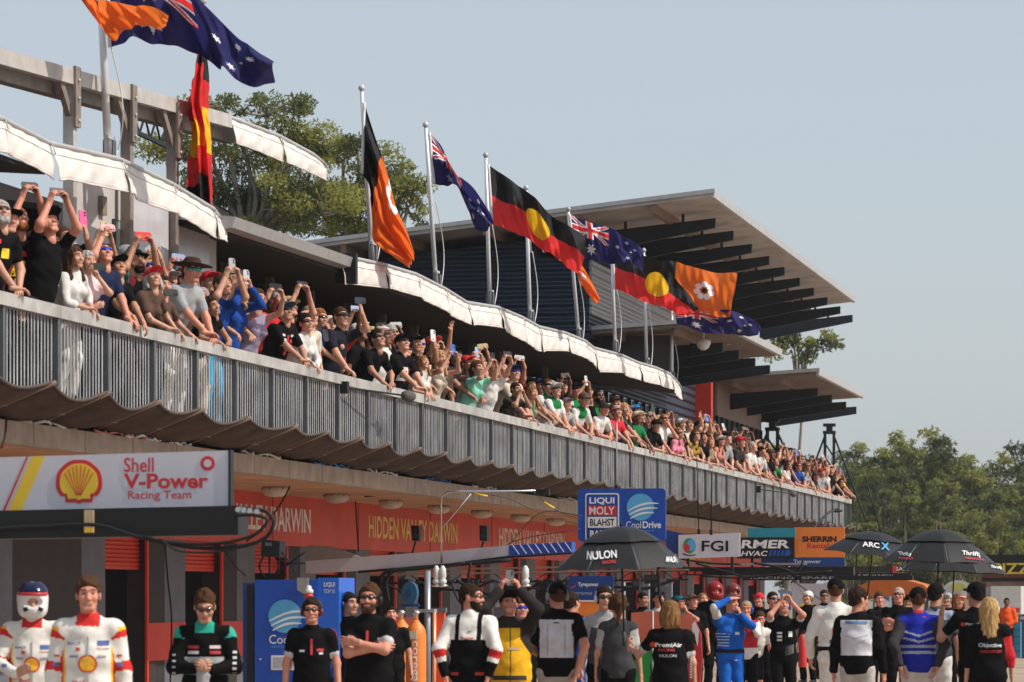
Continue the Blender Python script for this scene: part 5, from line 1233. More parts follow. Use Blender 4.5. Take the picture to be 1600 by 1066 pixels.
for i, (px, py, head_, top_, act) in enumerate(far):
    rr = np.random.default_rng(900+i); k = {}
    hw = head_.split()
    if hw[-1] == 'cap': k['cap'] = CW.get(hw[0], REDC) if hw[0] != 'red' else REDC
    elif hw[-1] == 'hat': k['hat'] = ('widehat' if 'wide' in head_ else 'brimhat', CW.get(hw[0], BLK))
    else: k['hairc'] = {'light': 'light', 'grey': 'grey', 'blond': 'blond', 'dark': 'dark', 'brown': 'brown', 'red': 'red'}[hw[0]]
    fem = 'top' in top_ or 'singlet' in top_
    if fem: k.update(fem=True, hair=['long', 'pony', 'bob'][i % 3])
    if 'singlet' in top_ or ('top' in top_ and i % 2): k['sleeve'] = 'none'
    c = [w_ for w_ in top_.split() if w_ in CW]; k['shirt'] = CW[c[0]] if c else BLK
    if top_.startswith('dark navy'): k['shirt'] = NAV
    if act == 'filming': k.update(PH(off=(0, -.30, float(rr.uniform(.02, .14)))), lean=8)
    if act == 'leaning': k.update(lean=26)
    if act == 'resting': k.update(armL=A_cross, armR=A_cross, lean=24)
    if act == 'shielding': k.update(armR=A_shield, lean=8)
    if act == 'mouth': k.update(armL=A_mouth)
    if act == 'sunglasses' or i % 3 == 0: k['glasses'] = 'black'
    k['skin'] = ['fair', 'red', 'tan', 'fair', 'pale', 'red', 'brown'][i % 7]
    art = 'an' if head_[0] in 'aeiou' else 'a'
    hd_ = head_ if hw[-1] == 'hair' else f"{art} {head_}"
    q = place_crowd(px, py, S(f"person with {hd_} and {top_}, {look[act]}, {nth(i+1)} from far end", head=(float(rr.uniform(-32, 0)), float(rr.uniform(2, 24)), float(rr.uniform(-8, 8))), **k), wb=12.45 if act in ('leaning', 'resting') else 12.95 if act == 'standing' else 12.6, lod=2, face=(.8+float(rr.uniform(-.2, .2)), -.6+float(rr.uniform(-.25, .25))))
    if act == 'filming':
        pc = [('black', (.03,.03,.03)), ('white', (.7,.7,.7)), ('blue', (.1,.2,.5))][i % 3]
        put_phone(q, f"{pc[0]} phone held up by the {nth(i+1)} spectator from the balcony's far end", pc[1], off=(0, -.31, .08), land=bool(i % 2))
# people packed in behind the front row
named = list(CR); rf = np.random.default_rng(31); seen = {}
tops = [('black shirt', BLK), ('charcoal shirt', CHA), ('navy shirt', NAV), ('white shirt', WHT), ('grey shirt', GRY), ('maroon shirt', (.18,.02,.03)), ('olive shirt', (.10,.11,.04)), ('cream shirt', CRM), ('dark brown shirt', BRN), ('pale blue shirt', LTB), ('red shirt', REDC), ('tan shirt', KHA)]
heads = [('black cap', dict(cap=BLK)), ('grey cap', dict(cap=GRY)), ('white cap', dict(cap=WHT)), ('tan cap', dict(cap=KHA)), ('navy cap', dict(cap=NAV)), ('dark hat', dict(hat=('brimhat', (.04,.025,.02)))), ('straw hat', dict(hat=('brimhat', (.5,.38,.2)))), ('brown hair', dict(hairc='brown', hair='messy')), ('dark hair', dict(hairc='black')), ('long light hair', dict(hairc='light', hair='long', fem=True)), ('long dark hair', dict(hairc='dark', hair='long', fem=True)), ('grey hair', dict(hairc='grey'))]
px = 14.; i = 0
while px < 1296:
    s_ = SW(px, 12.95); py = HY-(HY-(458+.2439*px))*1.0-rf.uniform(.70, .98)*s_*.98; ti = int(rf.integers(len(tops))); hi_ = int(rf.integers(len(heads))); act = ['filming', 'filming', 'peering', 'filming', 'peering', 'shading eyes', 'peering'][int(rf.integers(7))]
    nb = min(named, key=lambda t: abs(t[0]-px)); sh_ = nb[1].split(',')[0].split(' with ')[0].split(' filming')[0].split(' leaning')[0].split(' holding')[0].split()[:9]
    while sh_[-1] in ('and', 'a', 'in', 'the', 'her', 'his', 'of', 'behind', 'with', 'black', 'white', 'red', 'blue', 'grey', 'round', 'vivid', 'bright', 'broad', 'dark', 'plain', 'pale', 'short', 'clear', 'low', 'both', 'one', 'is', 'over', 'above', 'brown', 'tall', 'faded', 'long', 'cream', 'loose', 'standing', 'mostly', 'big', 'pink', 'an', 'huge'): sh_ = sh_[:-1]
    s6 = sh_[:6]
    while s6[-1] in ('and', 'a', 'in', 'the', 'of', 'behind', 'with', 'black', 'white', 'red', 'blue', 'grey', 'round', 'bright', 'dark', 'pale', 'brown', 'tall', 'long', 'cream', 'loose', 'navy', 'salmon', 'charcoal', 'royal', 'teal', 'tan', 'olive', 'pink', 'yellow', 'mustard', 'green'): s6 = s6[:-1]
    lab = f"{tops[ti][0]}, {heads[hi_][0]}, {act}, behind {' '.join(sh_)}"
    if len(lab.split()) > 16: lab = f"{tops[ti][0]}, {heads[hi_][0]}, {act}, behind {' '.join(s6)}"
    if lab not in seen:
        seen[lab] = 1; k = dict(heads[hi_][1]); k['shirt'] = tops[ti][1]; k['skin'] = ['fair', 'red', 'tan', 'fair', 'pale', 'brown'][int(rf.integers(6))]
        if rf.random() < .45: k['glasses'] = ['black', 'black', 'brown', 'blue'][int(rf.integers(4))]
        o_ = (float(rf.uniform(-.05, .05)), -.30, float(rf.uniform(.04, .2)))
        if act == 'filming': k.update(PH(off=o_, wide=.07+.03*float(rf.random())))
        elif act == 'reaching': k.update(armL=A_phone1(off=(.05, -.3, .22)), armR=A_down)
        elif act == 'shading eyes': k.update(armR=A_shield, armL=A_down)
        elif act == 'waving': k.update(armL=A_wave((.15+.1*float(rf.random()), -.2, .2)), armR=A_down)
        else: k.update(armL=A_down, armR=A_down)
        q = place_crowd(px, py, S(lab, head=(float(rf.uniform(-40, 0)), float(rf.uniform(4, 26)), float(rf.uniform(-9, 9))), **k), wb=float(rf.uniform(12.7, 13.2)), lod=1 if px < 500 else 2, face=(.8+float(rf.uniform(-.2, .2)), -.6+float(rf.uniform(-.3, .3))))
        if act in ('filming', 'reaching'):
            pc = [('black', (.025,.025,.03)), ('dark grey', (.08,.08,.09)), ('white', (.6,.6,.6)), ('pale blue', (.3,.4,.6)), ('gold', (.5,.36,.2))][i % 5]
            put_phone(q, f"{pc[0]} phone raised by the {tops[ti][0].replace(' shirt','')} shirt behind {' '.join(s6)}", pc[1], off=(o_[0], -.31, o_[2]+.03) if act == 'filming' else (.05, -.32, .24), land=bool(rf.random() < .6))
        i += 1
    px += rf.uniform(.15, .30)*s_*(1 if px < 1085 else .62)
# ---------------------------------------------------------------- pit lane furniture
P_WHITE, P_RED, P_YEL = M((.62,.60,.66), .35, var=.03), M((.62,.035,.04), .45, var=.05), M((.88,.58,.04), .45, var=.05)
P_BLUE, P_DBLUE, P_TXT = M((.012,.075,.42), .35, var=.1, scale=2), M((.012,.05,.22), .4, var=.1, scale=2), M((.80,.80,.80), .5, var=0)
P_BLK, P_TEAL, P_ORG = M((.007,.007,.0075), .4, var=.1), M((.02,.27,.36), .4, var=.06), M((.80,.22,.035), .45, var=.06)
P_LTB = M((.10,.42,.72), .4, var=0)
CHROME = M((.62,.62,.64), .22, .9, var=.1)
def pecten(cx, cy, r, n=40):
    """scallop shell outline in photo pixels"""
    pts = []
    for i in range(n+1):
        a = R(-128+256*i/n); rr = r*(1+.022*abs(math.sin(a*4.2))); pts.append((cx+rr*math.sin(a)*1.03, cy-rr*math.cos(a)*.98))
    pts += [(cx+r*.62, cy+r*.62), (cx+r*.60, cy+r*.88), (cx+r*.16, cy+r*.88), (cx, cy+r*.95), (cx-r*.16, cy+r*.88), (cx-r*.60, cy+r*.88), (cx-r*.62, cy+r*.62)]
    return pts
B = Board("pit_boom_sign", 357, 797, 200, "white pit boom sign with a red and yellow shell emblem and red lettering", "sign")
B.poly("board", [(-60,797),(357,791),(357,704),(-60,713)], P_WHITE, 0, .06)
B.poly("edge_trim", [(357.3,793),(361,793),(361,703),(357.3,703)], P_BLK, -.01, .09)
B.poly("yellow_stripe", [(3,797),(24,797),(63,711),(42,711)], P_YEL, -.003, .002); B.poly("red_stripe", [(-6,797),(-2,797),(36,711),(33,711)], P_RED, -.003, .002)
B.poly("bottom_stripe", [(-60,800),(340,794),(340,791.6),(-60,797.4)], P_RED, -.002, .03)
em = B.poly("emblem", pecten(118,752,36), P_RED, -.006, .005)
B.poly("emblem_fill", pecten(118,752,29.5), P_YEL, -.009, .0028, em)
for a in (-58, -40, -23, -8, 8, 23, 40, 58):
    x, y = 118+27*math.sin(R(a)), 752-27*math.cos(R(a)); x0, y0 = 118+7*math.sin(R(a))*.6, 773
    d_ = math.hypot(x-x0, y-y0); nx, ny = -(y-y0)/d_*.8, (x-x0)/d_*.8
    B.poly("emblem_rib", [(x0-nx*.5,y0-ny*.5),(x0+nx*.5,y0+ny*.5),(x+nx,y+ny),(x-nx,y-ny)], P_RED, -.0115, .002, em)
B.text("Shell", 190, 714, 238, 737, P_RED, bold=.012); B.text("V-Power", 190, 739, 325, 763, P_RED, bold=.03); B.text("Racing Team", 197, 766, 298, 783, P_RED, bold=.01)
rg = B.disc("round_emblem", 324, 724, 11.5, P_RED, -.004, .003)
B.disc("emblem_petals", 324, 724, 6.2, P_WHITE, -.007, .0025, rg, 16)
bx = Board("pit_boom", 372, 836, 203, "black pit boom beam under the white sign, hoses looping from its tip", "boom")
bx.poly("beam", [(-700,850),(372,836),(372,790),(-700,807)], P_BLK, .0, .3)
bx.poly("strap", [(127,832),(142,832),(142,796),(127,796)], M((.52,.38,.22), .7), -.02, .018); bx.poly("strap_end", [(127.5,831),(141.5,831),(141.5,824),(127.5,824)], P_YEL, -.025, .004)
for k, (pts, rp) in enumerate((([(-30,826),(60,822),(150,820),(215,838),(300,855),(370,856),(418,842),(432,818),(418,799),(374,797)], 3.2), ([(228,838),(270,848),(340,850),(400,838),(424,815),(405,806),(374,806)], 2.6), ([(255,842),(290,862),(360,861),(410,846)], 1.6))):
    bx.tube("hose", smooth_pts([(x, y, -.08-.03*k) for x, y in pts], 8), rp, C_RUBBER)
for x in (378, 387, 397, 408): bx.disc("coupling", x, 797+(x-378)*.1, 4, CHROME, -.12, .08)
# long pale boom
B2 = Board("pit_boom", 478, 896, 106, "long pale grey pit boom with blue end and white slashes, over the crew's heads", "boom")
B2.poly("beam", [(478,896),(560,892),(700,881),(795,869),(795,853),(700,861),(560,871),(478,877)], M((.50,.48,.53), .4, var=.04), 0, .28)
B2.poly("blue_end", [(795.2,869),(892,864),(892,848),(795.2,853)], P_BLUE, -.004, .29)
for i in range(8): x = 800+i*11.5; B2.poly("slash", [(x,852.4-i*.6),(x+1.7,852.3-i*.6),(x+12,867-i*.6),(x+10.3,867.1-i*.6)], P_TXT, -.008, .003)
B2.poly("lower_trim", [(560,896),(700,885.5),(795,873),(892,867),(892,864.5),(795,869.4),(700,881.4),(560,892.4)], P_BLK, -.01, .1)
b = MB(); X, Z = B2.x, B2.z
b.hexa([(X(478), 0, Z(877)), (X(565), 0, Z(870.2)), (X(478)+.1, 1.6, Z(877)), (X(478), 1.6, Z(877)), (X(478), 0.1, Z(852)), (X(484), .1, Z(852)), (X(480), 1.6, Z(852)), (X(478), 1.6, Z(852))]); b.build("gusset", M((.30,.27,.26), .5, var=.06), B2.o)
for i, y in enumerate((886, 893)):
    B2.poly("rail", [(560,y+7),(1062,y-1),(1062,y-3.4),(560,y+3.6)], M((.30,.22,.17), .5, .2), .35+.1*i, .05)
for i, (pts, rp) in enumerate((([(600,940),(598,912),(606,895),(640,889),(700,884),(800,876)], 3.2), ([(612,940),(608,910),(620,893),(660,889),(730,880)], 2.6), ([(740,880),(733,920),(728,950)], 2.0), ([(1028,890),(1030,930),(1035,960),(1008,964)], 2.4))):
    B2.tube("hose", smooth_pts([(x, y, -.1-.04*i) for x, y in pts], 6), rp, C_RUBBER)
for x, lab in ((689, "pair of white lamps hanging from the pale boom at the bent steel pole"), (823, "single white lamp hanging from the pale boom over the man in yellow")):
    L_ = Board("hanging_lamp", x, 884, 108, lab, "lamp", "white lamps hanging from the pale boom")
    for dx in ((-5, 5) if x == 689 else (0,)):
        MB().lathe([(.02, 0), (.03, -.02), (.05, -.05), (.055, -.16), (.04, -.19), (.06, -.21), (.06, -.25), (.03, -.27)], (dx/108, -.1, 0), 14).build("housing", M((.66,.66,.64), .35), L_.o)
        MB().lathe([(.05, -.27), (.085, -.28), (.085, -.30), (.02, -.31)], (dx/108, -.1, 0), 14).build("reflector", CHROME, L_.o)
cm_ = Board("camera_mast", 689, 880, 107, "bent steel pole with a long arm and brace standing on the pale boom", "pole")
cm_.tube("pole", [(690,880),(689,790),(690,776),(697,770),(712,768),(856,768)], 1.5, CHROME); cm_.tube("brace", [(692,824),(736,772)], 1.2, CHROME)
cm_.rect("camera", 838, 766, 858, 775, C_BLACK, -.06, .12)
for i, (pts, c) in enumerate((([(736,770),(790,778),(832,797),(870,812),(903,818)], (.10,.09,.05)), ([(830,768),(850,785),(872,800),(905,812)], (.05,.05,.05)), ([(903,826),(800,845),(752,880)], (.04,.04,.04)), ([(905,806),(840,800),(790,850)], (.04,.04,.04)))):
    cb = Board("stay_cable", pts[0][0], pts[0][1], 104, ["frayed cable from the bent pole's brace to the blue board", "dark cable from the bent pole's camera to the blue board", "thin wire from the blue board down to the pale boom", "thin wire from the blue board across the orange band"][i], "cable", "stay cables of the bent pole")
    cb.tube("cable", smooth_pts([(x, y, .1*i) for x, y in pts], 6), .7, M(c, .6)); 
    if i < 2: cb.tube("yellow_sleeve", [(740+i*110, 771+i*14, 0), (762+i*104, 775.5+i*19, 0)], 1.6, P_YEL)
for px, lab in ((651, "black loudspeaker on a bracket before the yellow band lettering"), (757, "black loudspeaker on a bracket before the pale band lettering")):
    sp_ = Board("loudspeaker", px, 850, 100, lab, "speaker", "loudspeakers above the pale boom")
    sp_.poly("cabinet", [(px-5.5,845),(px+5.5,846),(px+6,822),(px-6,821)], C_BLACK, -.1, .2); sp_.disc("cone", px, 838, 3.8, M((.03,.03,.03), .3), -.112, .01); sp_.disc("tweeter", px, 828, 2.2, M((.03,.03,.03), .3), -.112, .01)
    sp_.tube("bracket", [(px-2,846),(px-6,862),(px-12,872)], 1.6, C_BLACK)
fl = Board("flood_light", 425, 905, 148, "black box floodlight on a stand on top of the tall blue cabinet", "lamp")
fl.poly("housing", [(412,870),(441,871),(442,846),(413,843)], C_BLACK, -.12, .25); fl.poly("label_plate", [(419,853),(429,853.5),(429,848.5),(419,848)], M((.12,.12,.12), .4), -.125, .004)
fl.tube("stand", [(421,905),(421,870)], 1.5, C_BLACK)
for i, pts in enumerate(([(412,868),(405,884),(410,898),(422,905)], [(430,868),(436,885),(428,900),(420,906)], [(441,862),(455,882),(463,896)], [(478,862),(445,886),(425,903)], [(478,880),(450,880),(432,872)])): fl.tube("cable", smooth_pts(pts, 6), 1.5, C_RUBBER)
# tall blue cabinet
cb = Board("parts_cabinet", 398, 1200, 150, "tall bright blue cabinet with a round wave emblem and white lettering", "cabinet")
zb = PX(0, 0, 1).z*0-cb.o.location.z
b = MB().box((cb.x(398), 0, zb), (cb.x(496), .7, cb.z(906))); b.build("cabinet_body", P_BLUE, cb.o)
MB().box((cb.x(496)+.003, .02, zb), (cb.x(530), .7, cb.z(903))).build("side_door", M((.02,.13,.62), .3, var=.05), cb.o)
MB().box((cb.x(378), .03, zb), (cb.x(398)-.003, .72, cb.z(911))).build("hinged_door", P_DBLUE, cb.o)
MB().box((cb.x(386), -.004, zb), (cb.x(396), .026, cb.z(914))).build("door_gap", P_BLK, cb.o)
def wave_logo(Bd, cx, cy, r, m_disc, m_line, name="emblem"):
    o = Bd.disc(name, cx, cy, r, m_disc, -.006, .005)
    for k, (y0, L_) in enumerate(((-.15, 1.35), (.20, 1.25), (.55, 1.0))):
        top = [(cx+r*(-.95+t*(.95+L_)), cy+r*(y0+.42-.55*t-.28*math.sin(t*3.1))) for t in np.linspace(0.05*k, 1, 14)]
        bot = [(x+.02*r, y+r*.12*math.sin(math.pi*(i+1)/15)+.6) for i, (x, y) in enumerate(top)][::-1]
        Bd.poly("emblem_wave", top+bot, m_line, -.0095, .003, o)
    return o
wave_logo(cb, 446, 963, 26, P_LTB, P_TXT)
cb.text("Cool", 421, 992, 456, 1006, P_TXT); cb.text("Drive", 460, 992, 492, 1006, P_TXT, bold=.02); cb.text("AUTO PARTS", 424, 1008.5, 470, 1012.5, P_LTB)
lp = cb.rect("notice_plate", 424, 1024, 462, 1047, P_TXT, -.004, .003); cb.rect("notice_panel", 427, 1027, 459, 1044, M((.45,.45,.5), .5), -.006, .0015, lp)
cb.text("LIQUI", 507, 910, 524, 918, P_TXT, y=.01, bold=.02); cb.text("TOP 15", 507, 921, 524, 927, P_TXT, y=.01)
cb.tube("handle", [(403,1030,-.02),(410,1030,-.04)], 1.2, CHROME)
cb.poly("roof_plate", [(466,903),(484,903),(484,926),(478,929),(466,922)], M((.30,.29,.28), .5), -.03, .02)
gh = Board("alarm_beacon", 486, 936, 152, "small white beacon with red collar in front of the blue cabinet", "lamp")
MB().tube([(0,-.1,-.05),(0,-.1,.05)], .02, 8).build("stem", CHROME, gh.o); MB().lathe([(.02,.05),(.05,.06),(.05,.09),(.03,.11),(.03,.13),(.01,.14)], (0,-.1,0), 12).build("cap", M((.6,.6,.58), .3), gh.o); MB().lathe([(.045,.01),(.05,.03),(.045,.05)], (0,-.1,0), 12).build("collar", P_RED, gh.o)
# gas cylinders
for i, (px, lab) in enumerate(((650, "orange gas cylinder standing by the grey post, its lettering in full view"), (627, "orange gas cylinder half hidden behind the bearded man"))):
    Y = F/(128-i*3); p = PX(px, HY, Y); p.z = 0
    g_ = empty("gas_cylinder", p, -TH, lab, "gas cylinder", "orange gas cylinders in the garage front")
    sz = 1.62-(978-935)/128; r_ = .125
    MB().lathe([(r_*.97, 0), (r_, .03), (r_, sz-.12), (r_*.92, sz-.05), (r_*.7, sz), (r_*.35, sz+.05), (.035, sz+.07)], (0,0,0), 22).build("bottle", P_ORG, g_)
    MB().lathe([(.03, sz+.07), (.03, sz+.14), (.05, sz+.15), (.05, sz+.17), (.02, sz+.19)], (0,0,0), 12).build("valve", CHROME, g_)
    wp = lambda q: (q[0], -math.sqrt(max(.0001, r_*r_-q[0]*q[0]))-.004, q[2])
    text(g_, "coregas", -.045, .045, sz-.75, sz-.18, 0, P_TXT, vert='down', warp=wp, bold=.01)
    rg = MB().tube([(.07*math.cos(a), -r_*.93-.006, sz-.92+.07*math.sin(a)) for a in np.linspace(.6, 5.6, 14)], .012, 6).build("emblem", P_TXT, g_)
    MB().box((-.05, -r_-.004, sz-.16), (.04, -r_*.9, sz-.06)).build("tag", M((.7,.6,.4), .6), g_)
po = Board("garage_post", 668, 1140, 122, "round grey steel post standing beside the orange gas cylinders", "post")
MB().tube([(0, 0, po.z(1140)), (0, 0, po.z(892))], .042, 14).build("post", M((.28,.30,.34), .35, .5), po.o); MB().box((-.16, -.05, po.z(957)), (.1, .1, po.z(952))).build("shelf", M((.32,.31,.33), .4), po.o)
hs_ = Board("hose_reel", 642, 927, 112, "round blue hose reel hanging on the garage wall over the cylinders", "hose reel")
hs_.disc("drum", 642, 927, 12, M((.02,.10,.22), .4), -.1, .12, ry=18); hs_.disc("hub", 642, 927, 5, M((.015,.06,.14), .4), -.13, .03, ry=7); hs_.rect("bracket", 628, 944, 656, 948, P_DBLUE, -.05, .05)
ow = Board("fuel_rig", 690, 1140, 118, "orange fuel rig panel behind the man in the white race suit", "panel")
ow.rect("panel", 676, 955, 694, 1150, M((.75,.09,.03), .4), 0, .1); ow.tube("pipe", [(680,952,-.05),(679,1150,-.05)], 3.2, M((.8,.35,.2), .3, .3)); ow.poly("cap_plate", [(668,957),(697,957),(697,950),(668,950)], C_GREYW, -.03, .1)
# blue oil board
lq = Board("sponsor_board", 903, 838, 101, "blue rounded sponsor board with a boxed logo and wave emblem above the umbrella", "sign")
def rrect(x0, y0, x1, y1, r, n=5):
    p = []
    for cx, cy, a0 in ((x1-r, y0+r, -90), (x1-r, y1-r, 0), (x0+r, y1-r, 90), (x0+r, y0+r, 180)):
        for k in range(n+1): a = R(a0+90*k/n); p.append((cx+r*math.cos(a), cy+r*math.sin(a)))
    return p
lq.poly("board", rrect(903, 764, 1039, 846, 6), P_BLUE, 0, .05)
ol = lq.poly("logo_outline", rrect(914.5, 771, 967, 846, 4), P_TXT, -.004, .003); lq.poly("logo_inner", rrect(916.5, 773, 965, 845, 3), P_DBLUE, -.007, .0025, ol)
lq.rect("logo_blue", 918.5, 775.5, 963, 790, P_BLUE, -.0095, .002, ol); lq.rect("logo_red", 918.5, 790.3, 963, 806, M((.55,.03,.05), .4), -.0095, .002, ol); lq.rect("logo_white", 918.5, 808, 963, 825, P_TXT, -.0095, .002, ol)
lq.text("LIQUI", 921, 777.5, 960, 789, P_TXT, y=-.013, bold=.03); lq.text("MOLY", 921, 792, 960, 804.5, P_TXT, y=-.013, bold=.012); lq.text("BLAHST", 922, 811, 960, 822, P_BLK, y=-.013, bold=.02); lq.text("BARDAHL"[:3], 922, 829, 945, 839, P_TXT, y=-.013, bold=.03)
wave_logo(lq, 1000, 793, 21, P_LTB, P_TXT); lq.text("Cool", 978, 815, 1001, 826, P_TXT); lq.text("Drive", 1003.5, 815, 1032, 826, P_TXT, bold=.025); lq.text("AUTO PARTS", 990, 828.5, 1022, 831, P_LTB)
for x in (925, 1018): lq.rect("support", x, 838, x+4, 900, C_GALVD, .06, .05)
# three sponsor signs further along
fg = Board("sponsor_sign", 1060, 872, 90, "white sponsor sign with black letters and a colourful drop, beside the black umbrella", "sign")
fg.poly("board", [(1060,873),(1155,870),(1155,833),(1060,836)], P_WHITE, 0, .05); fg.text("FGI", 1096, 845, 1137, 862, P_BLK, bold=.02)
d1 = fg.disc("drop_emblem", 1077, 853, 10, M((.05,.30,.10), .4), -.004, .003, ry=12); fg.disc("drop_blue", 1080, 852, 6.5, P_LTB, -.007, .0025, d1, ry=9); fg.disc("drop_red", 1073, 856, 5, P_RED, -.0095, .002, d1, ry=6)
fg.poly("drop_swoosh", [(1066,866),(1074,869),(1087,868),(1087,866.5),(1075,867.3),(1067,864.5)], P_BLK, -.004, .003)
[fg.rect("support", x, 868, x+4, 894, C_BLACK, .055, .05) for x in (1072, 1140)]; fg.poly("backing", [(1040,862),(1068,868),(1068,834),(1040,828)], P_DBLUE, .06, .04)
rm = Board("sponsor_sign", 1157, 875, 76, "black and teal sponsor sign with big white letters between the white and orange signs", "sign")
[rm.rect("support", x, 868, x+4, 904, C_BLACK, .075, .05) for x in (1172, 1225)]; rm.rect("teal_panel", 1168, 825.5, 1241, 842, P_TEAL, .03, .04); rm.rect("board", 1152, 840, 1240, 873, P_BLK, 0, .028); rm.text("RMER", 1158, 844, 1232, 857, P_TXT, bold=.03, shear=.1); rm.text("HVAC", 1158, 861, 1199, 869, P_TXT, bold=.02, shear=.2)
for i in range(4): x = 1202+i*6; rm.poly("blue_slash", [(x-1.5,869),(x+2.2,869),(x+4.6,860),(x+.9,860)], P_BLUE, -.004, .003)
rm.poly("blue_block", [(1224,869),(1233,869),(1235,860),(1226.5,860)], P_BLUE, -.004, .003)
sh_ = Board("sponsor_sign", 1241, 884, 76, "orange sponsor sign over a blue strip, behind the far black umbrella", "sign")
sh_.rect("board", 1241, 824, 1318, 871, P_ORG, 0, .05); sh_.text("SHERRIN", 1253, 838, 1306, 847, P_BLK, bold=.05); sh_.text("Rentals", 1261, 849, 1299, 857, M((.45,.02,.06), .5), bold=.02)
[sh_.rect("support", x, 868, x+4, 904, C_BLACK, .055, .05) for x in (1255, 1300)]; sh_.rect("blue_strip", 1190, 871.5, 1318, 885, P_DBLUE, -.006, .05); sh_.text("Tyrepower", 1240, 874.5, 1282, 882, P_TXT, y=-.012)
ty = Board("garage_board", 893, 960, 103, "blue garage board with white lettering above an orange strip, deep behind the crew", "sign")
ty.rect("board", 888, 900, 958, 940, P_DBLUE, 0, .04); ty.rect("white_line", 888, 938, 958, 940.2, P_TXT, -.003, .002); ty.rect("orange_strip", 888, 940.4, 958, 962, P_ORG, 0, .04)
ty.text("Tyrepower", 903, 910, 935, 918, P_TXT, bold=.02); ty.text("coregas", 893, 925.5, 925, 931.5, M((.25,.32,.5), .5), bold=.02); ty.poly("swoosh", [(889,918),(896,917),(900,912),(898,917.5),(894,919.5)], P_RED, -.005, .004)
# dark far booms
bm2 = Board("pit_boom", 1180, 905, 84, "dark far pit boom with slack hoses under the white and orange signs", "boom")
bm2.rect("beam", 1060, 886, 1330, 899, P_BLK, .1, .25); bm2.rect("upper_rail", 1060, 880, 1260, 883, M((.36,.30,.26), .5, .3), -.1, .05)
for i, pts in enumerate(([(1090,880),(1120,889),(1150,897),(1170,904)], [(1180,880),(1215,886),(1245,895),(1252,885),(1255,876)], [(1060,872),(1110,880),(1160,882)], [(1100,900),(1160,903),(1230,897),(1300,893)], [(1040,873),(1060,868),(1080,877)])): bm2.tube("hose", smooth_pts([(x, y, -.15-.03*i) for x, y in pts], 6), 1.7, C_RUBBER)
bm2.text("RACING  SPARE", 1172, 901.2, 1300, 905, M((.4,.4,.4), .6), y=.08)
bm2.rect("lower_beam", 1160, 899.5, 1420, 907, P_BLK, .1, .2)
for x in (1062, 1075, 1087): bm2.rect("red_light", x, 893, x+9, 897, P_RED, .08, .015)
bm3 = Board("pit_boom", 1320, 907, 70, "long black far pit boom with white team lettering behind the twin umbrellas", "boom")
bm3.rect("beam", 1240, 885, 1460, 894, M((.03,.028,.027), .4), .2, .3); bm3.rect("lower_beam", 1290, 896, 1420, 906, P_BLK, .18, .2); bm3.text("SAN", 1396, 886, 1416, 892, P_TXT, y=.19, bold=.02); bm3.text("R TEAM ROYAL", 1340, 898, 1395, 903, P_TXT, y=.17)
bm3.rect("red_end", 1392, 884, 1398, 895, P_RED, .17, .025)
# thin aerial poles
for i, (x, y0, y1, s) in enumerate(((1092, 835, 716, 92), (1111, 836, 737, 92), (1338, 900, 800, 60), (1311, 900, 826, 66), (963, 766, 660, 100))):
    a_ = Board("aerial_pole", x, y0, s, ["slender black aerial left of the white sign's top", "thicker black aerial standing over the white sign", "black aerial standing before the trees by the balcony's end", "short dark pole with a bulb just past the balcony's end", "slender steel pole rising past the railing from the blue board"][i], "pole", "slender poles on the pit booms")
    a_.tube("rod", [(x, y0), (x+(1 if i else -3), y1)], .9+.4*(i == 1), C_BLACK if i < 4 else C_GALV); a_.rect("socket", x-2, y0-8, x+2, y0, C_BLACK, -.03, .06)
gu = Board("crane_strut", 1345, 830, 60, "slanting dark strut in front of the wood, above the far umbrella", "pole"); gu.tube("strut", [(1352,745),(1376,835)], 1.1, C_BLACK); gu.rect("foot", 1372, 832, 1380, 838, C_BLACK, -.05, .1)
# garage monitors, lamps and loose boxes hanging in the shade behind the crew
for i, (x, y, w_, h_, s) in enumerate(((1005, 898, 22, 14, 104), (770, 925, 22, 40, 102), (735, 935, 20, 46, 101), (985, 905, 12, 18, 104))):
    mo = Board("garage_unit", x, y+h_, s, ["black monitor hanging under the boom right of the large umbrella", "grey garage panel with gauges left of the raised phone", "dark grey locker behind the man in the white race suit", "small black box hanging beside the umbrella shaft"][i], "garage unit", "units hanging in the garage front")
    mo.rect("case", x, y, x+w_, y+h_, [P_BLK, C_GREYW, C_DARKW, P_BLK][i], .1, .15); mo.rect("front_panel", x+2, y+2, x+w_-2, y+h_*.6, [M((.03,.03,.04), .15), M((.35,.36,.38), .4), M((.12,.11,.11), .5), M((.04,.04,.04), .3)][i], .09, .008)
    mo.tube("hanger", [(x+w_/2, y, .15), (x+w_/2, y-12, .15)], 1, P_BLK)
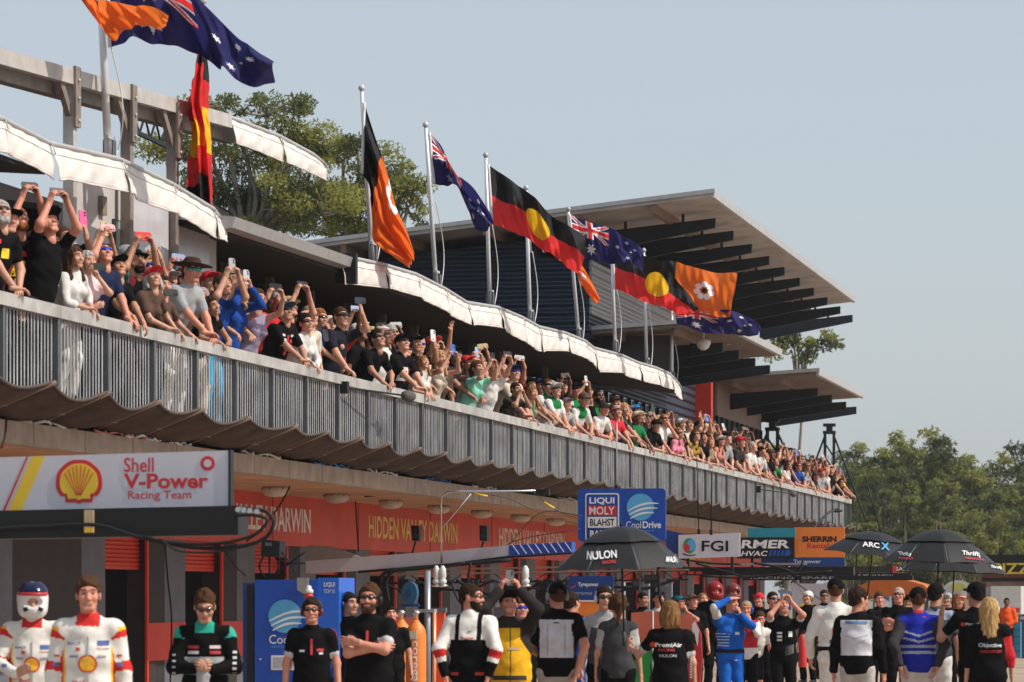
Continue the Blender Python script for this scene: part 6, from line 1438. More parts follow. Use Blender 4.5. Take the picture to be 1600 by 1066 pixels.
# ---------------------------------------------------------------- umbrellas
U_BLK = M((.010,.0095,.010), .55, var=.12, scale=5, trans=.0)
def umbrella(px, py, s, Rm, hm, tilt, label, base_py, marks, rot=.1):
    p = PX(px, py, F/s); o = empty("umbrella", p, 0, label, "umbrella", "black umbrellas over the drivers"); o.rotation_euler = (tilt[0], tilt[1], 0)
    def surf(r, a, drop=0.):
        k = (a-rot) % (math.pi/4); pol = math.cos(math.pi/8)/math.cos(k-math.pi/8); rr = r*(1-(1-pol)*(.7+.5*r/Rm)); sagz = .018*(r/Rm)**2*(1-abs(k-math.pi/8)/(math.pi/8))
        z = -hm*(1-math.cos(min(1.35, r/Rm*1.25)))/(1-math.cos(1.25))
        return (rr*math.cos(a), rr*math.sin(a), z-sagz*0+sagz-drop)
    def canopy(r0, r1, nr, drop):
        vs = []; fs = []; n = 64
        for i in range(nr+1):
            for k in range(n): vs.append(surf(r0+(r1-r0)*i/nr, 2*math.pi*k/n, drop))
        for i in range(nr):
            for k in range(n): fs.append((i*n+k, i*n+(k+1) % n, (i+1)*n+(k+1) % n, (i+1)*n+k))
        return vs, fs
    v, f = canopy(Rm*.42, Rm, 10, .012); c = MB().add(v, f, False).build("canopy", U_BLK, o)
    v, f = canopy(.004, Rm*.60, 7, -.012); MB().add(v, f, False).build("vent_flap", U_BLK, o)
    for k in range(8):
        a = rot+k*math.pi/4; MB().tube([tuple(np.array(surf(Rm*t, a, .02))) for t in (.05, .3, .5, .7, .85, .99)], .006, 5).build("rib", C_GALVD, o)
    zb_ = (py-base_py)/s
    MB().tube([(0,0,.0), (0,0,zb_)], .010, 8).build("shaft", C_BLACK, o); MB().tube([(0,0,zb_+.14), (0,0,zb_)], .018, 8).build("handle", M((.05,.045,.04), .6), o); MB().tube([(0,0,.0), (0,0,.07)], [.012, .005], 8).build("tip", C_BLACK, o)
    for (s_, a0, a1, r0, r1, m) in marks:     # sideways reach (share of the radius) and radii: lettering lies on the cloth
        def warp(q):
            a = -math.acos(max(-.999, min(.999, q[0]/q[2]))); x, y, z = surf(q[2], a, 0.); n_ = Vector((math.cos(a)*.5, math.sin(a)*.5, .8)).normalized()*.008; return (x+n_.x, y+n_.y, z+n_.z)
        text(o, s_, Rm*a0, Rm*a1, Rm*r1, Rm*r0, 0, m, warp=warp, bold=.02)
    return o
umbrella(970, 824, 163, .66, .39, (.02, -.03), "large black umbrella nearest, held over the woman in the black crew shirt", 1010, [("NULON", -.54, -.10, .74, .87, P_TXT), ("RACING", -.32, -.12, .90, .95, P_RED), ("MACH 1", .66, .82, .86, .95, P_TXT)], rot=-1.35)
umbrella(1366, 832, 112, .72, .30, (.05, .10), "black umbrella with white and blue letters, farther left of the twin umbrellas", 975, [("ARC", -.28, .06, .66, .82, P_TXT), ("X", .09, .26, .62, .84, P_LTB)], rot=.25)
umbrella(1467, 829, 124, .72, .40, (.0, .02), "black umbrella with white and red marks, front one of the twin umbrellas", 1000, [("Thrifty", .36, .70, .80, .92, P_TXT), ("RENTALS", .42, .72, .935, .97, P_RED), ("Thrifty", -.80, -.55, .84, .93, P_TXT), ("RENTALS", -.80, -.55, .945, .98, P_RED)], rot=.05)
umbrella(1493, 847, 116, .76, .40, (.0, .05), "black umbrella behind the front twin, its end showing past it", 1010, [("Thrifty", .62, .82, .86, .94, P_TXT)], rot=.3)
# ---------------------------------------------------------------- far paddock on the right
def far_box(name, x0, y0, x1, y1, s, mat, label, cat, dep=1.5, extra=None):
    B_ = Board(name, x0, HY+EYE*s, s, label, cat); MB().box((B_.x(x0), 0, B_.z(y1)), (B_.x(x1), dep, B_.z(y0))).build("body", mat, B_.o)
    if extra: extra(B_)
    return B_
far_box("hospitality_wall", 1236, 912, 1302, 945, 62, M((.50,.49,.56), .5), "pale lavender panel wall beyond the far booms", "wall", .2, lambda B_: (B_.rect("post", 1238, 912, 1242, 1030, M((.1,.1,.11), .5), .02, .1), B_.tube("brace", [(1246,912,-.1),(1300,950,-.1)], .8, C_BLACK)))
far_box("tyre_wall", 1258, 985, 1300, 1036, 62, M((.025,.035,.06), .7, bump=.4, scale=10), "dark blue tyre barrier behind the white race suit", "barrier", .8, lambda B_: [B_.disc("tyre", 1264+k*9, 1000+12*j, 4.6, M((.012,.014,.02), .8), -.05, .1) for k in range(4) for j in range(3)])
far_box("advertising_board", 1250, 944, 1284, 985, 64, M((.75,.55,.08), .5), "yellow advertising board with a white oval behind the crew", "sign", .1, lambda B_: (B_.disc("oval", 1262, 965, 8, M((.8,.8,.78), .5), -.02, .02, ry=12), B_.tube("frame", [(1250,985,-.05),(1284,944,-.05)], .8, C_BLACK)))
ex = Board("fire_extinguisher", 1254, HY+EYE*88, 88, "red fire extinguisher standing on the apron past the filming man", "extinguisher"); zb = -ex.o.location.z
MB().lathe([(.07, 0), (.075, .02), (.075, .5), (.05, .57), (.02, .6)], (0, 0, ex.z(1043)), 14).build("bottle", P_RED, ex.o); MB().box((-.03,-.03,ex.z(1043)+.6),(.03,.03,ex.z(1043)+.66)).build("valve", C_BLACK, ex.o)
def tent(name, pts, s, mat, label, dep=3., extra=None):
    B_ = Board(name, pts[0][0], HY+EYE*s, s, label, "tent"); B_.poly("roof_cloth", pts, mat, 0, dep)
    xs = [p[0] for p in pts]; yb = max(p[1] for p in pts)
    for x in (min(xs)+2, max(xs)-2):
        for d_ in (.05, dep-.1): MB().beam((B_.x(x), d_, 0), (B_.x(x), d_, B_.z(yb)), .06, .06).build("leg", C_GALV, B_.o)
    if extra: extra(B_)
tent("marquee", [(1325,932),(1460,932),(1440,914),(1405,904),(1372,904),(1342,915)], 52, M((.62,.18,.03), .6, trans=.2), "orange marquee roof behind the black umbrellas")
tent("marquee", [(1368,925),(1392,925),(1392,920),(1368,920)], 46, P_RED, "small red canopy under the orange marquee")
far_box("display_panel", 1367, 928, 1392, 948, 45, M((.10,.22,.55), .5), "blue and white display panel below the orange marquee", "panel", .2, lambda B_: B_.poly("white_wave", [(1367,940),(1380,935),(1392,942),(1392,948),(1367,948)], P_TXT, -.03, .02))
tent("marquee", [(1452,985),(1524,985),(1524,934),(1512,918),(1490,907),(1470,918),(1455,935)], 50, M((.62,.46,.33), .7, trans=.2), "beige arched tent beyond the right hand umbrellas", 3, lambda B_: (B_.disc("round_sign", 1496, 921, 22, M((.50,.58,.60), .5), -.04, .03, ry=14), B_.disc("sign_centre", 1496, 917, 12, M((.50,.48,.10), .5), -.06, .02, ry=6), B_.poly("opening", [(1478,985),(1500,985),(1500,950),(1489,940),(1478,950)], M((.75,.62,.5), .7), -.03, .02)))
far_box("shipping_container", 1548, 916, 1594, 960, 44, M((.52,.50,.47), .6, var=.1), "pale shipping container beyond the man in orange", "container", 6, lambda B_: (B_.poly("side_wall", [(1538,952),(1547.5,958),(1547.5,916),(1538,920)], M((.3,.28,.26), .6), .1, 4), B_.rect("red_mark", 1580, 950, 1592, 957, P_RED, -.03, .02)))
far_box("barrel_stack", 1580, 972, 1594, 1028, 62, M((.03,.20,.34), .5, var=.1), "stack of blue water barrels beside the man in orange", "barrel", .5, lambda B_: [B_.rect("barrel_band", 1580, 983+k*11, 1594, 985+k*11, M((.02,.10,.18), .5), -.02, .015) for k in range(4)])
far_box("barrier_wall", 1594.5, 968, 1700, 1030, 58, M((.045,.065,.10), .6), "dark blue barrier wall at the photo's edge behind the barrels", "barrier", .6, lambda B_: B_.rect("top_strip", 1594.5, 964, 1700, 968, M((.5,.5,.5), .6), 0, .6))
pz = Board("food_sign", 1540, 912, 56, "black sign with yellow letters past the umbrellas at the photo's edge", "sign"); pz.rect("board", 1535, 867, 1680, 909, P_BLK, 0, .2); pz.text("PIZZA", 1552, 880, 1626, 897, M((.62,.50,.05), .5), y=-.01, bold=.02); pz.rect("red_shelf", 1535, 897.5, 1680, 903, M((.12,.03,.02), .6), -.02, .015)
for x in (1537, 1675): MB().beam((pz.x(x), .1, -pz.o.location.z), (pz.x(x), .1, 0), .12, .12).build("leg", P_BLK, pz.o)
far_box("stall", 1520, 905, 1640, 960, 40, M((.16,.085,.06), .8, var=.4, scale=2), "brown market stall below the black and yellow sign", "stall", 2)
gw = Board("fabric_banner", 978, 1140, 122, "green and red striped cloth banner standing beside the woman in black", "banner")
gw.poly("green_cloth", [(962,1140),(1040,1140),(1040,1012),(1018,985),(985,1040)], M((.03,.30,.06), .7, trans=.2), .1, .02); gw.poly("red_cloth", [(980,1000),(1075,1000),(1075,960),(1010,955),(980,958)], M((.62,.16,.09), .7, trans=.2), .3, .02); gw.tube("rod", [(1018,1140,.1),(1018,955,.1)], 1.2, C_GALV)
bp = Board("car_door_panel", 1080, 1120, 118, "red, white and black painted body panel standing behind the woman in black", "panel"); bp.poly("panel", [(1072,1120),(1090,1120),(1097,1030),(1095,990),(1085,968),(1074,985),(1066,1030)], P_RED, 0, .04); bp.poly("white_flash", [(1075,990),(1085,970),(1092,985),(1090,1010),(1082,985)], P_TXT, -.004, .003); bp.poly("black_flash", [(1078,1005),(1085,988),(1088,1006)], P_BLK, -.007, .0025)

# loose cables hanging before the garages
for i, (pts, w_, lab) in enumerate((([(466,700),(462,735),(440,785),(405,830),(385,846)], 13.2, "black cable swinging down past the first white band lettering"), ([(555,775),(557,810),(560,862)], 14.3, "thin black cable running down the orange band beside the yellow lettering"), ([(258,850),(262,905),(268,965),(266,1066)], 14.3, "thin black cable running down the grey pier left of the young man in teal"), ([(352,862),(368,885),(384,900)], 13.8, "short black cable slanting down to the blue cabinet's hinged door"), ([(10,655),(8,680),(2,700)], 12.0, "short dark cable hanging from the shade cloth above the white boom sign"), ([(570,776),(600,775),(640,780),(688,776)], 13.3, "thin wire clipped under the ceiling between two round lamps"))):
    p = [PB(x, y, w_) for x, y in pts]; c = frame("loose_cable", p[0].x, w_, p[0].z, lab, "cable", "loose cables before the garages")
    bb(MB().tube(smooth_pts(p, 5), .012, 5), "cable", C_RUBBER, c)

# dark lattice boom, added to deepen the shade behind the crew
bl_ = Board("pit_boom", 590, 912, 100, "dark lattice pit boom with drooping hoses, in the shade behind the crew", "boom")
for y in (897, 911): bl_.poly("chord", [(575,y+2.2),(1062,y-3.8),(1062,y-6.4),(575,y-.4)], C_BLACK, .6, .08)
for i in range(22): x = 580+i*22; bl_.poly("web", [(x,911-i*.27),(x+2,911-i*.27),(x+22,897-i*.27),(x+20,897-i*.27)] if i % 2 else [(x,897-i*.27),(x+2,897-i*.27),(x+22,911-i*.27),(x+20,911-i*.27)], C_BLACK, .62, .03)
for i, (x0, x1, d_) in enumerate(((585,700,26),(640,760,18),(705,840,30),(760,880,16),(850,1000,28),(905,1050,18),(700,735,44),(850,868,40))): bl_.tube("hose", smooth_pts([(x0+(x1-x0)*t/6, 908-(x0-590)*.012+d_*math.sin(math.pi*t/6)*(.8 if t < 4 else 1), .5-.05*i) for t in range(7)], 5), 1.6+.5*(i % 3), C_RUBBER)
for i, (x, w_, h_) in enumerate(((610,16,22),(722,14,30),(760,9,14),(838,12,26),(872,10,18),(1012,16,20),(1040,10,26))): bl_.rect("equipment_box", x, 905, x+w_, 905+h_, [C_BLACK, C_DARKW, C_GREYW][i % 3], .55, .2)
# ---------------------------------------------------------------- people in the pit lane
GG = "people standing in the pit lane"
def ground(px, py, s, sp, face=0., h=.0105):
    """face: degrees from straight at the camera, + towards the picture's right"""
    sp['group'] = GG; sp.setdefault('hs', 1.03); sp.setdefault('girth', 1.07); q = pose_core(sp); Y = F/s; phi = R(face); zt_ = EYE+(HY-py)/s
    sc = min(1.14, max(.84, zt_/q.top)); off = Matrix.Rotation(phi, 3, 'Z') @ Vector(q.hc*sc)
    yb = Y-off.y; base = Vector(((px-CX)/F*Y-off.x, yb, 0))
    if sp.get('lift'): base.z = sp['lift']
    fg = s > 110
    q = make_person(sp, base, phi, sc, h if fg else .016, .0048 if fg else .007, .0050 if s > 165 else .0062 if fg else .008)
    if sp.get('radio'):
        p = V3(sp['radio']*.185*sp['girth'], .02, .93)*sc; b = MB().box(p-V3(.022, .03, .06), p+V3(.022, .03, .06)); b.tube([tuple(p+V3(0, 0, .05)), tuple(p+V3(.01*sp['radio'], 0, .17))], .006, 5); link("radio", b.mesh(C_BLACK), q.body)
    return q
def G(label, **k):
    d = dict(label=label, armL=A_down, armR=A_down, head=(0, 0, 0), lean=2, trousers=BLK, skin='fair'); d.update(k); return d
SUITW = (.74, .71, .66)
def f_shell(tg, al, ac, fr, at, n):
    r = np.zeros(len(tg), int); r[((tg == 7) | (al > .49)) & (np.abs(ac) < .085)] = 1
    r[(tg == 2) & (at > .04) & (at < .22)] = 1; r[(tg == 2) & (at >= -.05) & (at <= .04)] = 2
    r[(tg == 1) & (np.abs(ac) > .175) & (al < .36)] = 1; r[(tg == 1) & (np.abs(ac) > .160) & (np.abs(ac) <= .175) & (al < .36)] = 2
    r[(at > .80) & (at < 1.10) & (tg != 1)] = 1; return r
SHP = ([(.60,.035,.03), (.85,.45,.03)], f_shell)
def pect(r, cx, cz):
    o = [(cx+r*math.sin(R(-125+250*i/24))*1.03, cz+r*math.cos(R(-125+250*i/24))) for i in range(25)]+[(cx+r*.6, cz-r*.85), (cx, cz-r*.92), (cx-r*.6, cz-r*.85)]
    return [(cx, cz)]+o, [(0, i+2, i+1) for i in range(len(o)-1)]+[(0, 1, len(o))]
def shell_marks(q, z=1.19):
    decal(q, pect(.066, 0, z), 0, 0, 0, 0, M((.62,.03,.03), .6), name="emblem"); e = decal(q, pect(.054, 0, z), 0, 0, 0, 0, M((.88,.45,.03), .6), name="emblem_fill")
    e.scale = (1, 1.012, 1)
    decal(q, "Shell", -.11, -.02, z-.145, z-.115, M((.6,.04,.04), .6)); decal(q, "V-Power", -.11, .11, z-.20, z-.155, M((.6,.04,.04), .6), bold=.04)
    decal(q, "RACE", -.14, -.05, z+.135, z+.155, M((.10,.12,.25), .6)); decal(q, None, .07, .15, z+.13, z+.165, M((.05,.10,.35), .6), name="badge", n=(5, 3)); decal(q, "FORD"[:0] or "TEAM", .06, .15, z+.10, z+.115, M((.45,.15,.15), .6)); decal(q, None, -.085, -.055, z+.09, z+.115, M((.6,.04,.04), .6), name="badge", n=(3, 3))
    for sx in (-1, 1):
        decal(q, None, sx*.225-.022, sx*.225+.022, z-.02, z+.01, M((.10,.14,.35), .6), name="badge", n=(3, 2)); decal(q, None, sx*.22-.02, sx*.22+.02, z+.05, z+.065, M((.5,.05,.05), .6), name="badge", n=(3, 1)); decal(q, None, sx*.10-.03, sx*.10+.03, z+.045, z+.06, M((.25,.25,.3), .6), name="badge", n=(3, 1))
    decal(q, None, -.006, .006, z-.35, z+.19, M((.35,.33,.32), .6), name="zip", n=(1, 20))
q = ground(51, 917, 195, G("racing driver in white suit and white, red and blue helmet, visor up", shirt=SUITW, sleeve='long', loose=.02, trousers=SUITW, paint=SHP, hair=None, helmet=(.72,.70,.70), armL=A_back, armR=A_hold(-.22, .2, .12), head=(5, -2, 0)), 4)
shell_marks(q, 1.13); q.onhead("visor", q.hm('visor'), M((.012,.018,.06), .15, var=0)); 
hb = lib('helmband', lambda: MB().tube([(.125*math.sin(a), .012-.148*math.cos(a)*1.02, .070) for a in np.linspace(-1.1, 1.1, 17)], .014, 6).mesh(C_BLACK)); q.onhead("helmet_band", hb, M((.55,.03,.04), .3))
for sx in (-1, 1): q.onhead("helmet_vent", lib(f'hv{sx}', lambda sx=sx: MB().beam((sx*.045, -.150, -.045), (sx*.075, -.128, -.06), .012, .03).mesh(C_BLACK)), C_BLACK)
q = ground(138, 903, 222, G("smiling brown haired racing driver in a white suit with red collar and shell emblem", shirt=SUITW, sleeve='long', loose=.022, trousers=SUITW, paint=SHP, hair='messy', hairc='brown', skin='red', smile=True, head=(2, 4, 0), girth=1.04), 4)
shell_marks(q, 1.17)
q = ground(320, 925, 200, G("young man in sunglasses looking down, black and teal race suit with grey gloves in hand", shirt=BLK, sleeve='long', loose=.02, hair='quiff', hairc='brown', glasses='brown', trousers=BLK, armL=A_hold(-.13, .24, .05), armR=A_hold(-.13, .24, .05), head=(3, -18, 0), lean=5,
    paint=([(.03,.33,.25), (.42,.42,.42)], lambda tg, al, ac, fr, at, n: np.where(((al > .49) & (np.abs(ac) < .08)) | ((tg == 1) & (al > .14) & (al < .24)) | ((tg == 2) & (at < .16) & (fr > -.05)), 1, np.where((tg == 1) & (al >= .24) & (al < .29) & (np.abs(ac) < .16), 2, 0)))), 2)
for sx in (-1, 1):
    for k in range(2): decal(q, None, sx*.09-.045, sx*.09+.045, 1.30-.045*k, 1.325-.045*k, M([(.6,.5,.5), (.45,.03,.04)][(sx > 0) == (k == 1)], .7), name="badge", n=(5, 2))
for k in range(5): decal(q, None, .235, .268, 1.26-.045*k, 1.28-.045*k, M((.55,.55,.55), .6), name="sleeve_mark", n=(2, 1)); decal(q, None, -.262, -.235, 1.24-.05*k, 1.255-.05*k, M((.45,.45,.45), .6), name="sleeve_mark", n=(2, 1))
gv = q.base+Vector((0, -.24, 1.0)); gl = empty("glove_pair", gv, 0, "grey racing gloves held by the young man in black and teal", "gloves")
gm, gf = sdf([cap_((0,0,-.10), (0,-.01,.06), .035, .042, (1,0,0), 1.2, .02), cap_((.02,0,-.16), (.01,0,-.05), .028, .032, k=.03), cap_((-.02,.01,-.19), (-.01,0,-.06), .022, .03, k=.03), cap_((.05,-.02,.02), (.02,0,-.03), .014, .02, k=.02)], .008); link("glove", mesh_np(gm, gf, [fabric((.33,.33,.34))], None, True), gl)
gm, gf = sdf([cap_((.0,.03,-.08), (.0,.03,.07), .03, .04, (1,0,0), 1.2, .02), cap_((-.04,.03,.05), (.03,.03,.08), .015, .015, k=.02)], .008); link("glove", mesh_np(gm, gf, [fabric((.04,.30,.24))], None, True), gl)
POLO = lambda tg, al, ac, fr, at, n: np.where((tg == 2) & (at > .575), 1, np.where((tg == 2) & (at < .14) & (fr < .02), 2, 0))
PP = ([(.55,.52,.52), (.45,.03,.04)], POLO)
def polo_marks(q):
    decal(q, "S", .05, .125, 1.255, 1.285, M((.6,.04,.05), .6), bold=.06, name="badge"); decal(q, None, .075, .115, 1.225, 1.245, M((.65,.6,.6), .6), name="badge", n=(3, 2)); decal(q, None, -.12, -.07, 1.25, 1.27, M((.7,.7,.7), .6), name="badge", n=(3, 2)); decal(q, None, -.012, .012, 1.22, 1.38, M((.5,.04,.05), .6), name="placket", n=(2, 6))
q = ground(487, 936, 172, G("grinning crewman in sunglasses, headset and black polo before the blue cabinet", radio=1, shirt=BLK, paint=PP, hair='messy', hairc='dark', glasses='brown', headset=(.10,.02,.02), skin='red', smile=True, head=(-2, 6, 0)), 2); polo_marks(q)
q = ground(546, 926, 150, G("dark haired crewman glancing aside behind the two black polo men", shirt=BLK, hair='short', hairc='black', skin='tan', headset=(.01,.04,.14), head=(28, 2, 0)), 12)
for k in range(5): decal(q, None, .02+.01*k, .12, .98+.028*k, .986+.028*k, M((.6,.6,.6), .7), name="stripe", n=(6, 1))
q = ground(577, 914, 183, G("big bearded crewman in sunglasses and headset, arms crossed over his black polo", shirt=BLK, paint=PP, loose=.02, girth=1.18, hair='quiff', hairc='brown', beard='brown', glasses='black', headset=True, skin='red', armL=A_fold, armR=A_fold, head=(-4, 6, 3), smile=True), -4); polo_marks(q)
q = ground(612, 948, 130, G("dark haired man peering up from behind the bearded man's shoulder", shirt=BLK, hair='short', hairc='black', skin='red', head=(-8, 18, 0)), 10)
q = ground(737, 913, 170, G("crewman with close cropped hair and sunglasses in a white race suit under a black vest", radio=1, shirt=SUITW, sleeve='long', loose=.02, trousers=BLK, hair='short', hairc='dark', beard='dark', glasses='brown', skin='red', head=(-95, 2, 0), armL=A_back, armR=A_back,
    paint=([BLK, (.55,.03,.03)], lambda tg, al, ac, fr, at, n: np.where((tg == 1) & (al < .31), 1, np.where((tg == 1) & (al >= .31) & (np.abs(np.abs(ac)-.105) < .022), 1, np.where((tg == 3) & (at > 1.02) & (at < 1.32), 2, np.where((tg == 3) & (at > 1.5), 1, 0)))))), 168)
decal(q, "Better", -.07, .06, 1.265, 1.29, M((.5,.05,.07), .6), back=True); decal(q, None, -.04, .0, 1.33, 1.345, M((.3,.28,.28), .6), back=True, name="badge", n=(3, 2))
for sx in (-1, 1): decal(q, None, sx*.12-.04, sx*.12+.04, .93, .96, M((.45,.04,.03), .7), back=True, name="belt_patch", n=(4, 2))
q = ground(795, 925, 166, G("stout crewman in a black and yellow suit filming the sky with both arms up", shirt=(.78,.42,.02), sleeve='long', loose=.03, girth=1.2, belly=.15, trousers=(.07,.06,.055), hair=None, cap=BLK, skin='red', head=(0, 24, 0), armL=A_phone(off=(.0, -.22, .14), wide=.10), armR=A_phone(off=(-.0, -.22, .14), wide=.10),
    paint=([(.028,.024,.022)], lambda tg, al, ac, fr, at, n: np.where((tg == 2) | (tg == 3) | (tg == 7) | (al > .47) | (np.abs(ac) > .105+.7*np.maximum(0, .36-al)), 1, np.where(np.abs(ac) < .005, 1, 0)))), 4)
put_phone(q, "grey phone held up by the stout man in black and yellow", (.14,.14,.15), off=(0, -.23, .19), land=False, grp="phones held up in the pit lane")
decal(q, None, -.17, .17, .90, .945, M((.03,.028,.028), .5), name="belt", n=(14, 2)); decal(q, None, -.02, .10, 1.20, 1.225, M((.45,.35,.25), .6), name="badge", n=(6, 2))
q = ground(815, 937, 142, G("man in mirrored blue sunglasses looking out from behind the man in yellow", shirt=BLK, hair='buzz', hairc='brown', glasses='blue', skin='red', head=(5, 12, 0)), 5)
VESTW = (.60,.59,.64)
VP = lambda top=.47: ([BLK], lambda tg, al, ac, fr, at, n: np.where((tg == 2) | (tg == 3) | (tg == 7) | (al > top) | (np.abs(ac) > .165) | (al < .10), 1, 0))
q = ground(870, 911, 161, G("man in a black cap seen from behind, pale cooling vest over a black T-shirt", shirt=VESTW, paint=VP(), loose=.02, cap=BLK, hair='short', hairc='brown', skin='red', trousers=(.42,.38,.35), headset=(.25,.27,.28), armL=A_hold(-.25, .2, .1), armR=A_back, head=(20, 0, 0)), 176)
for sx in (-1, 1): decal(q, None, sx*.085-.002, sx*.085+.002, 1.07, 1.38, M((.14,.14,.22), .7), back=True, name="seam", n=(1, 12))
decal(q, None, -.03, .03, 1.385, 1.397, M((.05,.05,.06), .7), back=True, name="badge", n=(4, 1))
q = ground(893, 925, 148, G("driver in blue and white suit behind the black capped man's pale vest", shirt=(.02,.14,.50), sleeve='long', loose=.022, trousers=(.02,.10,.40), hair='short', hairc='dark', skin='red', armL=A_back, armR=A_back, head=(0, 0, 0),
    paint=([(.68,.65,.60)], lambda tg, al, ac, fr, at, n: np.where((tg == 3) | ((tg == 2) & (at > .45)) | ((tg == 1) & (np.abs(ac) < .06) & (al > .3)), 1, 0))), 150)
q = ground(945, 917, 150, G("crewwoman in sunglasses with a white headset, grey and black shirt", radio=1, fem=True, shirt=(.055,.055,.06), paint=([(.30,.29,.30)], lambda tg, al, ac, fr, at, n: np.where((tg == 2) | (al > .40), 1, 0)), hair='pony', hairc='dark', headset=(.6,.6,.6), glasses='black', skin='fair', head=(6, 3, 0)), 0)
decal(q, "AUS", -.09, .11, 1.20, 1.26, M((.35,.33,.33), .6), bold=.05)
q = ground(966, 928, 154, G("woman with a brown ponytail and headset, back turned, grey shouldered shirt", radio=1, fem=True, shirt=(.05,.05,.055), paint=([(.42,.41,.40)], lambda tg, al, ac, fr, at, n: np.where((tg == 2) & (at > .1), 1, 0)), hair='pony', hairc='brown', headset=True, skin='fair', head=(10, 0, 0)), 172)
q = ground(1047, 940, 166, G("fair haired woman in a black crew shirt, back turned, gripping the large umbrella's shaft", radio=1, fem=True, sh=1.12, shirt=BLK, loose=.02, hair='bob', hairc='light', headset=True, skin='fair', head=(4, 2, 0), armL=lambda q, s, t: (V3(.42, -.38, 1.30), V3(.4, 0, -1), 'grip', (.05, -.3, 1), (-1, -.2, 0)), armR=A_down, paint=([(.5,.45,.45)], lambda tg, al, ac, fr, at, n: np.where((tg == 2) & (at > .575), 1, 0)),
    ), 180)
decal(q, "PremiAir", -.12, .16, 1.30, 1.345, M((.75,.73,.73), .6), back=True, bold=.02); decal(q, "RACING", -.04, .13, 1.255, 1.285, M((.55,.04,.04), .6), back=True, bold=.02); decal(q, "NULON", -.06, .12, 1.195, 1.225, M((.55,.54,.58), .6), back=True, bold=.02)
decal(q, pect(.03, .185, 1.325), 0, 0, 0, 0, M((.6,.04,.03), .6), back=True, name="emblem")
for k in range(9): decal(q, None, -.222, -.205, 1.20-.028*k, 1.215-.028*k, M((.6,.58,.58), .7), back=True, name="sleeve_mark", n=(2, 1))
q = ground(1029, 924, 100, G("fair man in a dark cap and white shirt gazing upwards behind the woman in black", shirt=WHT, cap=NAV, hairc='brown', skin='red', head=(4, 18, 0)), 5)
q = ground(1060, 930, 98, G("man in a teal cap turned aside, raising a bent arm behind the woman in black", shirt=(.03,.22,.22), cap=(.015,.10,.12), hairc='dark', skin='red', head=(35, 8, 0), armL=A_mouth), 20)
q = ground(1082, 929, 96, G("man in a brown and white cap wearing a black shirt beside the red helmet", shirt=BLK, cap=(.12,.06,.05), hairc='dark', skin='red', head=(15, 12, 0)), 10)
q = ground(1098, 926, 92, G("red faced man in red overalls squeezed behind the helmeted crewman", shirt=(.55,.06,.03), sleeve='long', hair='buzz', hairc='light', skin='red', head=(10, 8, 0)), 10)
q = ground(1117, 912, 94, G("pit crewman in a shiny red open helmet and black fireproof suit", shirt=BLK, sleeve='long', loose=.022, hair=None, helmet=(.25,.012,.018), skin='red', head=(8, 0, 0), armR=A_point((-.42, -.12, -.10)), armL=A_down), 10)
q = ground(1146, 915, 90, G("pit crewman in a dark red and white helmet behind the man in the blue suit", shirt=BLK, sleeve='long', hair=None, helmet=(.16,.03,.035), skin='tan', head=(10, 4, 0)), 5)
q = ground(1142, 929, 120, G("driver in a bright blue race suit shading his eyes with his raised arm", shirt=(.015,.11,.46), sleeve='long', loose=.02, trousers=(.015,.11,.46), hair='short', hairc='brown', skin='red', head=(30, 8, 0), armR=A_shield, armL=A_mouth,
    paint=([(.62,.60,.58), (.02,.02,.025)], lambda tg, al, ac, fr, at, n: np.where((tg == 2) & (n < 0) & (at > .35), 1, np.where((tg == 1) & (np.abs(al-.05) < .028), 2, np.where((tg == 1) & (ac < -.06) & (al > .10) & (al < .32) & ((al*100).astype(int) % 4 == 0), 1, 0))))), 14)
decal(q, None, .02, .09, 1.22, 1.26, M((.6,.6,.62), .6), name="badge", n=(3, 2)); decal(q, None, .02, .07, .86, .875, M((.6,.6,.62), .6), name="badge", n=(3, 1))
q = ground(1166, 940, 112, G("crewman with fair hair, white sleeves and red front, behind the blue suited driver", shirt=(.62,.60,.58), sleeve='long', paint=([(.45,.03,.04)], lambda tg, al, ac, fr, at, n: np.where((tg == 1) & (al > .1), 1, 0)), hair='short', hairc='blond', headset=(.02,.08,.4), skin='red', armL=A_mouth, head=(-10, 0, 0)), 5)
q = ground(1188, 968, 108, G("person bending beside the blue suited driver with a white towel over the arm", shirt=WHT, lean=30, hair='short', hairc='brown', skin='red', shorts=True, trousers=BLK, head=(-20, -10, 0)), 25)
q = ground(1208, 925, 104, G("man in sunglasses and a black shirt with red and white sleeve ends, hands low", shirt=BLK, paint=PP, hair='short', hairc='dark', glasses='black', skin='red', head=(10, 6, 0)), 10)
q = ground(1224, 934, 120, G("crewman with headset and black polo filming upwards with a phone in both hands", radio=1, shirt=BLK, paint=PP, hair='short', hairc='brown', headset=(.015,.05,.3), skin='red', head=(2, 22, 0), **PH(off=(0, -.24, .06), wide=.075)), 4)
for k in range(3): decal(q, None, -.11, -.04, 1.16+.05*k, 1.19+.05*k, M((.65,.65,.65), .6), name="badge", n=(3, 2))
decal(q, None, .05, .11, 1.22, 1.30, M((.65,.65,.65), .6), name="badge", n=(3, 3))
for k in range(7): decal(q, None, .01+.018*k, .014+.02*k, .95+.006*k, 1.08+.006*k, M((.12,.12,.12), .6), name="stripe", n=(1, 5))
put_phone(q, "dark blue phone held up by the crewman with the headset, black polo", (.05,.10,.16), off=(0, -.25, .10), grp="phones held up in the pit lane")
q = ground(1288, 922, 78, G("distant man in sunglasses and black beyond the white race suit", shirt=BLK, hair='short', hairc='dark', glasses='black', skin='tan'), 5)
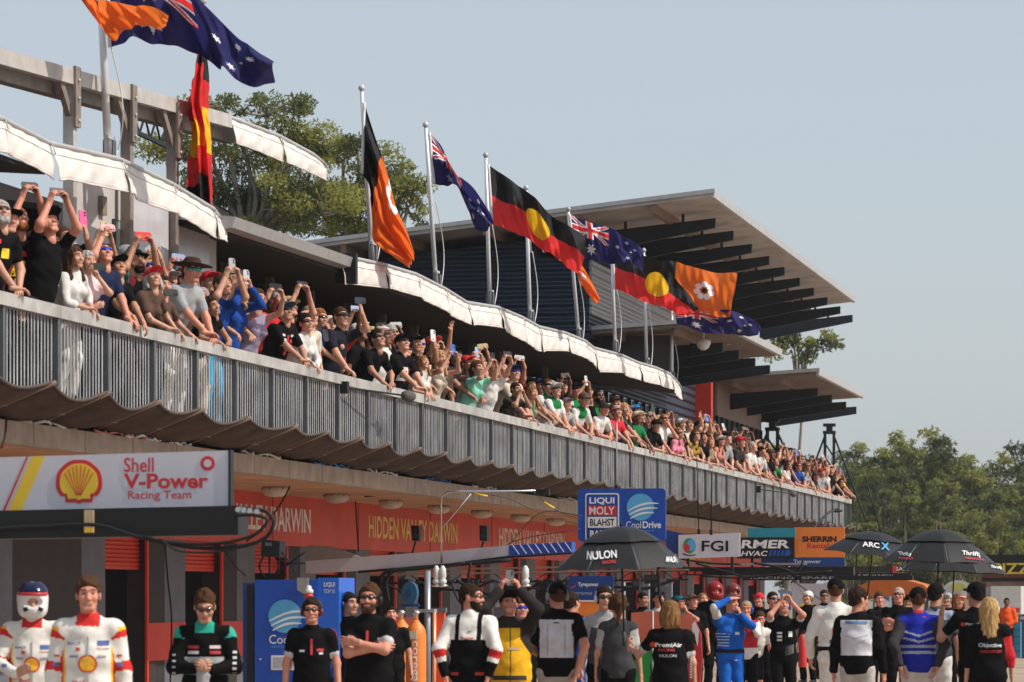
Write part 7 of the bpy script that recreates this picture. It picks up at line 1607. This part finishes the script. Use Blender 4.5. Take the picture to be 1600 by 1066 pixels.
q = ground(1306, 905, 137, G("driver in black cap and white suit with an orange green drop on his back", shirt=SUITW, sleeve='long', loose=.016, trousers=SUITW, cap=BLK, hair='short', hairc='brown', skin='fair', head=(0, 0, 0), armL=lambda q, s, t: (q.S[s]+V3(s*.10, -.10, -.50), V3(s*.8, .8, 0), 'relaxed', None, V3(-s, -.25, 0)), armR=A_hold(-.25, .2, .10), paint=([BLK], lambda tg, al, ac, fr, at, n: np.where((tg == 1) & (np.abs(al-.06) < .025), 1, 0))), 172)
dp = lambda cx, cz, w_, hh_: ([(cx, cz)]+[(cx+w_*math.sin(a)*(1 if math.cos(a) < .2 else max(.0, 1-math.cos(a))**.8+.02), cz+(hh_*math.cos(a) if math.cos(a) > 0 else w_*math.cos(a))) for a in np.linspace(0, 2*math.pi, 25)[:-1]], [(0, i+1, (i+1) % 24+1) for i in range(24)])
decal(q, dp(-.04, 1.22, .075, .14), 0, 0, 0, 0, M((.62,.16,.05), .6), back=True, name="emblem"); e = decal(q, dp(-.06, 1.20, .05, .11), 0, 0, 0, 0, M((.05,.35,.30), .6), back=True, name="emblem_fill"); e.scale = (1, 1.015, 1)
decal(q, "FGI", .08, -.06, 1.07, 1.11, M((.02,.02,.08), .6), bold=.05) if False else decal(q, "FGI", -.08, .06, 1.07, 1.11, M((.02,.02,.08), .6), back=True, bold=.02)
def chev(tg, al, ac, fr, at, n):
    v_ = al-.34-.35*np.abs(ac)
    r = np.where((tg == 2) | (tg == 3) | (tg == 7) | (al > .485) | (np.abs(ac) > .17) | (al < .105), 1, 0)
    return r
q = ground(1342, 920, 150, G("dark haired man from behind in a pale cooling vest, black sleeves and blue neck scarf", shirt=VESTW, sleeve='long', paint=([BLK], chev), loose=.02, hair='messy', hairc='dark', skin='red', trousers=(.48,.45,.42), head=(-40, 0, 0), armL=A_down, armR=A_down), 165)
decal(q, None, -.12, .12, 1.40, 1.43, M((.10,.20,.34), .6), back=True, name="scarf", n=(10, 3))
for k in range(2):
    pts = [(x, 1.27-.05*k-.35*abs(abs(x)-.0)*-1*0+.30*abs(x)-.02) for x in np.linspace(-.14, .14, 15)]; g = pts+[(x, z+.022) for x, z in pts]; decal(q, (g, [(i, i+1, i+16, i+15) for i in range(14)]), 0, 0, 0, 0, M((.66,.65,.70), .4), back=True, name="chevron")
q = ground(1404, 917, 108, G("crewman in sunglasses facing the camera with folded arms, black polo, under the marquee", shirt=BLK, paint=PP, hair='buzz', hairc='grey', glasses='brown', skin='red', armL=A_fold, armR=A_fold, head=(-10, 10, 0)), -5)
q = ground(1420, 930, 96, G("man in a black cap holding a camera beside the folded armed crewman", shirt=BLK, cap=BLK, hairc='dark', skin='tan', head=(-10, 4, 0), armL=A_mouth, armR=A_mouth), -10)
q = ground(1434, 919, 147, G("man from behind in a royal blue vest with grey chevrons, red scarf and black cap", shirt=(.02,.03,.33), sleeve='long', loose=.02, cap=BLK, hair='short', hairc='brown', skin='red', trousers=(.62,.58,.55), head=(0, 0, 0), armL=A_back, armR=A_back, paint=([(.045,.042,.045), (.36,.38,.43)], lambda tg, al, ac, fr, at, n: np.where((tg == 2) | (tg == 3), 1, np.where((tg == 1) & (np.abs(al-.30-.35*np.abs(ac)) < .011) | (np.abs(al-.235-.28*np.abs(ac)) < .012) & (tg == 1) | (np.abs(al-.19) < .016) & (tg == 1) | (np.abs(al-.12) < .016) & (tg == 1), 2, 0)))), 178)
sv, sf_ = sdf([cap_((-.07, .0, 1.435), (.07, .0, 1.435), .055, .055, (0,1,0), 1.25, .03), cap_((0,.0,1.45), (0,.005,1.49), .082, .066, k=.02)], .010, lambda Fd, x, y, z: Fd+.004*np.sin(90*z+20*x)+.003*np.sin(70*x+30*y)); q.sub("scarf", sv, sf_, [fabric((.50,.045,.06))])
q = ground(1462, 913, 138, G("taller person in a black cap standing just past the red scarf, back turned", shirt=(.05,.05,.06), cap=BLK, hair='short', hairc='black', skin='tan', trousers=(.55,.53,.50), head=(-15, 0, 0), paint=([(.30,.33,.42)], lambda tg, al, ac, fr, at, n: np.where((tg == 1) & (al > .42), 1, 0))), 172)
q = ground(1498, 928, 98, G("red haired person shading the eyes behind the front twin umbrella's shaft", shirt=BLK, hair='bob', hairc='red', fem=True, skin='red', head=(5, 8, 0), armL=A_shield), 5)
q = ground(1524, 911, 148, G("tall crewman in black cap and shirt from behind, arm out to an umbrella", shirt=BLK, cap=BLK, hair='short', hairc='black', skin='tan', head=(20, 0, 0), armL=A_phone1(off=(.26, -.22, -.10)), armR=A_down), 180)
decal(q, "PremiAir", -.06, .12, 1.33, 1.36, M((.65,.62,.62), .6), back=True, bold=.02); decal(q, pect(.022, .15, 1.345), 0, 0, 0, 0, M((.6,.04,.03), .6), back=True, name="emblem")
q = ground(1546, 935, 152, G("woman with long blond hair and white headset carrying a black case", fem=True, sh=1.1, shirt=BLK, sleeve='three', loose=.02, hair='long', hairc='blond', headset=(.68,.67,.66), skin='fair', head=(-6, 0, 0), armR=A_down, armL=A_down, paint=([(.52,.025,.03)], lambda tg, al, ac, fr, at, n: np.where(((tg == 2) & (n < 0) & (at > .25)) | ((tg == 3) & (n < 0)), 1, 0))), 176)
decal(q, "Objective", -.13, .13, 1.215, 1.275, M((.55,.60,.62), .6), back=True, bold=.02); decal(q, "RACE SUPPORT", -.13, .11, 1.165, 1.195, M((.55,.03,.03), .6), back=True, bold=.02)
wr = Matrix.Translation(q.base) @ Matrix.Rotation(q.phi, 4, 'Z') @ Vector(q.arms[-1][1]*q.sc)
cs = empty("carry_case", wr+Vector((.02, 0, -.30)), .3, "black carry case hanging from the blond woman's hand", "case")
bmx = MB().box((-.10, -.20, -.14), (.10, .20, .12)).mesh(P_BLK); b2 = bmesh.new(); b2.from_mesh(bmx); bmesh.ops.bevel(b2, geom=b2.edges[:], offset=.02, segments=2, affect='EDGES'); b2.to_mesh(bmx); b2.free(); link("case_body", bmx, cs)
MB().tube([(-.0,-.09,.12),(0,-.08,.19),(0,.08,.19),(0,.09,.12)], .012, 8).build("handle", C_BLACK, cs); MB().box((-.104,-.05,.02),(-.1,.05,.06)).build("latch", CHROME, cs)
q = ground(1573, 934, 62, G("distant man in an orange long sleeved shirt by the blue barrels", shirt=(.75,.10,.02), sleeve='long', hair='buzz', hairc='black', skin='brown', trousers=BLK, armL=A_hold(-.25, .15, .05), armR=A_down), -8)

for px, py, s_, lab, k in ((1005, 926, 92, "dark haired man in a black shirt seen past the ponytailed woman's shoulder", dict(hair='short', hairc='black', skin='tan')), (1186, 927, 88, "man in a red cap and black shirt deep behind the bending person", dict(cap=REDC, hairc='dark', skin='red')), (1262, 924, 82, "man in a white cap and dark shirt beyond the filming crewman's elbow", dict(cap=WHT, hairc='brown', skin='fair')), (1374, 926, 90, "bareheaded man in dark overalls under the left of the orange marquee", dict(hair='messy', hairc='brown', skin='red', sleeve='long')), (1480, 927, 88, "man in a grey cap and black shirt between the twin umbrella shafts", dict(cap=GRY, hairc='dark', skin='tan'))):
    ground(px, py, s_, G(lab, shirt=BLK, head=(float(rng.uniform(-25, 25)), float(rng.uniform(0, 14)), 0), **k), float(rng.uniform(-30, 30)))
# ---------------------------------------------------------------- thin warm air between the camera and the wood
hm = bpy.data.materials.new("haze"); hm.use_nodes = True; n = hm.node_tree; n.nodes.remove(n.nodes["Principled BSDF"])
pv = n.nodes.new("ShaderNodeVolumePrincipled"); pv.inputs["Color"].default_value = (.92, .95, 1, 1); pv.inputs["Density"].default_value = .0002; pv.inputs["Anisotropy"].default_value = .2
n.links.new(pv.outputs[0], n.nodes["Material Output"].inputs["Volume"])
o = MB().box((-950, -70, -1), (950, 2600, 24)).build("haze", hm); o["kind"] = "stuff"; o.display_type = 'WIRE'
